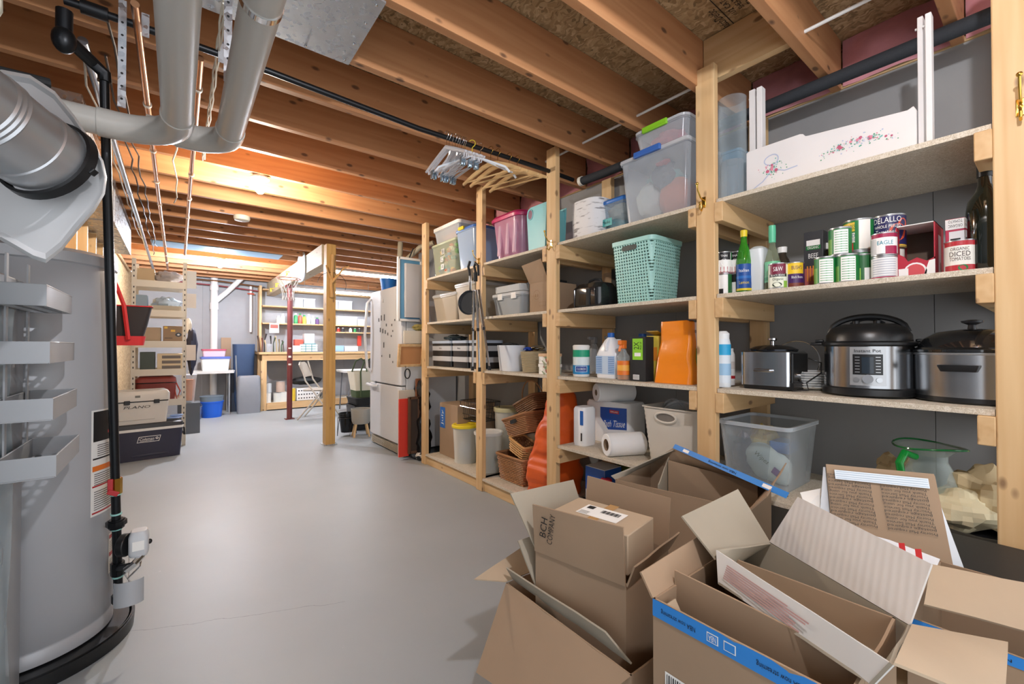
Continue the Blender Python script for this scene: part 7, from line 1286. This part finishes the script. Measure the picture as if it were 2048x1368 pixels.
# --- nested carton B with the standing written flap
B0, B1 = wp(1071, 1100, .56), wp(1252, 1172, .56); dB = Vector((B1.x-B0.x, B1.y-B0.y, 0)).normalized(); nB = Vector((-dB.y, dB.x, 0)); nB = nB if nB.x > 0 else -nB
B2, B3 = B1+nB*.27, B0+nB*.27
B = Box('nested_carton', 'brown carton standing inside the lower left one, its front flap marked BCH COMPANY', [B0, B1, B2, B3], .012)
fz = .135; F0, F1 = B0+Vector((-.008, .0, fz)), B1+Vector((-.008, 0, fz+.012)); B.panel('flap', [B0, B1, F1, F0], CARD, label='standing flap with handwriting')
m = M(); u = (F1-F0).normalized(); upv = Vector((0, 0, 1)); q = (B0+(F0-B0)*.62)-B.o+nB*-.002
for s_, off, sz in (('BCH', .042, .022), ('COMPANY', .068, .018)): text(m, s_, q+u*off+Vector((0, 0, -.004)), .055 if s_ == 'BCH' else .085, sz, Vector((0, 0, 1))+u*.15, -u+Vector((0, 0, .15)), lift=.009)
obj('handwriting', m, INK, B.t, smooth=False)
B.panel('flap', [B3, B2, B2+nB*.02+Vector((0, 0, .14)), B3+nB*.02+Vector((0, 0, .15))], CARD)
B.panel('flap', [B0, B3, B3-dB*.05+Vector((0, 0, .13)), B0-dB*.10+nB*.0+Vector((0, 0, .14))], CARDG); B.panel('flap', [B0-Vector((0, 0, .11)), B0-Vector((0, 0, .11))+nB*.12, B0-dB*.06+nB*.10+Vector((0, 0, .0)), B0-dB*.07+Vector((0, 0, .005))], CARDG)
B.panel('flap', [B1, B2, B2+dB*.03+Vector((0, 0, .055)), B1+dB*.02+Vector((0, 0, .055))], CARD)
# labelled parcel on top
P0 = B0+nB*.045+dB*.025; P1 = B1+nB*.035-dB*.012; P2, P3 = P1+nB*.16, P0+nB*.15; zp0, zp1 = .565, .668
t = thing('parcel', 'taped brown parcel with a white address label on top of the nested carton', 'parcel', tuple(Vector(((P0.x+P2.x)/2, (P0.y+P2.y)/2, zp0)))); o3 = t.location.copy()
obj('parcel_box', M().loft([[Vector((p.x, p.y, zp0))-o3 for p in (P0, P1, P2, P3)], [Vector((p.x, p.y, zp1))-o3 for p in (P0, P1, P2, P3)]]), CARDL, t, bev=.003)
m = M(); c = (P0+P2)/2; c = Vector((c.x, c.y, zp1+.0008))-o3+dB*.0; rect(m, c, dB, nB, .13, .075, 0)
for k in range(14): rect(m, c+dB*(-.005+.0042*k)+nB*.012, dB, nB, .0016+.0012*(k % 3), .022, 1, lift=.001)
for k in range(3): rect(m, c+dB*-.045+nB*(-.015-.008*k+.0), dB, nB, .03, .002, 1, lift=.001)
rect(m, c+dB*-.045+nB*.02, dB, nB, .022, .022, 1, lift=.001); obj('address_label', m, [PAPER, INK], t, smooth=False); obj('tape', rect(M(), c+nB*.0, nB, -dB, .16, .03, 0, lift=.0003), flat('B98F5A', .25, name='tape'), t)
# --- wide carton with blue printed tape along its rim (F)
F0_, F1_ = wp(1306, 1196, .64), wp(1700, 1400, .64); dF = Vector((F1_.x-F0_.x, F1_.y-F0_.y, 0)).normalized(); nF = Vector((-dF.y, dF.x, 0)); nF = nF if nF.x > 0 else -nF
F2_, F3_ = F1_+nF*.30, F0_+nF*.30
BT = f_('2F86D8', .3)
Fb = Box('taped_carton', 'wide brown carton at the bottom with a blue printed band along its rim', [F0_, F1_, F2_, F3_], .003)
def band(bx, a, b, h, txt, flip=True, drop=.0):
    m = M(); u = (b-a).normalized(); L = (b-a).length; mid = (a+b)/2-bx.o; nn = Vector((-u.y, u.x, 0)); nn = nn if nn.dot(Vector((mid.x, mid.y, 0))) > 0 else -nn
    xd = u if u.cross(Vector((0, 0, 1))).dot(nn) > 0 else -u; c = mid+nn*.001-Vector((0, 0, h/2+drop)); rect(m, c, xd, (0, 0, 1), L, h, 0)
    for k, f in enumerate((-.33, .22)): text(m, txt, c+xd*(L*f)+nn*.0006, L*.22, h*.36, -xd, (0, 0, -1), 1)
    for f in (-.12, .40):
        for e in (0, 1): rect(m, c+xd*(L*f+e*h*.9)+nn*.0004, xd, (0, 0, 1), h*.62, h*.5, 2); rect(m, c+xd*(L*f+e*h*.9)+nn*.0010, xd, (0, 0, 1), h*.52, h*.4, 0)
        text(m, 'NBA', c+xd*(L*f)+nn*.0014, h*.4, h*.3, -xd, (0, 0, -1), 2)
    obj('printed_band', m, [BT, INK, WHT], bx.t, smooth=False)['label'] = 'blue band printed NBA now streaming'
band(Fb, F0_, F1_, .034, 'NBA now streaming')
i0 = F0_+nF*.085+dF*.0; i1 = F1_+nF*.085
Fb.panel('flap', [i0+Vector((0, 0, -.20)), i1+Vector((0, 0, -.20)), i1+Vector((0, 0, .012))+nF*.0, i0+Vector((0, 0, .03))], CARD, label='inner flap with a crumpled top edge')
Fb.panel('flap', [F3_, F0_, F0_-dF*.035+nF*.01+Vector((0, 0, .035)), F3_-dF*.02+Vector((0, 0, .06))], CARD)
Fb.panel('flap', [F0_+dF*.02+nF*.012-Vector((0, 0, .01)), F0_+dF*.02+nF*.05-Vector((0, 0, .01)), F0_+dF*.055+nF*.05-Vector((0, 0, .07)), F0_+dF*.05+nF*.012-Vector((0, 0, .05))], CARDL)
m = M(); c = F0_-Fb.o-nF*.0012+dF*.05-Vector((0, 0, .155)); xd = dF if dF.cross(Vector((0, 0, 1))).dot(-nF) > 0 else -dF; rect(m, c, xd, (0, 0, 1), .045, .05, 0)
for k in range(9): rect(m, c+xd*(-.018+.0045*k), xd, (0, 0, 1), .0016+.001*(k % 2), .042, 1, lift=.001)
obj('barcode_label', m, [PAPER, INK], Fb.t, smooth=False)
# --- white-lined carton lying in it, tipped (E): explicit corners
zE = .66
e0, e1 = wp(1432, 1100, .70), wp(1786, 1330, .70); e2, e3 = wp(1822, 1252, .64), wp(1541, 1085, .64)
b0, b1 = wp(1436, 1168, .645), wp(1745, 1372, .655); b2, b3 = wp(1780, 1322, .55), wp(1480, 1122, .55)
E_ = Box('white_lined_carton', 'open white-outside carton tipped on the pile with a ribbed flap raised', [e0, e1, e2, e3], .56, CARDG, drop=[b0, b1, b2, b3], mats=[flat('D4D2CE', .5, name='white_liner'), CARDG, CARDG, CARDG], bottom=False)
E_.panel('bottom_panel', [b0, b1, b2, b3], CARDG)
E_.panel('flap', [e3, e2, wp(1866, 1130, .74), wp(1598, 995, .76)], CARDW, label='raised ribbed pale flap')
E_.panel('flap', [e3, e0+Vector((0, 0, -.02)), wp(1364, 1032, .735), wp(1476, 978, .76)], CARDG, label='pale square flap standing up')
E_.panel('flap', [e2, e1, wp(2008, 1420, .62), wp(2014, 1288, .62)], CARDL)
m = M(); xd = (e1-e0).normalized(); up_ = (e0-b0).normalized(); xq = xd if xd.cross(up_).dot(Vector((-1, -1, 0))) > 0 else -xd; up_ = (up_-xd*up_.dot(xd)).normalized()
lines(m, (e0+e1+b0+b1)/4-E_.o-xd*.05+Vector((-.009, -.009, 0)), xd, up_, .20, .03, 7, 0, .3); obj('fine_print', m, f_('B08A86'), E_.t, smooth=False)
# --- carton behind with blue band on its far flap (G)
g0, g1 = wp(1222, 957, .60), wp(1545, 1030, .60); dG = Vector((g1.x-g0.x, g1.y-g0.y, 0)).normalized(); nG = Vector((-dG.y, dG.x, 0)); nG = nG if nG.x > 0 else -nG
g0 = g0+dG*.02; g1 = g0+dG*.50; g2, g3 = g1+nG*.34, g0+nG*.34
G = Box('back_carton', 'brown carton behind the written one, inner dividers showing, blue band on its rear flap', [g0, g1, g2, g3], .003)
t3, t2 = wp(1350, 893, .70), wp(1577, 992, .66)
G.panel('flap', [g3, g2, t2, t3], CARD); G.panel('flap', [g0, g3, t3-Vector((0, 0, .01)), g0+Vector((0, 0, .012))-dG*.02], CARDG)
m = M(); u = (t2-t3).normalized(); pr_ = Vector((0, 0, 1)); cc = (t2+t3)/2-G.o; nn = -nG+Vector((0, 0, .6)); nn.normalize(); upg = nn.cross(u).normalized(); upg = upg if upg.z > 0 else -upg
cc = cc-nG*.012+Vector((0, 0, .004)); xd = u if u.cross(upg).dot(nn) > 0 else -u
rect(m, cc, xd, upg, (t2-t3).length, .022, 0); text(m, 'NBA now streaming', cc+nn*.001, .14, .012, -xd, -upg, 1); 
for f in (-.36, .36): rect(m, cc+u*((t2-t3).length*f)+nn*.0006, xd, upg, .035, .013, 2)
obj('printed_band', m, [BT, INK, WHT], G.t, smooth=False)['label'] = 'blue band printed NBA now streaming'
G.panel('divider', [g0+dG*.16+nG*.05-Vector((0, 0, .15)), g0+dG*.10+nG*.31-Vector((0, 0, .15)), g0+dG*.10+nG*.31+Vector((0, 0, .05)), g0+dG*.16+nG*.05+Vector((0, 0, .0))], CARDG); G.panel('divider', [g0+dG*.12+nG*.26-Vector((0, 0, .15)), g1-dG*.03+nG*.26-Vector((0, 0, .15)), g1-dG*.03+nG*.26+Vector((0, 0, .02)), g0+dG*.12+nG*.26+Vector((0, 0, .05))], CARD)
G.panel('flap', [g1, g2, g2+dG*.05+Vector((0, 0, .10)), g1+dG*.05+Vector((0, 0, .06))], CARD)
# --- right hand carton (H)
h0_, h1_ = wp(1850, 1212, .60), wp(2300, 1330, .60); h3_, h2_ = wp(1870, 1135, .60), wp(2300, 1190, .60)
h0_ = Vector((1.18, .20, .60)); h1_ = Vector((1.18, -.30, .60)); h2_ = Vector((1.55, -.30, .60)); h3_ = Vector((1.55, .20, .60))
H_ = Box('right_carton', 'big brown carton at the right edge with a blue rim and a broad pale flap', [h0_, h1_, h2_, h3_], .003)
H_.panel('flap', [wp(1862, 1128, .66), wp(2160, 1185, .66), wp(2160, 1290, .60), wp(1848, 1208, .62)], CARDL, label='broad pale top flap'); band(H_, h0_, h1_, .02, 'NBA now streaming')
# --- flattened mailing boxes standing on end
s0, s1 = wp(1652, 928, .80), wp(1868, 948, .80); s2, s3 = wp(1906, 1135, .615), wp(1664, 1050, .64)
nP = (s1-s0).cross(s3-s0).normalized(); rr2 = s2-Vector((0, 0, CAMH)); s2 = Vector((0, 0, CAMH))+rr2*(nP.dot(s0-Vector((0, 0, CAMH)))/nP.dot(rr2))
cS = (s0+s1+s2+s3)/4; t = thing('mailing_boxes', 'stack of flattened brown mailing boxes printed Priority Mail, leaning against the pile', 'flattened boxes', tuple(cS)); rS = lambda p: Vector(p)-cS
nS = (s1-s0).cross(s3-s0).normalized(); nS = nS if nS.dot(Vector((-1, -1, .5))) > 0 else -nS
obj('sheet', M().slab([rS(p) for p in (s0, s1, s2, s3)], -.004 if (s1-s0).cross(s2-s0).normalized().dot(nS) > 0 else .004), CARD, t, smooth=False)
for k in range(1, 5):
    off = -nS*(.006*k); jig = (s1-s0).normalized()*(.004*((k*3) % 5-2))+Vector((0, 0, -.004*k)); P = [p+off+jig for p in (s0, s1, s2, s3)]
    if k in (2, 4): P[2] += (s1-s0)*.14; P[3] += (s1-s0)*-.10; P[2] += (s2-s1)*.05
    obj('sheet', M().slab([rS(p) for p in P], .004), CARD if k % 2 else flat('DDE3EA', .5, name='mail_white'), t, smooth=False)
xd = -(s1-s0).normalized(); upS = (s3-s0)-xd*(s3-s0).dot(xd); upS.normalize()  # print is upside down
if xd.cross(upS).dot(nS) < 0: upS = upS
m = M(); rows = ['Priority Mail   required', 'postage required   Priority', 'Thank you for using', 'you for using Priority Mail', 'Service   Priority Mail']
H0 = (s3-s0).length; dwn = ((s3+s2)/2-(s0+s1)/2).normalized(); Xr = (s1-s0).normalized(); 
def ptext(s, c, wid, hei): text(m, s, c+nS*.007, wid, hei, -Xr, Xr.cross(nS) if False else dwn, 0, lift=0)
for k in range(15):
    f = .17+.054*k; base = (s0+(s3-s0)*f); wdt = (s1+(s2-s1)*f-base).length
    for j, g_ in enumerate((.25, .74)):
        s_ = ('Priority Mail required', 'Thank you for using', 'Priority Mail Service', 'postage required')[(k+j*2) % 4]
        ptext(s_, rS(base+Xr*(wdt*(g_+.05*((k*3) % 3-1)))), wdt*.40, .0085)
obj('mail_print', m, INK, t, smooth=False)
m = M(); wS = (s1-s0).length; rect(m, rS(s0+(s1-s0)*.5+dwn*.028)+nS*.0075, Xr, -dwn if Xr.cross(-dwn).dot(nS) > 0 else dwn, wS*.86, .026, 0)
for k in range(4): rect(m, rS(s0+(s1-s0)*.5+dwn*(.019+.006*k))+nS*.0085, Xr, -dwn if Xr.cross(-dwn).dot(nS) > 0 else dwn, wS*.84, .0012, 1)
obj('adhesive_strip', m, [flat('DDE6EE', .35, name='liner_strip'), f_('A9BCCB')], t, smooth=False)
o = obj('white_envelope', M().slab([wp(1600, 985, .70), wp(1650, 975, .72), wp(1668, 1030, .66), wp(1612, 1015, .67)], .003), PAPER, smooth=False); tag(o, 'white folded mailer sticking out left of the brown mailing boxes', 'mailer')
# red striped mailer strips below the stack
o = obj('striped_mailer', M().slab([wp(1735, 1068, .665), wp(1780, 1080, .66), wp(1880, 1118, .65), wp(1868, 1145, .635), wp(1730, 1100, .64)], .003), flat('E2E6EC', .5, name='mail_white2'), smooth=False); tag(o, 'white mailer with two red stripes under the brown mailing boxes', 'mailer')
m = M()
for px in (1803, 1836): a = wp(px, 1086+(px-1803)*.36, .672); b = wp(px+3, 1108+(px-1803)*.36, .660); x_ = Vector((.006, -.006, 0)); m.add([a-x_*.8, a+x_*.8, b+x_*.8, b-x_*.8], [(0, 1, 2, 3)])
s_ = obj('red_stripe', m, RED, o, smooth=False)
# black case at the right
bz = .50; k0, k1, k2, k3 = wp(1912, 1110, .56), wp(2200, 1185, .56), wp(2200, 1070, .56), wp(1905, 1038, .56)
k0 = Vector((1.50, .27, .56)); 
t = thing('black_case', 'long matte black case lid lying at the right edge before the post', 'case', (1.72, .05, .0)); obj('base', M().b2((-.12, -.5, 0), (.17, .17, .52)), BLKM, t, bev=.004); obj('lid', M().b2((-.13, -.51, .53), (.18, .18, .575)), flat('232528', .5, name='case_black'), t, bev=.006)
